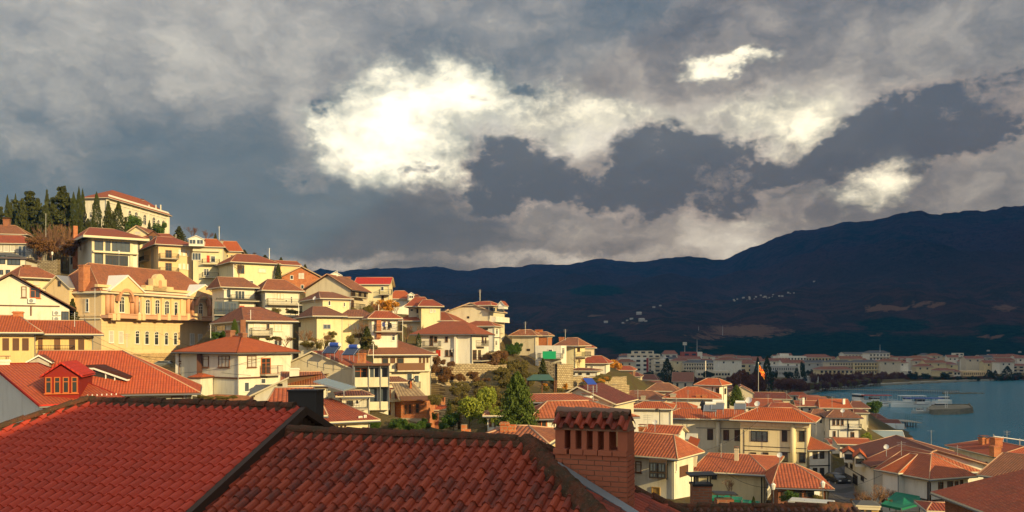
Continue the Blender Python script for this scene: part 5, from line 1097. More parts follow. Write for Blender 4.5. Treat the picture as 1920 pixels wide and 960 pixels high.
# street group, right
b = B('house', 'long shaded white house beside the alley with two little tiled dormers'); b.vol(1584, 124, 1640, 108, 874, 960, 829, dep=14, w=WHITE, r=T_MA, o=.6, ref='B', t=(0, 1), fas=FASB, cap=MORT, free=True).dorm(1583, 1599, 862, 850, 843, 117, 4, WHITE, T_OR, 'n', 1, trim=WOODD, yaw=-.35).dorm(1603, 1622, 870, 858, 848, 112.5, 4, WHITE, T_OR, 'n', 1, trim=WOODD, yaw=-.35)
b.win('F', 'n', (1586, 868, 1590, 876), (1595, 870, 1599, 879), (1600, 890, 1608, 908), (1615, 892, 1620, 902)).band('F', 885, 1584, 1625, DKM, .1)
b = B('house', 'large white corner house with sunlit red roofs and a dark corner post'); b.vol(1655, 105, 1742, 98.5, 896, 965, 850, Rr=1815, w=WHITE, r=T_CO, o=.7, ref='B', t=(.1, .62), cap=MORT, free=True).vol(1626, 112, 1690, 103, 884, 960, 842, dep=9, w=WHITE, r=T_CO, o=.5, ref='B', t=(.0, .8), cap=MORT, free=True)
b.win('F', 'B', (1630, 886, 1653, 904)).win('F', 'n', (1684, 892, 1691, 903), v=0).win('R', 'B', (1759, 903, 1768, 921), (1776, 902, 1786, 918), (1790, 902, 1796, 915), (1800, 900, 1805, 913), (1759, 941, 1764, 955), (1766, 941, 1771, 953), v=0).win('F', 'g', (1726, 942, 1736, 957), v=0)
b.post('F', 1741, 898, 960, WOODD, .22, .1, v=0).post('R', 1743, 898, 960, WOODD, .22, .1, v=0).band('F', 893, 1655, 1742, DKM, .1, .05, v=0).band('R', 936, 1743, 1812, DKM, .15, .06, v=0).band('F', 936, 1720, 1742, DKM, .15, .06, v=0)
b.vol(1768, 110, 1824, 112, 893, 940, 866, dep=7, w=LEMON, r=T_OR, o=.9, t=(.2, .75), fas=FASC, free=True)
b.vol(1657, 103.5, 1684, 101.5, 886, 925, 851, dep=7, w=WHITE, r=T_OR, o=.35, ref='B', fas=FASC, deep=.1, free=True)
b = B('house', 'white gabled house with a dark roof and pale verge at the lake side'); b.vol(1700, 125, 1735, 124, 843, 880, 829, dep=9, ax='S', t=(0, 1), w=WHITE, r=T_MA, o=.4).chim(1706, 821, .7, .3, BRICK, None)
b = B('house', 'wide house with a red sheet roof and yellow and grey walls at the right edge'); b.vol(1780, 140, 1866, 127, 855, 905, 829, Rr=1990, w=CREAM, r=T_RD, o=.5, ref='B', t=(.2, .9), free=True).chim(1844, 820, 1.2, .3, BRICK, 'c').chim(1868, 820, 1.4, .3, BRICK, None).chim(1866, 836, 1.3, -.02, BRICK, None).win('F', 'n', (1830, 867, 1836, 877), (1849, 866, 1852, 871))
m = MB(); m.tube(P(1863, 818, 134), P(1935, 828, 134), .08, n=5)
for x, y in ((1863, 818), (1881, 822), (1912, 826)): m.tube(P(x, y-4, 134), P(x, y+18, 134), .08, n=5)
m.build('roof_pipe', STEEL, b.root)
b = B('house', 'house with an old brown roof behind the large red roof at right'); b.vol(1845, 92, 1990, 86, 890, 940, 856, dep=10, w=LEMON, r=T_BR, o=.5, ref='A', t=(0, .9), free=True)
b = B('house', 'nearest house at the right edge with a broad deep red roof over a brick wall'); b.vol(1772, 62, 2064, 45, 925, 1010, 908, dep=10, w=BRICKD, r=T_RD, o=.7, ref='A', t=(.12, .9), cap=None, free=True)
b = B('house', 'low maroon roofed shed at the bottom right under the deep red roof', 'shed'); b.vol(1745, 78, 1800, 74, 958, 985, 948, dep=4, w=WHITE, r=T_RD, o=.4, ref='B')
b = B('restaurant', 'lakeside restaurant with a row of white awning panels under maroon roofs', 'restaurant'); b.vol(1633, 292, 1696, 283, 803, 818, 786, dep=12, w=BEIGE, r=T_MA, o=.4, ref='B', t=(.0, .9)).vol(1612, 300, 1668, 296, 790, 815, 775, dep=10, w=BEIGE, r=T_MA, o=.5, ref='B')
for k in range(4):
    x0 = 1631+k*16.4; m = MB(); m.obox(P(x0+.6, 803+k*.6, 281-k*.8), P(x0+15.6, 803.4+k*.6, 281-k*.8)-P(x0+.6, 803+k*.6, 281), (0, .4, 0), (0, 0, 1.75)); m.build('awning_panel', WFR, b.root)
b = B('conservatory', 'long glazed conservatory with pale ribs below the white awnings', 'conservatory'); b.vol(1628, 235, 1696, 226, 822, 842, 807, dep=6, w=GREY, r=COLG, o=.1, ref='B', fas=WFR, t=(0, 1), cap=WFR).win('F', 'p', (1632, 824, 1646, 834), (1650, 824, 1664, 834), (1668, 825, 1690, 835))
# middle distance roofs between the villa and the water
for (xa, da, xb, db, ye, yb_, yt_, w_, r_m, lab, t_) in (
    (1378, 255, 1482, 250, 748, 765, 735, BEIGE, T_MA, 'long maroon roofed house in front of the flagpole', (.1, .9)),
    (1482, 300, 1512, 298, 741, 752, 735, BEIGE, T_OR, 'small orange roofed house at the start of the quay', (.2, .8)),
    (1398, 200, 1452, 196, 763, 780, 747, WHITE, T_RD, 'red roofed house behind the satellite dish', (.1, .9)),
    (1440, 185, 1498, 181, 770, 785, 755, WHITE, T_RD, 'white walled house with a low red roof behind the cream villa', (.2, .7)),
    (1495, 215, 1535, 212, 762, 775, 751, WHITE, T_RD, 'white gabled house in the roof jumble near the lake', (0, 1)),
    (1515, 235, 1553, 232, 752, 764, 744, LEMON, T_RD, 'little yellow house in the roof jumble near the lake', (.1, .9)),
    (1540, 205, 1594, 200, 765, 778, 748, WHITE, T_OR, 'orange roofed white house left of the maroon lakeside roof', (.05, .95)),
    (1594, 222, 1628, 218, 765, 782, 752, CREAM, T_MA, 'maroon hip roofed house next to the lakeside tree', (.3, .7)),
    (1604, 200, 1626, 198, 774, 788, 767, CREAM, T_MA, 'tiny maroon roofed annex by the lakeside tree', (.2, .8)),
    (1500, 262, 1540, 259, 748, 758, 741, CREAM, T_RD, 'far low red roof beside the start of the quay', (.1, .9)),
    (1575, 140, 1632, 134, 833, 850, 822, WHITE, T_OR, 'narrow orange tiled roof above the alley', (0, 1)),
    (1562, 155, 1590, 152, 834, 850, 826, WHITE, T_RD, 'small red gateway roof at the end of the alley', (0, 1)),
    (1195, 262, 1246, 258, 724, 740, 714, BEIGE, T_MA, 'dark roofed low house before the big dark conifer', (.2, .8)),
    (1148, 250, 1192, 246, 722, 738, 712, BEIGE, T_RD, 'low red roofed house beneath the orange tree', (.2, .8)),
    (1160, 300, 1200, 298, 706, 720, 698, BEIGE, T_MA, 'maroon roof at the foot of the apartment blocks', (.2, .8)),
    (1192, 320, 1232, 316, 712, 724, 702, GREY, T_MA, 'grey walled house with a dark hip roof near the blocks', (.2, .8)),
    (1262, 330, 1298, 326, 716, 735, 698, FARB, T_FAR, 'beige gabled house between the two dark conifers', (0, 1)),
    (1348, 300, 1372, 300, 728, 745, 716, FARB, T_FAR, 'narrow far house right of the turret', (0, 1)),
    (1420, 232, 1470, 229, 759, 772, 750, CREAM, T_RD, 'cream house whose red roof shows left of the jumble', (.1, .9)),
    (1290, 205, 1330, 203, 757, 775, 748, WHITE, T_RD, 'white walled low house behind the turret house', (.1, .9))):
    bb = B('house', lab); bb.vol(xa, da, xb, db, ye, yb_, yt_, dep=9, w=w_, r=r_m, t=t_, ref='B', o=.5)
    wd = xb-xa
    for i in range(max(1, int(wd/16))):
        x = xa+6+i*15; bb.win('F', 'n', (x, ye+2.2, x+4, min(ye+9, yb_-1)))
for x, y, d_, l_ in ((1506, 748, 214, 'white pipe flue in the roof jumble'), (1582, 750, 202, 'white box flue on the orange lakeside roof')):
    e = empty('flue', P(x, y+10, d_), l_, 'flue'); m = MB(); m.box(P(x, y+5, d_), .5, .5, 1.8); m.build('flue_body', WFR, e); m = MB(); m.box(P(x, y-3, d_), .65, .65, .15); m.build('flue_cap', GRM, e)
# ------------------------------------------------------------------ lake, ground, mountains
def WP(px, py): d = EZ*FP/(py-HY); return ((px-CX)/FP*d, d)
LAKE = [WP(*q) for q in ((2600, 697), (2200, 703), (1920, 711.5), (1800, 716), (1720, 719.5), (1640, 724), (1580, 729), (1530, 735), (1500, 742), (1560, 749), (1600, 757), (1628, 768), (1640, 780), (1668, 792), (1702, 806), (1704, 840), (1712, 870), (1740, 905), (1850, 930), (2100, 930), (2700, 900))]
def inpoly(X, Y, poly):
    ins = np.zeros(X.shape, bool); n = len(poly)
    for i in range(n):
        x0, y0 = poly[i]; x1, y1 = poly[(i+1) % n]
        c = ((y0 > Y) != (y1 > Y)) & (X < (x1-x0)*(Y-y0)/(y1-y0+1e-12)+x0); ins ^= c
    return ins
def dpoly(X, Y, poly):
    D = np.full(X.shape, 1e9); n = len(poly)
    for i in range(n):
        x0, y0 = poly[i]; x1, y1 = poly[(i+1) % n]; dx_, dy_ = x1-x0, y1-y0; t = np.clip(((X-x0)*dx_+(Y-y0)*dy_)/(dx_*dx_+dy_*dy_), 0, 1)
        D = np.minimum(D, np.hypot(X-x0-t*dx_, Y-y0-t*dy_))
    return D
ctl = []
for cs, zb in FOOT:
    c = sum(cs, Vector((0, 0, 0)))/4
    if c.y < 22: continue
    for p in cs+[c]: ctl.append((p.x, p.y, zb, 1.0))
for px, py, d in ((100, 445, 225), (30, 440, 230), (180, 440, 225), (250, 442, 228), (330, 452, 232), (90, 500, 190), (100, 470, 200), (390, 455, 235), (460, 482, 245), (520, 500, 235), (640, 528, 215), (700, 560, 215), (305, 691, 146), (240, 690, 140), (350, 700, 135), (370, 745, 97), (430, 745, 96), (300, 740, 100),
                  (850, 702, 150), (900, 712, 140), (820, 712, 145), (880, 740, 125), (930, 740, 120), (880, 815, 98), (940, 835, 90), (850, 820, 100), (760, 830, 100), (700, 850, 95), (650, 880, 80), (850, 900, 75), (1000, 880, 75), (1000, 740, 125), (1050, 735, 130), (960, 700, 165), (1000, 700, 165), (1100, 725, 160), (1150, 722, 200), (1130, 740, 150), (820, 812, 110),
                  (1575, 905, 116), (1580, 955, 97), (1560, 960, 92), (1600, 930, 106), (1480, 945, 95), (1520, 948, 94), (1500, 960, 90), (1640, 958, 96), (1700, 960, 94), (1420, 955, 92), (1300, 960, 90), 
                  (1570, 860, 140), (1200, 740, 230), (1300, 730, 270), (1422, 745, 270), (1230, 725, 320), (1480, 748, 300)):
    p = P(px, py, d); ctl.append((p.x, p.y, p.z, 1.5))
for x, y, z in ((-400, 60, 25), (-250, 60, 26), (-300, 200, 58), (-500, 300, 60), (-250, 330, 62), (-150, 330, 50), (-60, 380, 10), (0, 360, 6), (-150, 450, 12), (-350, 500, 30), (60, 380, 4), (-100, 550, 4), (0, 480, 3), (100, 430, 3), (100, 520, 2.6), (0, 600, 3), (100, 650, 3), (200, 620, 2.6), (300, 750, 3), (400, 900, 3), (-300, 800, 8), (-800, 900, 15), (0, 900, 3), (200, 1000, 3), (600, 1000, 3), (900, 1000, 3), (-200, 1100, 6), (1500, 1000, 3),
                (150, 60, 10), (250, 100, 8), (120, 120, 8), (200, 180, 5), (60, 30, 11), (0, 10, 10), (0, 40, 10), (20, 40, 9.5), (12, 65, 9.5), (-10, 60, 12), (-40, 30, 14), (-50, 60, 17), (25, 75, 9.5), (40, 60, 9.5), (100, -60, 12), (-100, -60, 20), (300, 0, 8), (500, 100, 4), (150, 195, 2)): ctl.append((x, y, z, 3.0))
for x in range(20, 900, 55):
    for y in range(430, 1050, 55): ctl.append((x, y, 2.6, 1.0))
CT = np.array(ctl)
def ground_z(X, Y):
    X, Y = np.asarray(X, float), np.asarray(Y, float)
    num = np.zeros(X.shape); den = np.zeros(X.shape)
    for x, y, z, w in CT:
        q = ((X-x)**2+(Y-y)**2+9.0); k = w/q**2.4; num += k*z; den += k
    Z_ = num/den
    D = dpoly(X, Y, LAKE); I = inpoly(X, Y, LAKE)
    sh = np.clip(D/14, 0, 1); Z_ = np.where(I, -np.clip(D*.4, .3, 4), np.where(D < 14, 1.0+(np.maximum(Z_, 1.0)-1.0)*sh, np.maximum(Z_, 1.2))); return Z_
gx = np.concatenate([np.linspace(-3500, -300, 12)[:-1], np.arange(-300, 320, 4.), np.arange(320, 700, 20), np.linspace(700, 5200, 16)])
gy = np.concatenate([np.linspace(-2500, -60, 8)[:-1], np.arange(-60, 420, 4.), np.arange(420, 760, 10), np.linspace(760, 1250, 10)])
GX, GY = np.meshgrid(gx, gy); GZ = ground_z(GX, GY)
for cs, zb in FOOT:     # keep the ground out of every building
    xs, ys = [p.x for p in cs], [p.y for p in cs]; I = (GX > min(xs)-4) & (GX < max(xs)+7) & (GY > min(ys)-9) & (GY < max(ys)+2); GZ = np.where(I, np.minimum(GZ, zb+.2), GZ)
def grid_mesh(name, GX, GY, GZ, mat, smooth=True):
    ny, nx = GX.shape; v = np.stack([GX, GY, GZ], 2).reshape(-1, 3); idx = np.arange(nx*ny).reshape(ny, nx)
    f = np.stack([idx[:-1, :-1], idx[:-1, 1:], idx[1:, 1:], idx[1:, :-1]], 2).reshape(-1, 4)
    me = bpy.data.meshes.new(name); me.from_pydata(v.tolist(), [], f.tolist()); me.materials.append(mat)
    if smooth: me.shade_smooth()
    o = bpy.data.objects.new(name, me); COL.objects.link(o); return o
m_, g_, b_ = newmat('hillside soil and grass'); t_ = g_.n('ShaderNodeTexCoord').outputs['Object']
n1, n2, n3 = g_.noise(t_, .05, 6, .65), g_.noise(t_, .4, 6, .7), g_.noise(t_, 3, 4, .6)
c_ = g_.mix(g_.rng(n1, .42, .6), (.17, .125, .06, 1), (.10, .085, .035, 1)); c_ = g_.mix(g_.rng(n2, .45, .65), c_, (.10, .065, .035, 1)); c_ = g_.mix(g_.m('MULTIPLY', n3, .5), c_, (.05, .045, .02, 1))
setb(b_, g_, c_, .95, 0, .1, g_.m('ADD', n2, n3), .3, .8)
tag(grid_mesh('ground', GX, GY, GZ, m_), kind='structure')
# lake surface
m_, g_, b_ = newmat('lake water'); t_ = g_.n('ShaderNodeTexCoord').outputs['Object']
n1 = g_.noise(g_.v('MULTIPLY', t_, (1, .6, 1)), .45, 5, .65); n2 = g_.noise(t_, 1.6, 3, .6); n3 = g_.noise(g_.v('MULTIPLY', t_, (.35, 1, 1)), .02, 4, .6)
setb(b_, g_, g_.mix(n3, (.014, .15, .22, 1), (.03, .22, .30, 1)), .16, 0, .5, g_.m('ADD', n1, g_.m('MULTIPLY', n2, .4)), .9, .8); b_.inputs['IOR'].default_value = 1.33
m = MB(); m.face([(60, 150, 0), (5200, 150, 0), (5200, 1240, 0), (60, 1240, 0)]); tag(m.build('lake_water', m_, None), kind='structure')
# far mountains, deep blue with distance
SKY = [(-400, 560), (300, 545), (560, 520), (600, 502), (640, 513), (700, 501), (760, 502), (870, 506), (930, 500), (1000, 495), (1050, 497), (1120, 488), (1190, 490), (1260, 484), (1320, 480), (1356, 486), (1400, 470), (1440, 455), (1490, 431), (1560, 425), (1630, 414), (1700, 400), (1728, 393), (1760, 402), (1830, 396), (1920, 386), (2300, 360), (2700, 380)]
pxs = np.arange(-400, 2701, 7.0); sy = np.interp(pxs, [a for a, _ in SKY], [b for _, b in SKY]); Rd = np.interp(pxs, [-400, 900, 1350, 1700, 2700], [4000, 3800, 3500, 2900, 2800])
NT, NB = 96, 8
MX = np.zeros((NT+NB, len(pxs))); MY = MX.copy(); MZ = MX.copy(); FLD = MX.copy()
for j, px in enumerate(pxs):
    k = (px-CX)/FP; zr = EZ+(HY-sy[j])/FP*Rd[j]; zr += 14*mnoise.fractal(Vector((px*.013, 3, 1)), 1.0, 2.2, 5)+4*mnoise.fractal(Vector((px*.08, 9, 1)), .8, 2.2, 3)
    for i in range(NT+NB):
        if i < NT:
            t = i/(NT-1); Y = 1060+(Rd[j]-1060)*t; X = k*Y
            # spurs and gullies running down from the ridge
            n = mnoise.ridged_multi_fractal(Vector((X*.0016, Y*.0011, 2.2)), .9, 2.1, 6, 1.0, 2.0)
            n2_ = mnoise.fractal(Vector((X*.006, Y*.006, 5.0)), .9, 2.1, 5)
            z = 3+(zr-3)*(.25*t+.75*t**1.6)+((n-1.0)*80+n2_*22)*math.sin(math.pi*min(t*1.02, 1))*(.35+.65*t)
            z = max(z, 3+6*t)
        else:
            t = (i-NT+1)/NB; Y = Rd[j]+900*t; X = k*Y; z = zr*(1-.8*t)
        MX[i, j], MY[i, j], MZ[i, j] = X, Y, z
PY = HY-(MZ-EZ)/MY*FP; PXg = np.broadcast_to(pxs, PY.shape)
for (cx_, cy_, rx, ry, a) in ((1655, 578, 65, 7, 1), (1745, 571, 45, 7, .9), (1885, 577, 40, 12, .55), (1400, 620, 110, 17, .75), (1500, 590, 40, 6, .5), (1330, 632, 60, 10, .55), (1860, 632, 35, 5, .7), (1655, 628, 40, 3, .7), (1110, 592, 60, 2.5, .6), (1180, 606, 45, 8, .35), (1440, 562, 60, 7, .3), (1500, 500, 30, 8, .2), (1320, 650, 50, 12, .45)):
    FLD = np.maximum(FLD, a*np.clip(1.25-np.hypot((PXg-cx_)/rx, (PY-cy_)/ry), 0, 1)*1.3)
PINE = np.zeros(PY.shape)
for (cx_, cy_, rx, ry, a) in ((1600, 650, 330, 28, 1), (1120, 545, 55, 12, .9), (1250, 655, 120, 16, 1), (1680, 610, 90, 18, .7), (1880, 620, 60, 14, .8), (1100, 640, 90, 20, .8), (1820, 660, 160, 30, 1)):
    PINE = np.maximum(PINE, a*np.clip(1.35-np.hypot((PXg-cx_)/rx, (PY-cy_)/ry), 0, 1)*1.3)
m_, g_, b_ = newmat('wooded mountain slopes'); t_ = g_.n('ShaderNodeTexCoord').outputs['Object']
at = g_.n('ShaderNodeAttribute', attribute_name='fields').outputs['Fac']; at2 = g_.n('ShaderNodeAttribute', attribute_name='pines').outputs['Fac']
n1, n2, n3 = g_.noise(t_, .0022, 6, .65), g_.noise(t_, .02, 6, .7), g_.noise(t_, .09, 4, .7)
c_ = g_.mix(g_.rng(n1, .4, .6), (.040, .024, .024, 1), (.016, .024, .014, 1)); c_ = g_.mix(g_.m('MULTIPLY', g_.rng(n2, .4, .62), .7), c_, (.062, .040, .038, 1)); c_ = g_.mix(g_.rng(n3, .52, .62), c_, (.016, .018, .012, 1))
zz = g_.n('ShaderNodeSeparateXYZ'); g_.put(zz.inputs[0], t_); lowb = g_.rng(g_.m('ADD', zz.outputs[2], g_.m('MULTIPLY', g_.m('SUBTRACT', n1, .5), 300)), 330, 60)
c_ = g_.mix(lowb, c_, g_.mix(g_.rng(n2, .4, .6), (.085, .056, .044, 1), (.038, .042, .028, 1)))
c_ = g_.mix(g_.rng(g_.m('ADD', at2, g_.m('MULTIPLY', g_.m('SUBTRACT', n2, .5), 1.4)), .3, .7), c_, g_.mix(g_.rng(n3, .4, .6), (.010, .034, .020, 1), (.018, .052, .030, 1)))
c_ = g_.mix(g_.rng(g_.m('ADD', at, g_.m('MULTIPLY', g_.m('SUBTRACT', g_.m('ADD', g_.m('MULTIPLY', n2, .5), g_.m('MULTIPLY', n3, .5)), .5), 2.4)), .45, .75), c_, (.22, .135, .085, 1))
setb(b_, g_, c_, 1, 0, 0, g_.m('ADD', n3, g_.m('MULTIPLY', n2, 2)), 30, 1)
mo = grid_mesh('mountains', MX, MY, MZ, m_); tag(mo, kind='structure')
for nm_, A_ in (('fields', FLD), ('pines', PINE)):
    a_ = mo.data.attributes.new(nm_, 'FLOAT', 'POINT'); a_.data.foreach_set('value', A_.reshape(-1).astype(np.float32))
def mpos(px, py):
    j = int(round((px-pxs[0])/7)); c = PY[:NT, j]
    i = next((i for i in range(NT) if c[i] < py), NT-1); return Vector(((px-CX)/FP*MY[i, j], MY[i, j], MZ[i, j]))
# invented ridge out of frame, added to shade the lake, far shore and mountains
perp = Vector((-SH.y, SH.x, 0)); A0 = Vector((0, 335, 0))+SH*1200
rw = np.linspace(0, 5200, 90); rs_ = np.linspace(-900, 900, 25); RX = np.zeros((len(rw), len(rs_))); RY = RX.copy(); RZ = RX.copy()
for i, w_ in enumerate(rw):
    H_ = min(500+.62*w_, 1750)+60*mnoise.fractal(Vector((w_*.004, 7, 0)), 1, 2, 4)
    if i == 0: H_ = -5
    for j, s_ in enumerate(rs_):
        q = A0+perp*(w_ if i else -60)+SH*(s_+(0)); f = max(0, 1-abs(s_)/900)
        RX[i, j], RY[i, j] = q.x, q.y; RZ[i, j] = -5+(H_+5)*(f**.9)+(0 if f in (0, 1) else 40*mnoise.fractal(Vector((q.x*.003, q.y*.003, 1)), 1, 2, 4)*(f < .95))
tag(grid_mesh('added_shade_ridge', RX, RY, RZ, mo.data.materials[0]), kind='structure')
# ------------------------------------------------------------------ far shore
m = MB(); fs = [Vector((x, y, 0)) for x, y in LAKE[:9]][::-1]
for a, c_ in zip(fs[:-1], fs[1:]):
    dd = (c_-a); nn = Vector((-dd.y, dd.x, 0)).normalized(); m.obox(Vector((a.x, a.y, -1))-nn*.6, dd, nn*5.6, (0, 0, 2.25))
tag(m.build('promenade', CONC, None), kind='structure')
GXP = lambda d: 3.0
def far(x0, x1, yt, d, w=FARW, rows=4, st='n', roof=None, yr=None, lab='', name='apartment_block', cat='apartment block', dep=14, cols=None, da=None, base=None, group=None, balc=False, t=(.15, .85), ax='F', wl=.55):
    yb_ = HY+(EZ-3)/d*FP if base is None else base; b = B(name, lab, cat, group)
    b.vol(x0, da or d, x1, d, yt, yb_, yr, dep=dep, w=w, r=roof or T_FAR, roof=bool(roof), o=.6, gut=False, cap=None, ref='B', t=t, ax=ax, fas=FARW)
    q, dd, n, l = b.walls[0]['F']; ze, zb = b.walls[0]['ze'], b.walls[0]['zb']
    rows = max(1, min(rows, int((ze-zb)/2.7))) if rows else 0; cols = cols or max(2, int(l/4.6)); fh = min(3.1, (ze-zb-.5)/max(rows, 1))
    for r in range(rows):
        z0 = ze-.9-fh*(r+1)+1.1+(.5 if roof else .2)
        for c in range(cols):
            wdt = l/cols; m = MB(); o_ = Vector((q.x, q.y, z0-.25))+dd*(wdt*(c+.5)-wdt*wl/2)
            m.obox(o_-n*.2, dd*(wdt*wl), n*.28, (0, 0, 1.55)); m.build('window', GLS, b.root)
        if balc:
            m = MB(); o_ = Vector((q.x, q.y, z0-.75)); m.obox(o_, dd*l, n*1.1, (0, 0, .75)); m.build('balcony', w, b.root)
    return b
far(1163, 1217, 671, 640, FARW, 5, lab='pale grey apartment block at the left end of the far town', dep=10).post('F', 1214, 671, 712, FARR, 1.5, .3, name='stair_panel')
far(1180, 1238, 664, 720, FARB, 5, lab='stepped beige apartment block with a dark roofline behind the pale grey one', balc=True); far(1186, 1226, 658, 722, FARB, 1, lab='narrow roof storey on top of the stepped beige apartment block', name='penthouse', cat='penthouse', base=664, dep=8)
far(1246, 1270, 664, 800, FARW, 2, roof=T_FAR, yr=657, lab='small white twin gabled house behind the far conifer', name='house', cat='house')
b = far(1281, 1308, 660, 760, FARR, 4, lab='dark red painted block carrying a lattice radio mast', st='n'); b.vol(1308, 759, 1317, 759, 660, 700, roof=False, dep=9, w=FARW)
far(1226, 1282, 675, 680, FARB, 4, lab='beige apartment block with long balconies behind the dark conifer', balc=True)
far(1282, 1386, 680, 660, FARB, 4, roof=T_GR, yr=675, lab='very long hotel like block with strip balconies and a grey roof', balc=True, cols=22, name='hotel', cat='hotel')
far(1308, 1369, 696, 615, FARB, 1, lab='low beige building with a dark colonnade in front of the long block', cols=11, wl=.7, name='hall', cat='hall', dep=10)
far(1385, 1416, 682, 690, FARY, 3, roof=T_FAR, yr=674, lab='cream gabled block right of the long hotel like block')
far(1416, 1442, 686, 670, FARG, 3, lab='plain grey block partly hidden by tall trees by the flagpole')
far(1459, 1512, 668, 700, FARW, 3, lab='white block with a small roof box and regular loggias', balc=True, cols=9); far(1466, 1479, 663, 702, FARW, 0, lab='small white roof box on the white block with loggias', name='penthouse', cat='penthouse', base=668, dep=6)
far(1440, 1497, 686, 625, FARG, 3, lab='grey office block with narrow vertical fins', cols=14, wl=.35, name='office_block', cat='office block')
far(1510, 1559, 670, 710, FARY, 4, roof=T_FAR, yr=664, lab='ochre block with arches and a dark brown roof', cols=8)
far(1555, 1600, 679, 672, FARB, 3, roof=T_GR, yr=675, lab='left half of the long beige block under the twin gabled block', cols=9, balc=True); far(1602, 1650, 679, 668, FARY, 3, roof=T_GR, yr=675, lab='right half of the long beige block with small gables', cols=9, balc=True)
far(1584, 1622, 664, 780, FARW, 4, roof=T_GR, yr=660, lab='white twin gabled apartment block with dark central stair', cols=6, balc=True, t=(0, 1))
far(1630, 1668, 662, 720, FARW, 7, roof=T_GR, yr=657, lab='tallest white tower block with stacked balconies', cols=6, balc=True)
far(1537, 1600, 693, 600, FARY, 2, roof=T_FAR, yr=687, lab='yellow ended house with a long dark red roof behind the bare trees', name='house', cat='house', cols=8)
far(1500, 1535, 706, 545, FARG, 1, lab='low grey green pavilion beside the quay', name='pavilion', cat='pavilion', dep=8)
far(1668, 1712, 672, 800, FARB, 3, roof=T_FAR, yr=668, lab='low beige block right of the tower block'); far(1708, 1750, 674, 780, FARR, 3, roof=T_FAR, yr=668, lab='dark red block with a long maroon roof'); far(1750, 1766, 676, 775, FARW, 3, roof=T_FAR, yr=671, lab='narrow white gabled end right of the dark red block', t=(0, 1), ax='S')
far(1783, 1838, 675, 860, FARB, 2, roof=T_FAR, yr=671, lab='long low beige block far back on the right'); far(1791, 1807, 662, 1040, FARW, 1, base=667, lab='lone white villa on the slope above the right part of town', name='villa', cat='villa', dep=9)
far(1835, 1868, 681, 780, FARW, 2, lab='plain white block at the far right', cols=5); far(1722, 1750, 694, 690, FARW, 3, lab='white balconied block behind the round green tree', balc=True)
far(1763, 1788, 695, 640, FARY, 3, roof=T_FAR, yr=690, lab='yellow house with stacked balconies on the far waterfront', name='house', cat='house', balc=True); far(1788, 1801, 697, 640, FARW, 3, roof=T_FAR, yr=692, lab='narrow white house with red roof on the far waterfront', name='house', cat='house')
far(1806, 1851, 696, 645, OCHRE, 3, lab='ochre waterfront building with a row of tall columns', cols=12, wl=.4, name='hotel', cat='hotel'); far(1866, 1888, 690, 700, FARR, 2, roof=T_FAR, yr=684, lab='brick red house between dark trees on the far right', name='house', cat='house')
far(1897, 1945, 686, 700, FARB, 4, roof=T_FAR, yr=682, lab='beige block with white balconies at the right edge', balc=True); far(1700, 1722, 696, 680, FARW, 2, lab='white low block with a flat canopy behind the waterfront trees')
rf_ = random.Random(11); n_ = 0
for k in range(130):      # the low roofs that fill the far town
    d = rf_.uniform(575, 900); px = rf_.uniform(1150, 1940); d = max(d, 655+rf_.uniform(0, 60)) if px > 1500 else d; d = max(d, 690+rf_.uniform(0, 90)) if px > 1740 else d
    if px < 1500 and d < 620: d += 120
    wd = rf_.uniform(9, 17); ht = rf_.uniform(6, 12); x0 = px; x1 = px+wd/d*FP; yb_ = HY+25/d*FP; yt_ = yb_-ht/d*FP
    wf_, rf2 = rf_.choice(((FARW, 'white'), (FARB, 'beige'), (FARY, 'yellowish'), (FARW, 'white'), (FARG, 'grey'))), rf_.choice(((T_FAR, 'brown'), (T_BR, 'weathered'), (T_GR, 'grey'), (T_FAR, 'brown')))
    zone = 'left of the flagpole' if px < 1420 else 'behind the bare promenade trees' if px < 1700 else 'at the right end'
    b = B('far_house', 'low %s house with a %s roof in the far town %s' % (wf_[1], rf2[1], zone), 'house', 'small low houses filling the far town')
    b.vol(x0, d+rf_.uniform(-3, 3), x1, d, yt_, yb_, yt_-2.2/d*FP, dep=9, w=wf_[0], r=rf2[0], o=.5, gut=False, cap=None, ref='B', t=rf_.choice([(0, 1), (.3, .7)]), fas=FARW)
    for i in range(2):
        m = MB(); q, dd, n, l = b.walls[0]['F']; m.obox(Vector((q.x, q.y, b.walls[0]['ze']-2.2))+dd*l*(.2+.4*i), dd*1.2, n*.08, (0, 0, 1.3)); m.build('window', GLS, b.root)
# hamlets on the mountain
vb = MB(); vb.box((0, 0, 2.5), 9, 7, 5); vh = empty('village_house', (0, 0, 0), 'tiny pale house of the hamlet on the mountainside', 'house', 'tiny hamlet houses on the mountain'); vb.build('wall', FARG, vh)
vr = MB(); vr.face([(-5, -4, 5), (5, -4, 5), (5, 0, 7.5), (-5, 0, 7.5)]); vr.face([(5, 4, 5), (-5, 4, 5), (-5, 0, 7.5), (5, 0, 7.5)]); vr.face([(-5, -4, 5), (-5, 0, 7.5), (-5, 4, 5)]); vr.face([(5, 4, 5), (5, 0, 7.5), (5, -4, 5)]); vr.build('roof', FARG, vh)
hp = [(1372+rf_.random()*118, 0) for _ in range(26)]
for k, (px, _) in enumerate(hp):
    py = 566-(px-1372)*.11+rf_.uniform(-3, 3.5); q = mpos(px, py)
    if k == 0: vh.location = q; vh.scale = (.5, .5, .5)
    else: dup(vh, q, scale=(rf_.uniform(.25, .6)*q.y/2300,)*3, rz=rf_.uniform(-.6, .6))
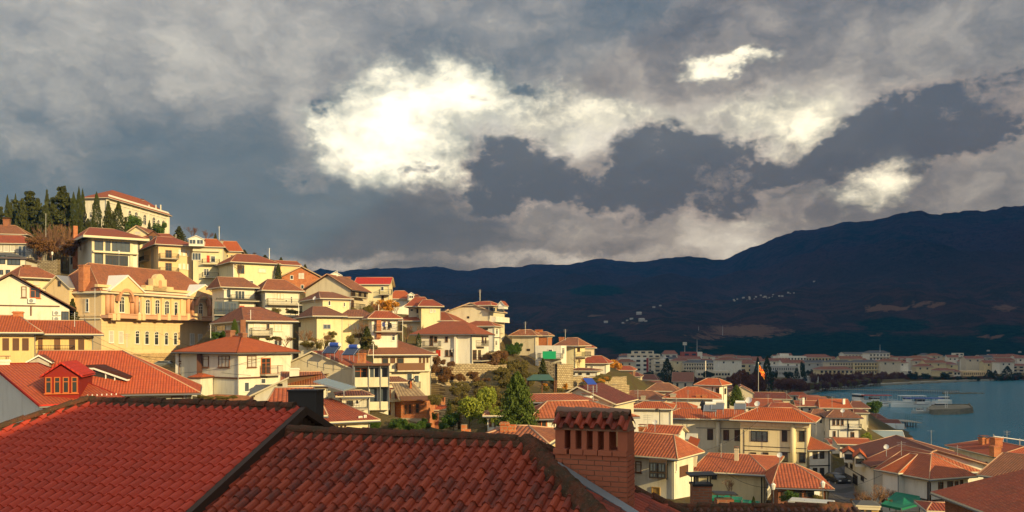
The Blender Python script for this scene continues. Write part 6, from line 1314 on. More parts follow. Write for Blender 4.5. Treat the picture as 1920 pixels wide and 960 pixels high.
for px, py, s_ in ((1136, 607, 2), (1168, 608, 1.2), (1184, 603, 1.7), (1198, 595, 2.6), (1203, 603, 3), (1211, 606, 1.4), (1226, 578, 1.4), (1238, 575, 1.2), (1176, 604, 1.2), (1527, 532, 1.2), (1853, 662, 1.3), (1912, 664, 1.3)):
    q = mpos(px, py); s_ *= .5*q.y/2300; dup(vh, q, scale=(s_, s_, s_*.8), rz=.2)
# masts
def mast(px, yt, yb_, d, lab, lat=True, r=.35):
    e = empty('radio_mast', P(px, yb_, d), lab, 'mast'); m = MB(); a, c_ = P(px, yb_, d), P(px, yt, d); a.z -= 3; m.tube(a, c_, r, r*.5, n=5); m.build('pole', STEEL, e); m = MB()
    if lat:
        for f in (.86, .95): z = a.z+(c_.z-a.z)*f; m.box((a.x, a.y, z), 3.4, .5, 1.6)
    else: m.tube(c_, c_+Z3*2, .1, n=4)
    m.build('antenna_head', FARW, e)
mast(1284, 642, 660, 762, 'lattice radio mast with white drums on the dark red block'); mast(1307, 640, 660, 762, 'thin striped mast right of the lattice radio mast', False)
mast(1310, 613, 630, 1500, 'left of two thin masts on the tan mountain slope', False, .5); mast(1355, 612, 632, 1500, 'right of two thin masts on the tan mountain slope', False, .5); mast(1650, 651, 660, 722, 'short aerial on the tallest white tower block', False)
mast(1323, 695, 735, 178, 'thin pale pole before the turret house', False, .035)
# ------------------------------------------------------------------ harbour
def hull(m, c, L, W_, H_, yaw, mi=0, sheer=.35):
    u = Vector((math.cos(yaw), math.sin(yaw), 0)); n = Vector((-u.y, u.x, 0)); N = 12; rows = []
    for i in range(N+1):
        t = i/N*2-1; w = W_/2*max(0.0, 1-max(0, t-.1)**2.2/.8)*(1 if t > -.9 else .9); w = max(w, .03); zt = H_*(1+sheer*max(0, t)**2)
        o = c+u*(t*L/2); rows.append([o+n*w+Z3*zt, o+n*w*.75-Z3*.3, o-n*w*.75-Z3*.3, o-n*w+Z3*zt])
    for i in range(N):
        for k in range(3): m.face([rows[i][k], rows[i+1][k], rows[i+1][k+1], rows[i][k+1]], mi)
        m.face([rows[i][3], rows[i+1][3], rows[i+1][0], rows[i][0]], mi)
    m.face(rows[0]); m.face(rows[-1][::-1]); return u, n
def boat(px, py, L, W_, H_, yaw, lab, roof=None, cab=(.3, .25, 2.2), name='boat', hm=WFR, rl=(-.35, .3)):
    d = EZ*FP/(py-HY); c = Vector(((px-CX)/FP*d, d, 0)); e = empty(name, c, lab, 'boat'); m = MB(); u, n = hull(m, c, L, W_, H_, yaw); m.build('hull', hm, e)
    m = MB(); cc = c+u*(cab[0]*L/2)+Z3*(H_+cab[2]/2); m.box(cc, cab[1]*L, W_*.62, cab[2], yaw=yaw); cb_ = m.build('cabin', WFR, e); m = MB(); m.box(cc+Z3*cab[2]*.15, cab[1]*L*1.01, W_*.63, cab[2]*.35, yaw=yaw); m.build('window', GLS, cb_)
    if roof:
        m = MB(); x0, x1 = rl; mid = c+u*((x0+x1)/2*L)+Z3*(H_+2.6); m.box(mid, (x1-x0)*L, W_*.95, .18, yaw=yaw); r_o = m.build('canopy', roof, e); m = MB()
        k = max(3, int((x1-x0)*L/2))
        for i in range(k+1):
            for s in (-.45, .45): q = c+u*((x0+(x1-x0)*i/k)*L)+n*(s*W_); m.tube(q+Z3*H_, q+Z3*(H_+2.6), .05, n=4, cap=False)
        m.build('canopy_posts', WFR, e)
    m = MB()
    for i in range(14):
        t = -.46+i*.066; q = c+u*(t*L); ww = W_*.46*(1 if t < .1 else max(.1, 1-(t-.1)*2))
        for s in (-1, 1): m.tube(q+n*s*ww+Z3*H_, q+n*s*ww+Z3*(H_+.8), .025, n=3, cap=False)
    for s in (-1, 1): m.tube(c-u*.46*L+n*s*W_*.46+Z3*(H_+.8), c+u*.1*L+n*s*W_*.46+Z3*(H_+.8), .03, n=3)
    m.build('railing', WFR, e); return e
boat(1722, 763.5, 23, 4.5, 1.3, math.pi-.06, 'long white excursion boat with a blue canopy roof', GTANK, (-.05, .14, 2.6), 'excursion_boat', rl=(-.42, .25))
boat(1708, 758, 17, 4, 1.2, math.pi-.1, 'white excursion boat with a pale canopy moored behind the blue roofed one', WFR, (.2, .18, 2.2), 'excursion_boat'); boat(1768, 757, 9, 3, 1.3, .15, 'white cabin cruiser with a raised bridge at the quay end', None, (.1, .5, 1.9), 'cabin_cruiser')
boat(1641, 757, 19, 4.5, 1.2, math.pi-.05, 'excursion boat with a long dark red canopy at the left of the harbour', REDC, (.05, .2, 2), 'excursion_boat'); boat(1610, 756, 9, 3.6, 1.6, 1.9, 'small white ferry with a tall wheelhouse left of the red canopied boat', None, (.1, .6, 2.6), 'ferry')
boat(1657, 763, 6, 2, .8, .4, 'small white motor boat before the red canopied boat', None, (.2, .4, .9), 'motor_boat'); boat(1726, 775, 7.5, 2.4, .9, math.pi+.1, 'small blue grey motor boat with canopy tied to the stone quay', GRM, (.1, .3, 1.2), 'motor_boat', hm=FARG); boat(1764, 768, 8, 2.6, 1.0, .05, 'white motor boat with dark windows just behind the stone quay', None, (.0, .55, 1.7), 'motor_boat')
e = empty('stone_quay', (P(1780, 770, 340).x, 345, 0), 'rough stone quay platform with a low parapet in the harbour', 'quay'); m = MB(); qd = EZ*FP/(777-HY)
pts = [(1736, 773), (1750, 778), (1800, 777), (1826, 774), (1818, 766), (1745, 768)]; q_ = [Vector((WP(*p)[0], WP(*p)[1], -1)) for p in pts]; ctr = sum(q_, Vector((0, 0, 0)))/6
for i in range(6): a, c_ = q_[i], q_[(i+1) % 6]; a2, c2 = a*.97+ctr*.03, c_*.97+ctr*.03; m.face([a, c_, Vector((c2.x, c2.y, 1.7)), Vector((a2.x, a2.y, 1.7))])
m.face([Vector((p.x, p.y, 1.7)) for p in [a*.97+ctr*.03 for a in q_]]); qo = m.build('platform', QUAY, e); m = MB()
for i in (1, 2, 3, 4): a, c_ = q_[i]*.96+ctr*.04, q_[(i+1) % 6]*.96+ctr*.04; m.obox(Vector((a.x, a.y, 1.7)), Vector((c_.x-a.x, c_.y-a.y, 0)), Vector((0, .4, 0)), (0, 0, .35+.25*(i == 3)))
m.build('parapet', QUAY, e)
for x, l_ in ((1772.5, 'left of two tall white masts on the stone quay'), (1776, 'right of two tall white masts on the stone quay')):
    e = empty('mast', P(x, 766, 350), l_, 'mast'); m = MB(); m.tube(P(x, 768, 350), P(x, 734, 350), .13, .09, n=5); m.build('pole', WFR, e); m = MB(); m.tube(P(x, 735, 350)-Vector((.5, 0, 0)), P(x, 735, 350)+Vector((.5, 0, 0)), .05, n=4); m.build('crossbar', WFR, e)
e = empty('jetty', (P(1700, 735, 480).x, 480, 0), 'long thin wooden jetty on posts across the far bay', 'jetty'); a, c_ = Vector((*WP(1545, 733.5), 1.1)), Vector((*WP(1800, 738), 1.1)); m = MB(); dd = c_-a; nn = Vector((-dd.y, dd.x, 0)).normalized(); m.obox(a-nn*.9, dd, nn*1.8, (0, 0, .22)); m.build('deck', CONC, e)
for i in range(60): q = a+dd*(i+.5)/60; m = MB(); m.tube((q.x, q.y, -1), (q.x, q.y, 1.9), .14, n=5); m.build('post', WOODD, e)
m = MB(); m.tube(a+Z3*.9, c_+Z3*.9, .05, n=4); m.build('railing', GRM, e)
e = empty('rock_groyne', (*WP(1820, 738), 0), 'low rocky groyne at the end of the jetty', 'groyne'); m = MB(); rr = random.Random(3)
for i in range(46): x_, y_ = WP(1772+i*1.55, 738.5-.02*i); m.box((x_+rr.uniform(-.5, .5), y_+rr.uniform(-1, 1), .15), rr.uniform(.8, 2.4), rr.uniform(.8, 2), rr.uniform(.6, 1.3)*(1-i/80), yaw=rr.uniform(0, 3))
m.build('rocks', QUAY, e)
e = empty('swimming_platform', P(1712, 800, 285), 'railed green metal platform on stilts beside the restaurant', 'platform'); m = MB(); a = P(1697, 796, 290); c_ = P(1729, 800, 286); m.obox(Vector((a.x, a.y, 1.6)), Vector((c_.x-a.x, c_.y-a.y, 0)), (0, 9, 0), (0, 0, .2)); m.build('deck', CONC, e)
gm_ = flat('green railing paint', (.04, .12, .10), .6); m = MB()
for i in range(9):
    for yy in (0, 9): q = Vector((a.x+(c_.x-a.x)*i/8, a.y+(c_.y-a.y)*i/8+yy, 1.8)); m.tube(q, q+Z3*1.9, .04, n=4)
for h__ in (.9, 1.9):
    for yy in (0, 9): m.tube((a.x, a.y+yy, 1.8+h__), (c_.x, c_.y+yy, 1.8+h__), .04, n=4)
    m.tube((c_.x, c_.y, 1.8+h__), (c_.x, c_.y+9, 1.8+h__), .04, n=4)
m.build('railing', gm_, e)
for i in range(5):
    for yy in (.4, 8): m = MB(); x_ = a.x+(c_.x-a.x)*i/4; m.tube((x_, a.y+yy, -1), (x_, a.y+yy, 1.6), .15, n=6); m.build('stilt', WOODD, e)
# flag
e = empty('flagpole', P(1422, 742, 262), 'tall pale flagpole in front of the far town', 'flagpole'); m = MB(); a, c_ = P(1422, 760, 262), P(1422, 681, 262); m.tube(a, c_, .11, .06, n=7); m.build('pole', STEEL, e); m = MB(); m.tube(c_, c_+Z3*.3, .18, .1, n=8); m.build('finial', STEEL, e)
m_, g_, b_ = newmat('red flag with yellow sun'); uv = g_.n('ShaderNodeTexCoord').outputs['UV']; cv = g_.v('SUBTRACT', uv, (.5, .5, 0)); s_ = g_.n('ShaderNodeSeparateXYZ'); g_.put(s_.inputs[0], cv)
an = g_.m('ARCTAN2', s_.outputs[1], s_.outputs[0]); ra = g_.v('LENGTH', cv); ray = g_.m('GREATER_THAN', g_.m('COSINE', g_.m('MULTIPLY', an, 8)), g_.m('SUBTRACT', .75, g_.m('MULTIPLY', ra, .9))); ring = g_.m('GREATER_THAN', ra, .17); dot = g_.m('LESS_THAN', ra, .14)
ye_ = g_.m('MAXIMUM', g_.m('MULTIPLY', ray, ring), dot); setb(b_, g_, g_.mix(ye_, (.62, .02, .012, 1), (.90, .42, .02, 1)), .7)
m = MB(); c0_ = P(1423, 684, 262); nu_, nv_ = 14, 16
def fpt(i, j):
    u, v = i/nu_, j/nv_; return c0_+Vector((.1+u*1.7*(1-.15*v), .35*math.sin(u*9+v*2)*u, -v*2.0-u*2.3+.12*math.sin(u*11)))
for i in range(nu_):
    for j in range(nv_): m.face([fpt(i, j), fpt(i, j+1), fpt(i+1, j+1), fpt(i+1, j)], 0, [(i/nu_, 1-j/nv_), (i/nu_, 1-(j+1)/nv_), ((i+1)/nu_, 1-(j+1)/nv_), ((i+1)/nu_, 1-j/nv_)])
fl = m.build('flag', m_, None, org=c0_); tag(fl, 'drooping red flag with yellow sun rays on the tall pole', 'flag')
# ------------------------------------------------------------------ plants of the hill
T = tree
for a in (
 ('cyp', 14, 432, 365, 11, 232, 'slim dark cypress at the top left corner of the hill'), ('cyp', 29, 432, 363, 10, 236, 'second slim cypress from the left on the hilltop'),
 ('cedar', 55, 440, 355, 84, 225, 'broad dark cedar left of the tall one on the hilltop'), ('cedar', 2, 440, 385, 30, 225, 'low dark cedar cut by the left edge'), ('cedar', 117, 444, 345, 78, 222, 'tallest cedar with layered branches on the hilltop'),
 ('con', 85, 450, 385, 45, 215, 'shorter brownish conifer between the two big cedars'), ('cyp', 138, 438, 360, 14, 220, 'shorter cypress of the dense clump right of the tallest cedar'), ('cyp', 148, 440, 350, 13, 222, 'tallest cypress of the clump right of the big cedar'), ('cyp', 155, 440, 354, 12, 226, 'rightmost cypress of the clump right of the big cedar'),
 ('con', 165, 445, 410, 26, 214, 'low dark conifer at the left foot of the palace'), ('cyp', 181, 440, 360, 18, 222, 'lone pointed cypress in front of the palace corner'), ('con', 203, 437, 377, 28, 222, 'dark bushy conifer between two cypresses before the palace'), ('cyp', 222, 436, 377, 19, 224, 'brownish cypress in front of the palace facade'),
 ('grn', 250, 442, 396, 36, 224, 'round green tree in front of the palace facade'), ('con', 280, 440, 413, 12, 226, 'small pointed conifer in front of the palace windows'), ('grn', 297, 446, 414, 30, 224, 'round green tree at the right end of the palace'),
 ('con', 336, 455, 424, 32, 228, 'dark pine right of the palace on the skyline'), ('barer', 362, 455, 423, 32, 234, 'bare tree beside the dark pine on the skyline'), ('barer', 388, 455, 430, 26, 236, 'smaller bare tree left of the thin mast on the skyline'), ('con', 404, 455, 437, 10, 232, 'tiny dark conifer by the thin mast on the skyline'),
 ('con', 458, 478, 468, 16, 240, 'small dark tree above the long red roof'), ('barer', 475, 486, 472, 18, 242, 'bare thicket tree on the skyline right of the long red roof'), ('con', 497, 492, 478, 22, 244, 'low dark scrub tree on the skyline'), ('con', 527, 498, 482, 15, 242, 'round topped pine on the skyline before the olive house'), ('con', 572, 508, 495, 12, 235, 'little dark pine above the brick house'),
 ('cyp', 522, 530, 494, 12, 192, 'trimmed cypress hedge between the yellow and olive houses'), ('fir', 440, 628, 598, 16, 118, 'small bright spruce beside the old red roofed house'), ('con', 136, 618, 560, 34, 122, 'dark spruce between the white gable and the mansion'),
 ('con', 688, 656, 612, 36, 130, 'dark green shrub tree before the laundry balcony'), ('orn', 728, 592, 560, 44, 172, 'golden orange autumn tree below the scarlet roofed house'), ('cyp', 785, 652, 624, 11, 152, 'narrow cypress at the left corner of the big white house'),
 ('con', 1018, 712, 672, 26, 142, 'small spreading pine against the stone walls'), ('orn', 1146, 714, 672, 42, 225, 'round orange autumn tree at the end of the hill'), ('fir', 970, 822, 698, 84, 80, 'big dense green conifer left of the orange tiled timber house'),
 ('yel', 880, 800, 732, 56, 98, 'bright yellow green tree left of the big conifer'), ('yel', 912, 785, 722, 44, 106, 'yellow green tree behind the big conifer'), ('yel', 928, 800, 755, 26, 92, 'small yellow green tree touching the big conifer'), ('grn', 850, 805, 768, 44, 100, 'green bushy tree below the ruined stone walls'),
 ('con', 842, 778, 748, 16, 104, 'dark spiky tree among the stone ruins'), ('fir', 1381, 762, 722, 32, 178, 'green conifer behind the solar heaters of the cream villa'), ('yel', 1626, 836, 806, 24, 150, 'yellow palm like tree beside the white two storey house'), ('grn', 1642, 782, 750, 38, 232, 'leaning dark green tree on the lake shore'),
 ('grn', 1481, 944, 917, 36, 90, 'round green bush in front of the pavilion'), ('olv', 1532, 948, 924, 26, 90, 'small olive tree right of the pavilion'), ('cyp', 1413, 956, 930, 9, 82, 'tiny potted cypress by the green awning'), ('cyp', 1508, 956, 938, 8, 84, 'tiny cypress left of the white van'),
 ('farc', 1251, 724, 672, 26, 415, 'tall dark conifer in front of the beige apartment block'), ('farc', 1290, 722, 697, 20, 400, 'medium dark conifer before the long hotel like block'), ('farc', 1274, 724, 709, 11, 395, 'small dark conifer between the two larger ones in town'),
 ('farc', 1421, 745, 670, 20, 330, 'dark slender conifer just left of the flag'), ('farc', 1438, 745, 668, 24, 345, 'dark slender conifer just right of the flag'), ('farc', 1494, 722, 690, 14, 480, 'dark conifer by the grey office block'), ('far', 1504, 722, 672, 12, 560, 'pale poplar like tree beside the ochre arched block'),
 ('far', 1711, 716, 697, 20, 600, 'round dark tree left of the pale bare tree on the waterfront'), ('far', 1734, 716, 698, 20, 610, 'dark tree before the white balconied block'), ('far', 1768, 716, 696, 22, 615, 'round green tree on the far waterfront before the yellow house'), ('far', 1857, 715, 693, 16, 630, 'dark tree right of the ochre waterfront building'), ('farc', 1866, 714, 694, 12, 632, 'dark pointed tree right of the ochre building'), ('farc', 1889, 714, 686, 22, 635, 'big dark conifer on the far right waterfront'), ('far', 1905, 714, 698, 22, 640, 'dark tree at the right edge of the far waterfront'), ('far', 1796, 716, 704, 10, 612, 'small dark tree before the narrow white house')): T(*a)
rv = random.Random(21)
for k, (x, yb_, yt_, w_) in enumerate(((42, 445, 372, 34), (70, 446, 368, 36), (20, 446, 380, 30), (98, 448, 366, 34), (128, 446, 362, 26), (150, 448, 372, 22), (108, 452, 398, 44), (62, 452, 400, 44), (30, 452, 396, 40), (133, 452, 398, 30), (88, 440, 356, 22), (174, 448, 405, 20), (212, 446, 396, 20), (236, 446, 405, 22))):
    T('cedar' if k % 2 else 'con', x, yb_, yt_, w_, 216+k*1.5, 'dark evergreen filling the dense clump on the hilltop', group='dark evergreens of the hilltop clump')
for x, y, d_, l_ in ((330, 452, 212, 'thin aerial on the house with the dark wooden dormer'), (505, 478, 190, 'thin aerial on the broad red brown hip roof'), (632, 520, 172, 'thin aerial on the bare grey gable roof'), (710, 584, 140, 'thin aerial over the laundry balcony house'), (1060, 630, 195, 'thin aerial on the yellow end house'), (1290, 744, 160, 'thin aerial on the orange pyramid roof'), (1440, 752, 180, 'thin aerial in front of the roof jumble'), (1475, 745, 215, 'second thin aerial in the roof jumble'), (1560, 756, 178, 'thin aerial on the white two storey house'), (560, 582, 138, 'thin aerial on the wavy brown roof'), (900, 556, 195, 'thin aerial on the tall cream house'), (395, 622, 104, 'thin aerial on the orange red roof')):
    antenna(x, y-13, y+4, d_, l_, 3)
for k in range(20): T('bare' if k % 3 else 'barer', 62+rv.random()*72, 478+rv.random()*32, 415+rv.random()*35, 40+rv.random()*16, 192+k*2, 'bare brown tree in the thicket left of the glass villa', group='bare brown trees of the hillside thicket')
for k in range(9): bush('brn', 60+rv.random()*75, 505-rv.random()*40, 470-rv.random()*35, 36, 188+k*2, 'dry brown shrub in the thicket left of the glass villa', 'dry shrubs of the hillside thicket')
def bushes(kind, x0, x1, y0, y1, d0, d1, n, w, h, lab, grp):
    for k in range(n):
        f = rv.random(); y = y0+(y1-y0)*f; bush(kind, x0+(x1-x0)*rv.random(), y, y-h*rv.uniform(.7, 1.3), w*rv.uniform(.7, 1.4), d0+(d1-d0)*f, lab, grp)
bushes('olv', 855, 965, 728, 755, 140, 118, 13, 26, 20, 'olive brown shrub on the slope below the stone wall', 'olive shrubs on the slope')
bushes('olv', 935, 1010, 690, 735, 165, 128, 16, 26, 22, 'green brown shrub on the bank right of the stone wall', 'shrubs on the bank')
bushes('brn', 905, 945, 680, 686, 168, 160, 6, 22, 22, 'leafless brown bush beside the big white house', 'brown bushes by the big white house')
bushes('brn', 808, 850, 682, 712, 152, 140, 9, 20, 20, 'dry brown bush on the stone terrace', 'dry bushes on the stone terrace')
bushes('brn', 830, 900, 715, 726, 145, 136, 6, 24, 18, 'low olive bush at the foot of the stone wall', 'olive bushes by the wall foot')
bushes('olv', 1020, 1150, 715, 742, 165, 140, 14, 24, 16, 'mixed scrub between the terraces and the roofs', 'scrub on the terraces')
bushes('grn', 945, 972, 664, 668, 182, 178, 4, 18, 20, 'clipped green hedge bush right of the white houses', 'green hedge bushes')
bushes('grn', 790, 850, 790, 812, 112, 100, 7, 20, 18, 'green bush behind the unfinished brick house', 'green bushes by the building site')
bushes('grn', 700, 800, 800, 815, 104, 92, 8, 24, 20, 'green bush below the unfinished brick house', 'green bushes below the unfinished house')
bushes('olv', 800, 940, 745, 790, 120, 100, 14, 26, 20, 'rough shrub on the terrace behind the bright trees', 'rough terrace shrubs')
bushes('olv', 1200, 1300, 850, 960, 100, 88, 6, 18, 14, 'garden shrub beside the bay window house', 'garden shrubs by the bay window house')
bushes('orn', 640, 745, 586, 600, 178, 160, 6, 20, 16, 'rusty orange shrub below the scarlet roofed house', 'rusty shrubs below the scarlet roof')
bushes('orn', 1015, 1140, 712, 735, 165, 145, 6, 18, 14, 'rusty shrub among the scrub on the terraces', 'rusty shrubs on the terraces')
bushes('brn', 760, 1000, 690, 740, 165, 128, 12, 22, 18, 'russet bush scattered over the central slope', 'russet bushes of the central slope')
bushes('yel', 860, 940, 770, 805, 108, 92, 6, 22, 16, 'yellow green bush among the bright trees', 'yellow green bushes')
bushes('olv', 560, 700, 636, 662, 132, 122, 12, 24, 16, 'dry garden shrub below the long cream house', 'garden shrubs below the long cream house')
bushes('olv', 640, 700, 588, 596, 160, 152, 5, 22, 18, 'olive shrub below the gable wall terrace', 'shrubs below the gable terrace')
bushes('olv', 468, 548, 640, 640, 121, 121, 7, 16, 9, 'brown vine leaves on the pergola', 'vine leaves on the pergola')
bushes('grn', 400, 425, 640, 640, 121, 119, 3, 18, 22, 'dark green garden bush left of the small spruce', 'garden bushes by the spruce')
bushes('olv', 370, 450, 748, 752, 97, 94, 7, 18, 9, 'low garden plant before the central white house', 'garden plants before the central house')
bushes('olv', 500, 560, 588, 594, 160, 156, 5, 20, 12, 'shrub on the terrace of the tiled house', 'terrace shrubs')
bushes('olv', 1440, 1550, 950, 958, 92, 88, 8, 14, 9, 'small potted plant along the pavilion terrace', 'potted plants along the pavilion terrace')
bushes('brn', 1600, 1680, 945, 958, 100, 94, 6, 20, 16, 'low brown bush under the bare tree by the alley', 'brown bushes by the alley')
for x, yb_, yt_, w_, d, l_ in ((575, 668, 615, 44, 128, 'leftmost bare fruit tree before the long cream house'), (606, 668, 622, 42, 126, 'second bare fruit tree before the long cream house'), (676, 650, 598, 46, 131, 'bare tree rising before the three white windows'), (700, 600, 560, 34, 160, 'bare tree left of the golden autumn tree'), (762, 645, 606, 36, 170, 'bare tree between the laundry house and the big white house'),
    (788, 640, 608, 30, 175, 'bare tree before the house with pale chimneys'), (448, 522, 492, 34, 184, 'bare tree before the yellow house on the hill'), (552, 566, 530, 30, 195, 'bare twisted tree below the red brick house'), (742, 600, 566, 26, 205, 'bare tree before the clean red roofed house'), (1084, 700, 668, 24, 180, 'bare tree below the yellow end house'), (1640, 968, 905, 62, 97, 'spreading bare orange brown tree beside the alley'), (1612, 960, 915, 40, 99, 'smaller bare tree left of the spreading one by the alley'), (1668, 955, 915, 36, 100, 'bare tree touching the green tarpaulin'), (535, 655, 628, 34, 120, 'bare vine tree by the old red roofed house'), (930, 690, 662, 30, 160, 'bare shrub tree on the stone wall'), (1368, 945, 895, 30, 104, 'bare climber before the blank cream front')): T('bare', x, yb_, yt_, w_, d, l_)
for x, d, yt_ in ((1272, 91.5, 880), (1284, 94.5, 870), (1292, 97, 868)): T('barer', x, 945, yt_, 26, d, 'leafless creeper growing up the sunlit side wall of the bay window house', 'climber', 'leafless creepers on the bay window house')
for k in range(16): T('red', 1376+rv.random()*52, 742+rv.random()*3, 688+rv.random()*14, 26, 300+k*5, 'dark bare tree in the park by the flagpole', group='bare trees of the park by the flagpole')
for k in range(26): T('red' if k % 3 else 'olv', 1500+k*6, 737-k*.62, 715+rv.random()*6-k*.55, 16, 468+k*3.5, 'low bare tree beside the water where the far promenade begins', group='bare trees at the start of the far promenade')
for k in range(30): T('far' if k % 3 else 'red', 1700+k*7.5, 716.2-k*.1, 703+rv.random()*5, 13, 600+k*1.6, 'low waterfront tree before the right part of the far town', group='low waterfront trees of the far town')
for k in range(14): T('red', 1446+rv.random()*55, 735, 706+rv.random()*6, 26, 400+k*8, 'bare park tree between the flag and the quay', group='bare trees between flag and quay')
for k in range(40): T('red' if k % 4 else 'bare', 1520+k*5+rv.uniform(-2, 2), 722-k*.16, 694+rv.random()*7, 15, 530+k*2.2+rv.random()*10, 'reddish bare tree in the row along the far promenade', group='bare trees along the far promenade')
for k in range(22): T('far' if k % 2 else 'barer', 1720+rv.random()*200, 715.5, 702+rv.random()*5, 12, 618+rv.random()*12, 'small tree on the right part of the far promenade', group='small trees on the far promenade')
for k in range(26): T('far', 1165+rv.random()*360, 708+rv.random()*6, 692+rv.random()*7, 14, 520+rv.random()*90, 'dark tree among the far apartment blocks', group='dark trees among the apartment blocks')
for k in range(30): T('red', 1165+rv.random()*340, 722+rv.random()*8, 704+rv.random()*6, 18, 380+rv.random()*90, 'bare tree in the gardens before the apartment blocks', group='bare trees before the apartment blocks')
# ------------------------------------------------------------------ walls, sheds, street things
def swall(x0, d0, x1, d1, yt_, yb_, lab, mt=STONE, th=.7, deep=2):
    a, c_ = P(x0, yt_, d0), P(x1, yt_, d1); a.z = c_.z = zpx(yt_, (d0+d1)/2); zb = zpx(yb_, (d0+d1)/2)-deep; m = MB(); dd = Vector((c_.x-a.x, c_.y-a.y, 0)); n = Vector((dd.y, -dd.x, 0)).normalized(); N = max(4, int(dd.length/1.6)); rr = random.Random(int(x0)); prev = 0
    tops = [rr.uniform(-.25, .2) for _ in range(N+1)]
    for i in range(N):
        p, q = a+dd*i/N, a+dd*(i+1)/N
        pts = [Vector((p.x, p.y, zb)), Vector((q.x, q.y, zb)), Vector((q.x, q.y, a.z+tops[i+1])), Vector((p.x, p.y, a.z+tops[i]))]; bk = [w-n*th for w in pts]; m.face(pts); m.face(bk[::-1]); m.face([pts[3], pts[2], bk[2], bk[3]])
    return tag(m.build('stone_wall', mt, None, org=Vector((a.x, a.y, zb))), lab, 'wall')
swall(848, 149, 950, 151, 683, 735, 'long high rubble wall under the big white house'); swall(808, 144, 850, 147, 688, 730, 'rubble wall left of the long high one beside the bushes'); swall(868, 163, 948, 168, 660, 684, 'pale low wall between the big white house and the hedge'); swall(805, 140, 890, 132, 722, 738, 'lower terrace rubble wall across the grass')
swall(1010, 160, 1050, 158, 678, 702, 'pale sunlit stone wall behind the small pine'); swall(1045, 150, 1075, 152, 684, 708, 'stone wall right of the small pine'); swall(1075, 160, 1135, 165, 706, 722, 'terrace wall below the yellow end house'); swall(1135, 172, 1175, 176, 706, 735, 'pale stepped wall under the orange tree'); swall(823, 108, 858, 104, 770, 800, 'grey ruined wall with a step beside the green bushes'); swall(1140, 140, 1180, 145, 722, 740, 'cream broken wall before the maroon gable')
swall(70, 186, 108, 184, 488, 510, 'pale stone wall beside the villa on the hill'); swall(282, 146, 335, 142, 692, 712, 'white parapet wall under the parked silver car', WHITE); swall(370, 98, 478, 98, 742, 752, 'brown garden wall before the central white house', BRICKD); swall(560, 126, 600, 125, 640, 664, 'low cream garden wall below the bare fruit trees', CREAM)
e = empty('shelter', P(1010, 735, 124), 'green roofed open shelter on posts below the pine', 'shelter'); m = MB(); a, c_ = P(988, 713, 124), P(1040, 713, 120); r0_, r1_ = P(1000, 702, 128), P(1030, 702, 125); bk = Vector((0, 6, 0))
m.face([a, c_, r1_, r0_]); m.face([a+bk, r0_, r1_, c_+bk]); m.face([a, r0_, a+bk]); m.face([c_, c_+bk, r1_]); m.face([a-Z3*.1, a+bk-Z3*.1, c_+bk-Z3*.1, c_-Z3*.1]); m.build('roof', flat('green sheet roof', (.07, .16, .10), .6), e)
for q in (a, c_, a+bk*.8, c_+bk*.8, (a+c_)/2): m = MB(); m.tube(q+Vector((.2, .2, 0)), q+Vector((.2, .2, -3.5)), .09, n=5); m.build('post', WOODB, e)
def tarp(pts, d, lab, mat, name='tarpaulin', legs=True):
    q = [P(x, y, d+dd) for x, y, dd in pts]; c = sum(q, Vector((0, 0, 0)))/len(q); c.z += .35; e = empty(name, Vector((c.x, c.y, c.z-2.6)), lab, 'canopy'); m = MB(); n = len(q)
    for i in range(n):
        a, b2 = q[i], q[(i+1) % n]
        for k in range(4):
            f0, f1 = k/4, (k+1)/4; s = lambda p, f: p*(1-f)+c*f-Z3*(.25*math.sin(f*math.pi)); m.face([s(a, f0), s(b2, f0), s(b2, f1), s(a, f1)][:4 if k < 3 else 3] if k < 3 else [s(a, f0), s(b2, f0), c])
        m.face([a, a-Z3*.25, b2-Z3*.25, b2])
    m.build('canvas', mat, e)
    for p in q: m = MB(); m.tube(p, (p.x, p.y, p.z-2.6), .05, n=5); m.build('pole', GRM, e)
tarp([(1652, 945, 0), (1690, 953, -3), (1728, 943, -1), (1724, 930, 3), (1680, 922, 4)], 96, 'large green tarpaulin canopy beside the white corner house', GREENT); tarp([(1385, 948, 0), (1428, 952, -1), (1424, 940, 2), (1392, 936, 3)], 90, 'small green canopy at the foot of the blank cream house', GREENT)
tarp([(1334, 934, 0), (1390, 938, -1), (1392, 932, 2), (1336, 928, 2)], 88, 'flat green awning strip behind the hooded chimney', GREENT)
tarp([(640, 815, 0), (724, 815, -1), (740, 809, 4), (652, 807, 4)], 53, 'red canvas canopy roof just above the near tiled ridge', REDC, 'red_canopy')
b = B('kiosk', 'little yellow timber kiosk under the bare tree by the alley', 'kiosk'); b.vol(1608, 93, 1648, 92, 948, 985, 944, dep=2.5, w=DOORY, r=T_GR, o=.2, gut=False, cap=None).win('F', 'n', (1613, 951, 1620, 960), (1626, 951, 1634, 960))
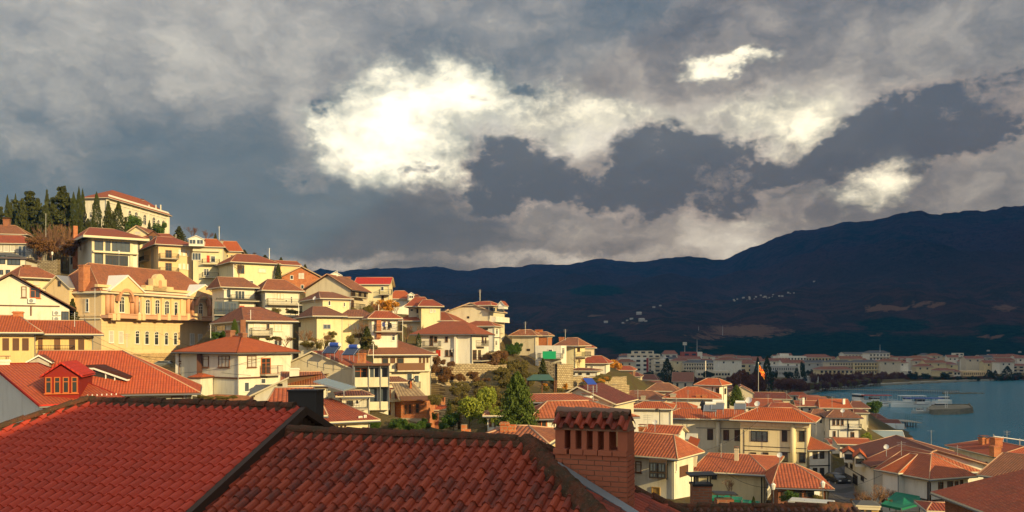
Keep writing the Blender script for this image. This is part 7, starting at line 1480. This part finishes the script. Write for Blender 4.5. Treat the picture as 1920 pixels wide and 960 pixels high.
# alley paving
m = MB(); al = [(1545, 975, 88), (1640, 972, 90), (1606, 925, 106), (1598, 905, 116), (1594, 880, 130), (1566, 880, 130), (1556, 905, 116), (1554, 930, 104)]
pts = [P(x, y, d) for x, y, d in al]; gz = ground_z([p.x for p in pts], [p.y for p in pts])
for p, z in zip(pts, gz): p.z = max(z, p.z)+.12
for k in range(3): m.face([pts[k], pts[k+1], pts[6-k], pts[7-k]])
tag(m.build('road', masonry('grey setts', (.13, .12, .12), (.09, .085, .085), (.05, .05, .05), .3, .3, .05), None), kind='structure')
def car(px, py, d, yaw, lab, paint, L=4.2, W_=1.72, H_=1.42, van=False, name='parked_car'):
    p = P(px, py, d); e = empty(name, p, lab, 'van' if van else 'car'); c_, s_ = math.cos(yaw), math.sin(yaw); u = Vector((c_, s_, 0)); n = Vector((-s_, c_, 0))
    prof = [(-.5, .28), (-.5, .62), (-.47, .70), (-.40, .72), (-.30, .98), (.10, .98), (.27, .70), (.46, .62), (.5, .5), (.5, .28)] if not van else [(-.5, .2), (-.5, .95), (-.47, 1.0), (.30, 1.0), (.40, .66), (.49, .55), (.5, .2)]
    m = MB(); rows = []
    for s, k in ((-.5, .0), (-.46, 1), (.46, 1), (.5, 0)):
        row = []
        for x, z in prof:
            zz = z; ins = 0
            if z > .7 and not van: ins = .10*(z-.7)/.28
            row.append(p+u*(x*L*(1 if k else .985))+n*((s*(1-ins*2 if k else 1-ins*2))*W_)+Z3*(zz*H_*(1 if k else .985)))
        rows.append(row)
    N = len(prof)
    for a in range(3):
        for i in range(N): j = (i+1) % N; m.face([rows[a][i], rows[a][j], rows[a+1][j], rows[a+1][i]])
    m.face(rows[0]); m.face(rows[3][::-1]); bd = m.build('body', paint, e)
    for s in (-1, 1):
        m = MB(); w2 = W_/2*.93
        side = [(-.29, .74), (-.26, .93), (.085, .93), (.20, .74)] if not van else [(.02, .68), (.02, .92), (.29, .92), (.37, .68)]
        q = [p+u*(x*L)+n*(s*(w2-(z-.74)*.25*(not van)+.02+.065*van))+Z3*(z*H_) for x, z in side]; m.face(q if s < 0 else q[::-1]); m.build('side_window', GLS, bd)
    m = MB(); ws = [(.265, .72), (.115, .95)] if not van else [(.402, .68), (.315, .97)]; q = [p+u*(ws[0][0]*L+.03)+n*(-.4*W_)+Z3*ws[0][1]*H_, p+u*(ws[0][0]*L+.03)+n*(.4*W_)+Z3*ws[0][1]*H_, p+u*(ws[1][0]*L+.03)+n*(.36*W_)+Z3*ws[1][1]*H_, p+u*(ws[1][0]*L+.03)-n*(.36*W_)+Z3*ws[1][1]*H_]; m.face(q); m.build('windscreen', GLS, bd)
    if not van:
        m = MB(); q = [p-u*(.395*L+.03)-n*.38*W_+Z3*.75*H_, p-u*(.395*L+.03)+n*.38*W_+Z3*.75*H_, p-u*(.31*L+.02)+n*.34*W_+Z3*.95*H_, p-u*(.31*L+.02)-n*.34*W_+Z3*.95*H_]; m.face(q); m.build('rear_window', GLS, bd)
    for x in (-.31, .31):
        for s in (-1, 1):
            q = p+u*(x*L)+n*(s*W_*.44)+Z3*.31; m = MB(); m.tube(q-n*.1, q+n*.1, .31, n=14); wh = m.build('wheel', DKM, e); m = MB(); m.tube(q+n*s*.09, q+n*s*.115, .19, n=10); m.build('rim', STEEL, wh)
    for s in (-1, 1): m = MB(); m.box(p+u*(.492*L)+n*(s*.36*W_)+Z3*(.54*H_), .06, .32, .14, yaw=yaw); m.build('headlight', WFR, e); m = MB(); m.box(p-u*(.497*L)+n*(s*.38*W_)+Z3*(.6*H_), .05, .24, .14, yaw=yaw); m.build('tail_light', REDC, e)
    return e
car(304, 692.5, 144, .12+math.pi, 'silver grey hatchback parked beside the mansion', flat('silver car paint', (.22, .23, .22), .3, .5)); z_ = 0
car(1569, 908, 115.5, -1.45, 'dark hatchback parked in the alley', flat('black car paint', (.02, .022, .028), .25, .3), name='parked_car'); car(1531, 978, 84, -.45, 'white van with its roof showing at the bottom edge', flat('white van paint', (.55, .55, .52), .3), 5, 1.9, 2.0, True, 'parked_van')
def lamp(px, yt_, yb_, d, lab):
    e = empty('street_lamp', P(px, yb_, d), lab, 'street lamp'); m = MB(); a, c_ = P(px, yb_, d), P(px, yt_, d); m.tube(a-Z3*.5, c_, .07, .05, n=6); m.build('post', GRM, e); m = MB(); m.tube(c_, c_+Z3*.5, .14, .24, n=6); m.tube(c_+Z3*.5, c_+Z3*.7, .26, .05, n=6); m.build('lantern', WFR, e)
lamp(1543, 914, 955, 92, 'white globe lantern post at the alley corner'); lamp(1450, 918, 955, 92, 'lantern post in front of the pavilion terrace'); lamp(98, 478, 498, 186, 'white lantern on a post beside the villa'); lamp(223, 476, 496, 184, 'thin lamp pole before the glass villa')
antenna(178, 541, 620, 148, 'tall television aerial at the mansion corner'); antenna(411, 424, 452, 228, 'thin dark mast on the skyline beside bare trees', 2); antenna(1746, 806, 846, 126, 'tall thin aerial on the lakeside gable roof', 1); antenna(86, 400, 440, 205, 'bare wooden pole in the hillside thicket', 0); antenna(755, 598, 640, 150, 'wooden pole before the laundry balcony house', 0)
e = empty('road_sign', P(1532, 950, 92), 'white square sign on a post beside the alley', 'sign'); m = MB(); m.tube(P(1532, 950, 92), P(1532, 920, 92), .04, n=5); m.build('post', GRM, e); m = MB(); a = P(1527, 929, 91.9); m.obox(a, (.55, 0, 0), (0, .05, 0), (0, 0, .42)); m.build('panel', WFR, e)
def cable(x0, y0, d0, x1, y1, d1, lab, sag=1.2):
    a, c_ = P(x0, y0, d0), P(x1, y1, d1); m = MB(); N = 14; pr = None
    for i in range(N+1):
        t = i/N; q = a+(c_-a)*t-Z3*(sag*4*t*(1-t))
        if pr: m.tube(pr, q, .022, n=3, cap=False)
        pr = q
    tag(m.build('overhead_cable', DKM, None, org=a), lab, 'cable')
cable(178, 630, 147, 470, 704, 95, 'overhead cable from the mansion corner to the central white house'); cable(290, 620, 150, 540, 682, 110, 'thin cable crossing before the mansion windows'); cable(1332, 862, 104, 1440, 914, 100, 'wire sagging across the blank cream front', .8); cable(330, 700, 100, 520, 660, 100, 'thin wire above the garden of the central house', .5)
for x, y, d_, l_ in ((1214, 792, 100, 'thin aerial above the bay window house roof'), (1352, 846, 104, 'thin aerial on the blank cream fronted house'), (1500, 762, 122, 'thin aerial at the right end of the cream villa roof'), (1268, 760, 140, 'thin aerial on the low orange hip roof'), (1196, 745, 122, 'thin aerial on the white walled house'), (1530, 806, 118, 'thin aerial above the shaded white house'), (1690, 842, 104, 'thin aerial on the white corner house'), (1795, 850, 108, 'thin aerial on the sunlit right roof'), (1888, 822, 135, 'thin aerial on the wide red sheet roof'), (1112, 738, 90, 'thin aerial on the timber house roof'), (700, 660, 104, 'thin aerial over the glazed terraces'), (238, 640, 110, 'thin aerial beside the mansion base'), (140, 600, 95, 'thin aerial on the yellow house roof'), (470, 596, 124, 'thin aerial on the old red hip roof'), (985, 618, 200, 'thin aerial on the boxy cream house')):
    antenna(x, y-15, y+4, d_, l_, 3)
for x, y, d_, l_, r_s in ((1228, 800, 101, 'small dish on the narrow red tiled roof', .3), (1462, 862, 97, 'small dish at the pavilion roof edge', .3), (1580, 775, 176, 'small dish on the white two storey house', .4), (1662, 846, 104, 'small dish on the white corner house roof', .3), (935, 640, 190, 'white dish beside the boxy cream house', .6), (590, 565, 150, 'small dish above the small yellow house', .35), (1420, 764, 124, 'second white dish on the cream villa roof', .4)): dish(x, y, d_, l_, r_s)
cable(1265, 852, 90, 1440, 770, 128, 'long cable from the bay window house to the cream villa', 1.5); cable(1450, 918, 92, 1655, 890, 104, 'cable crossing above the alley', 1.0); cable(1543, 914, 92, 1640, 940, 96, 'cable from the corner lantern to the timber kiosk', .8)
cable(810, 670, 136, 985, 640, 190, 'cable running past the stone wall to the boxy house', 3); cable(540, 662, 104, 664, 690, 106, 'cable over the blank gable wall', .8); cable(760, 600, 150, 560, 560, 165, 'cable across the second row of houses', 2); cable(120, 610, 96, 330, 668, 104, 'cable from the yellow house to the central white house', 1.2)
for k, (x, y, c_m) in enumerate(((706, 611, WFR), (711, 612, REDC), (716, 612, GTANK), (722, 613, WFR), (729, 613, DKM), (735, 613, WFR))):
    c_ = P(x, y, 138.2); m = MB(); m.obox(c_, (.42, 0, 0), (0, .03, 0), (0, 0, .62)); tag(m.build('laundry_cloth', c_m, None, org=c_), ('white', 'red', 'blue', 'second white', 'black', 'rightmost white')[k]+' cloth drying on the long laundry balcony', 'laundry')
# ------------------------------------------------------------------ the two roofers
def person(base, lab, pose, cols, face=1):
    e = tag(bpy.data.objects.new('person', None), lab, 'person'); COL.objects.link(e); e.location = base
    V_, E_, Rr_ = pose; me = bpy.data.meshes.new('body'); me.from_pydata(V_, E_, []); o = bpy.data.objects.new('body', me); COL.objects.link(o); o.parent = e
    sm = o.modifiers.new('s', 'SKIN'); me.skin_vertices[0].data[0].use_root = True
    for i, r in enumerate(Rr_): me.skin_vertices[0].data[i].radius = (r, r)
    ss = o.modifiers.new('u', 'SUBSURF'); ss.levels = ss.render_levels = 1
    bpy.context.view_layer.update(); dg = bpy.context.evaluated_depsgraph_get(); me2 = bpy.data.meshes.new_from_object(o.evaluated_get(dg)); o.modifiers.clear(); o.data = me2; me2.name = 'body'
    for c in cols: me2.materials.append(c)
    hp_, hd = V_[0], V_[3]
    V3 = [Vector(v) for v in V_]
    for pl in me2.polygons:
        c = pl.center; i = min(range(len(V3)), key=lambda k: (V3[k]-c).length); pl.material_index = 2 if i in (3, 4, 7, 10) else (1 if i in (0, 11, 12, 13, 14, 15, 16) else 0)
    me2.shade_smooth()
    h = Vector(V_[4]); m = MB(); N = 10
    for k in range(3):
        for j in range(N):
            a0, a1 = 2*math.pi*j/N, 2*math.pi*(j+1)/N; f0, f1 = math.pi*.5*k/3, math.pi*.5*(k+1)/3; R_ = .125
            pt = lambda a, f: Vector(base)+h+Vector((math.cos(a)*math.cos(f)*R_, math.sin(a)*math.cos(f)*R_, .02+math.sin(f)*R_)); m.face([pt(a0, f0), pt(a1, f0), pt(a1, f1), pt(a0, f1)])
    m.build('cap', DKM, e); return e
SKIN = flat('skin', (.45, .24, .15), .6); JK = flat('dark work jacket', (.03, .03, .04), .8); TRO = flat('orange work trousers', (.45, .12, .03), .8); TRD = flat('dark work trousers', (.05, .045, .04), .8)
ED = [(0, 1), (1, 2), (2, 3), (3, 4), (2, 5), (5, 6), (6, 7), (2, 8), (8, 9), (9, 10), (0, 11), (11, 12), (12, 13), (0, 14), (14, 15), (15, 16)]
RA = [.15, .15, .16, .055, .10, .07, .05, .04, .07, .05, .04, .10, .07, .05, .10, .07, .05]
crouch = ([(0, 0, .42), (.08, 0, .62), (.20, 0, .86), (.25, 0, .98), (.30, 0, 1.12), (.22, -.2, .82), (.42, -.22, .62), (.60, -.16, .52), (.22, .2, .82), (.42, .22, .62), (.60, .16, .50), (.36, -.13, .50), (.14, -.13, .12), (.28, -.13, .03), (.36, .13, .50), (.14, .13, .12), (.28, .13, .03)], ED, RA)
bend = ([(0, 0, .92), (.12, 0, 1.12), (.36, 0, 1.30), (.46, 0, 1.36), (.58, 0, 1.40), (.38, -.2, 1.24), (.48, -.2, .96), (.60, -.12, .78), (.38, .2, 1.24), (.50, .2, .98), (.62, .12, .80), (.04, -.12, .50), (-.06, -.12, .08), (.10, -.12, .03), (.12, .12, .50), (.04, .12, .08), (.20, .12, .03)], ED, RA)
def onroof(px, py, d): return P(px, py, d)
person(onroof(765, 727, 117.2), 'roofer in a dark jacket crouching on the new tiles', crouch, [JK, TRD, SKIN]); person(onroof(769.5, 728.5, 116.6), 'roofer with orange trousers bending over the new tiles', bend, [JK, TRO, SKIN])
# ------------------------------------------------------------------ air
m = MB(); m.obox((-3600, -2600, -8), (9000, 0, 0), (0, 7700, 0), (0, 0, 1900)); hz = m.build('haze', [], None); tag(hz, kind='stuff')
hm_ = bpy.data.materials.new('blue air'); hm_.use_nodes = True; t_ = hm_.node_tree; t_.nodes.clear(); o_ = t_.nodes.new('ShaderNodeOutputMaterial'); v_ = t_.nodes.new('ShaderNodeVolumePrincipled'); t_.links.new(v_.outputs[0], o_.inputs['Volume'])
v_.inputs['Color'].default_value = (.05, .31, 1, 1); v_.inputs['Absorption Color'].default_value = (1, 1, 1, 1); v_.inputs['Density'].default_value = 9.5e-5; v_.inputs['Anisotropy'].default_value = 0; hz.data.materials.append(hm_)
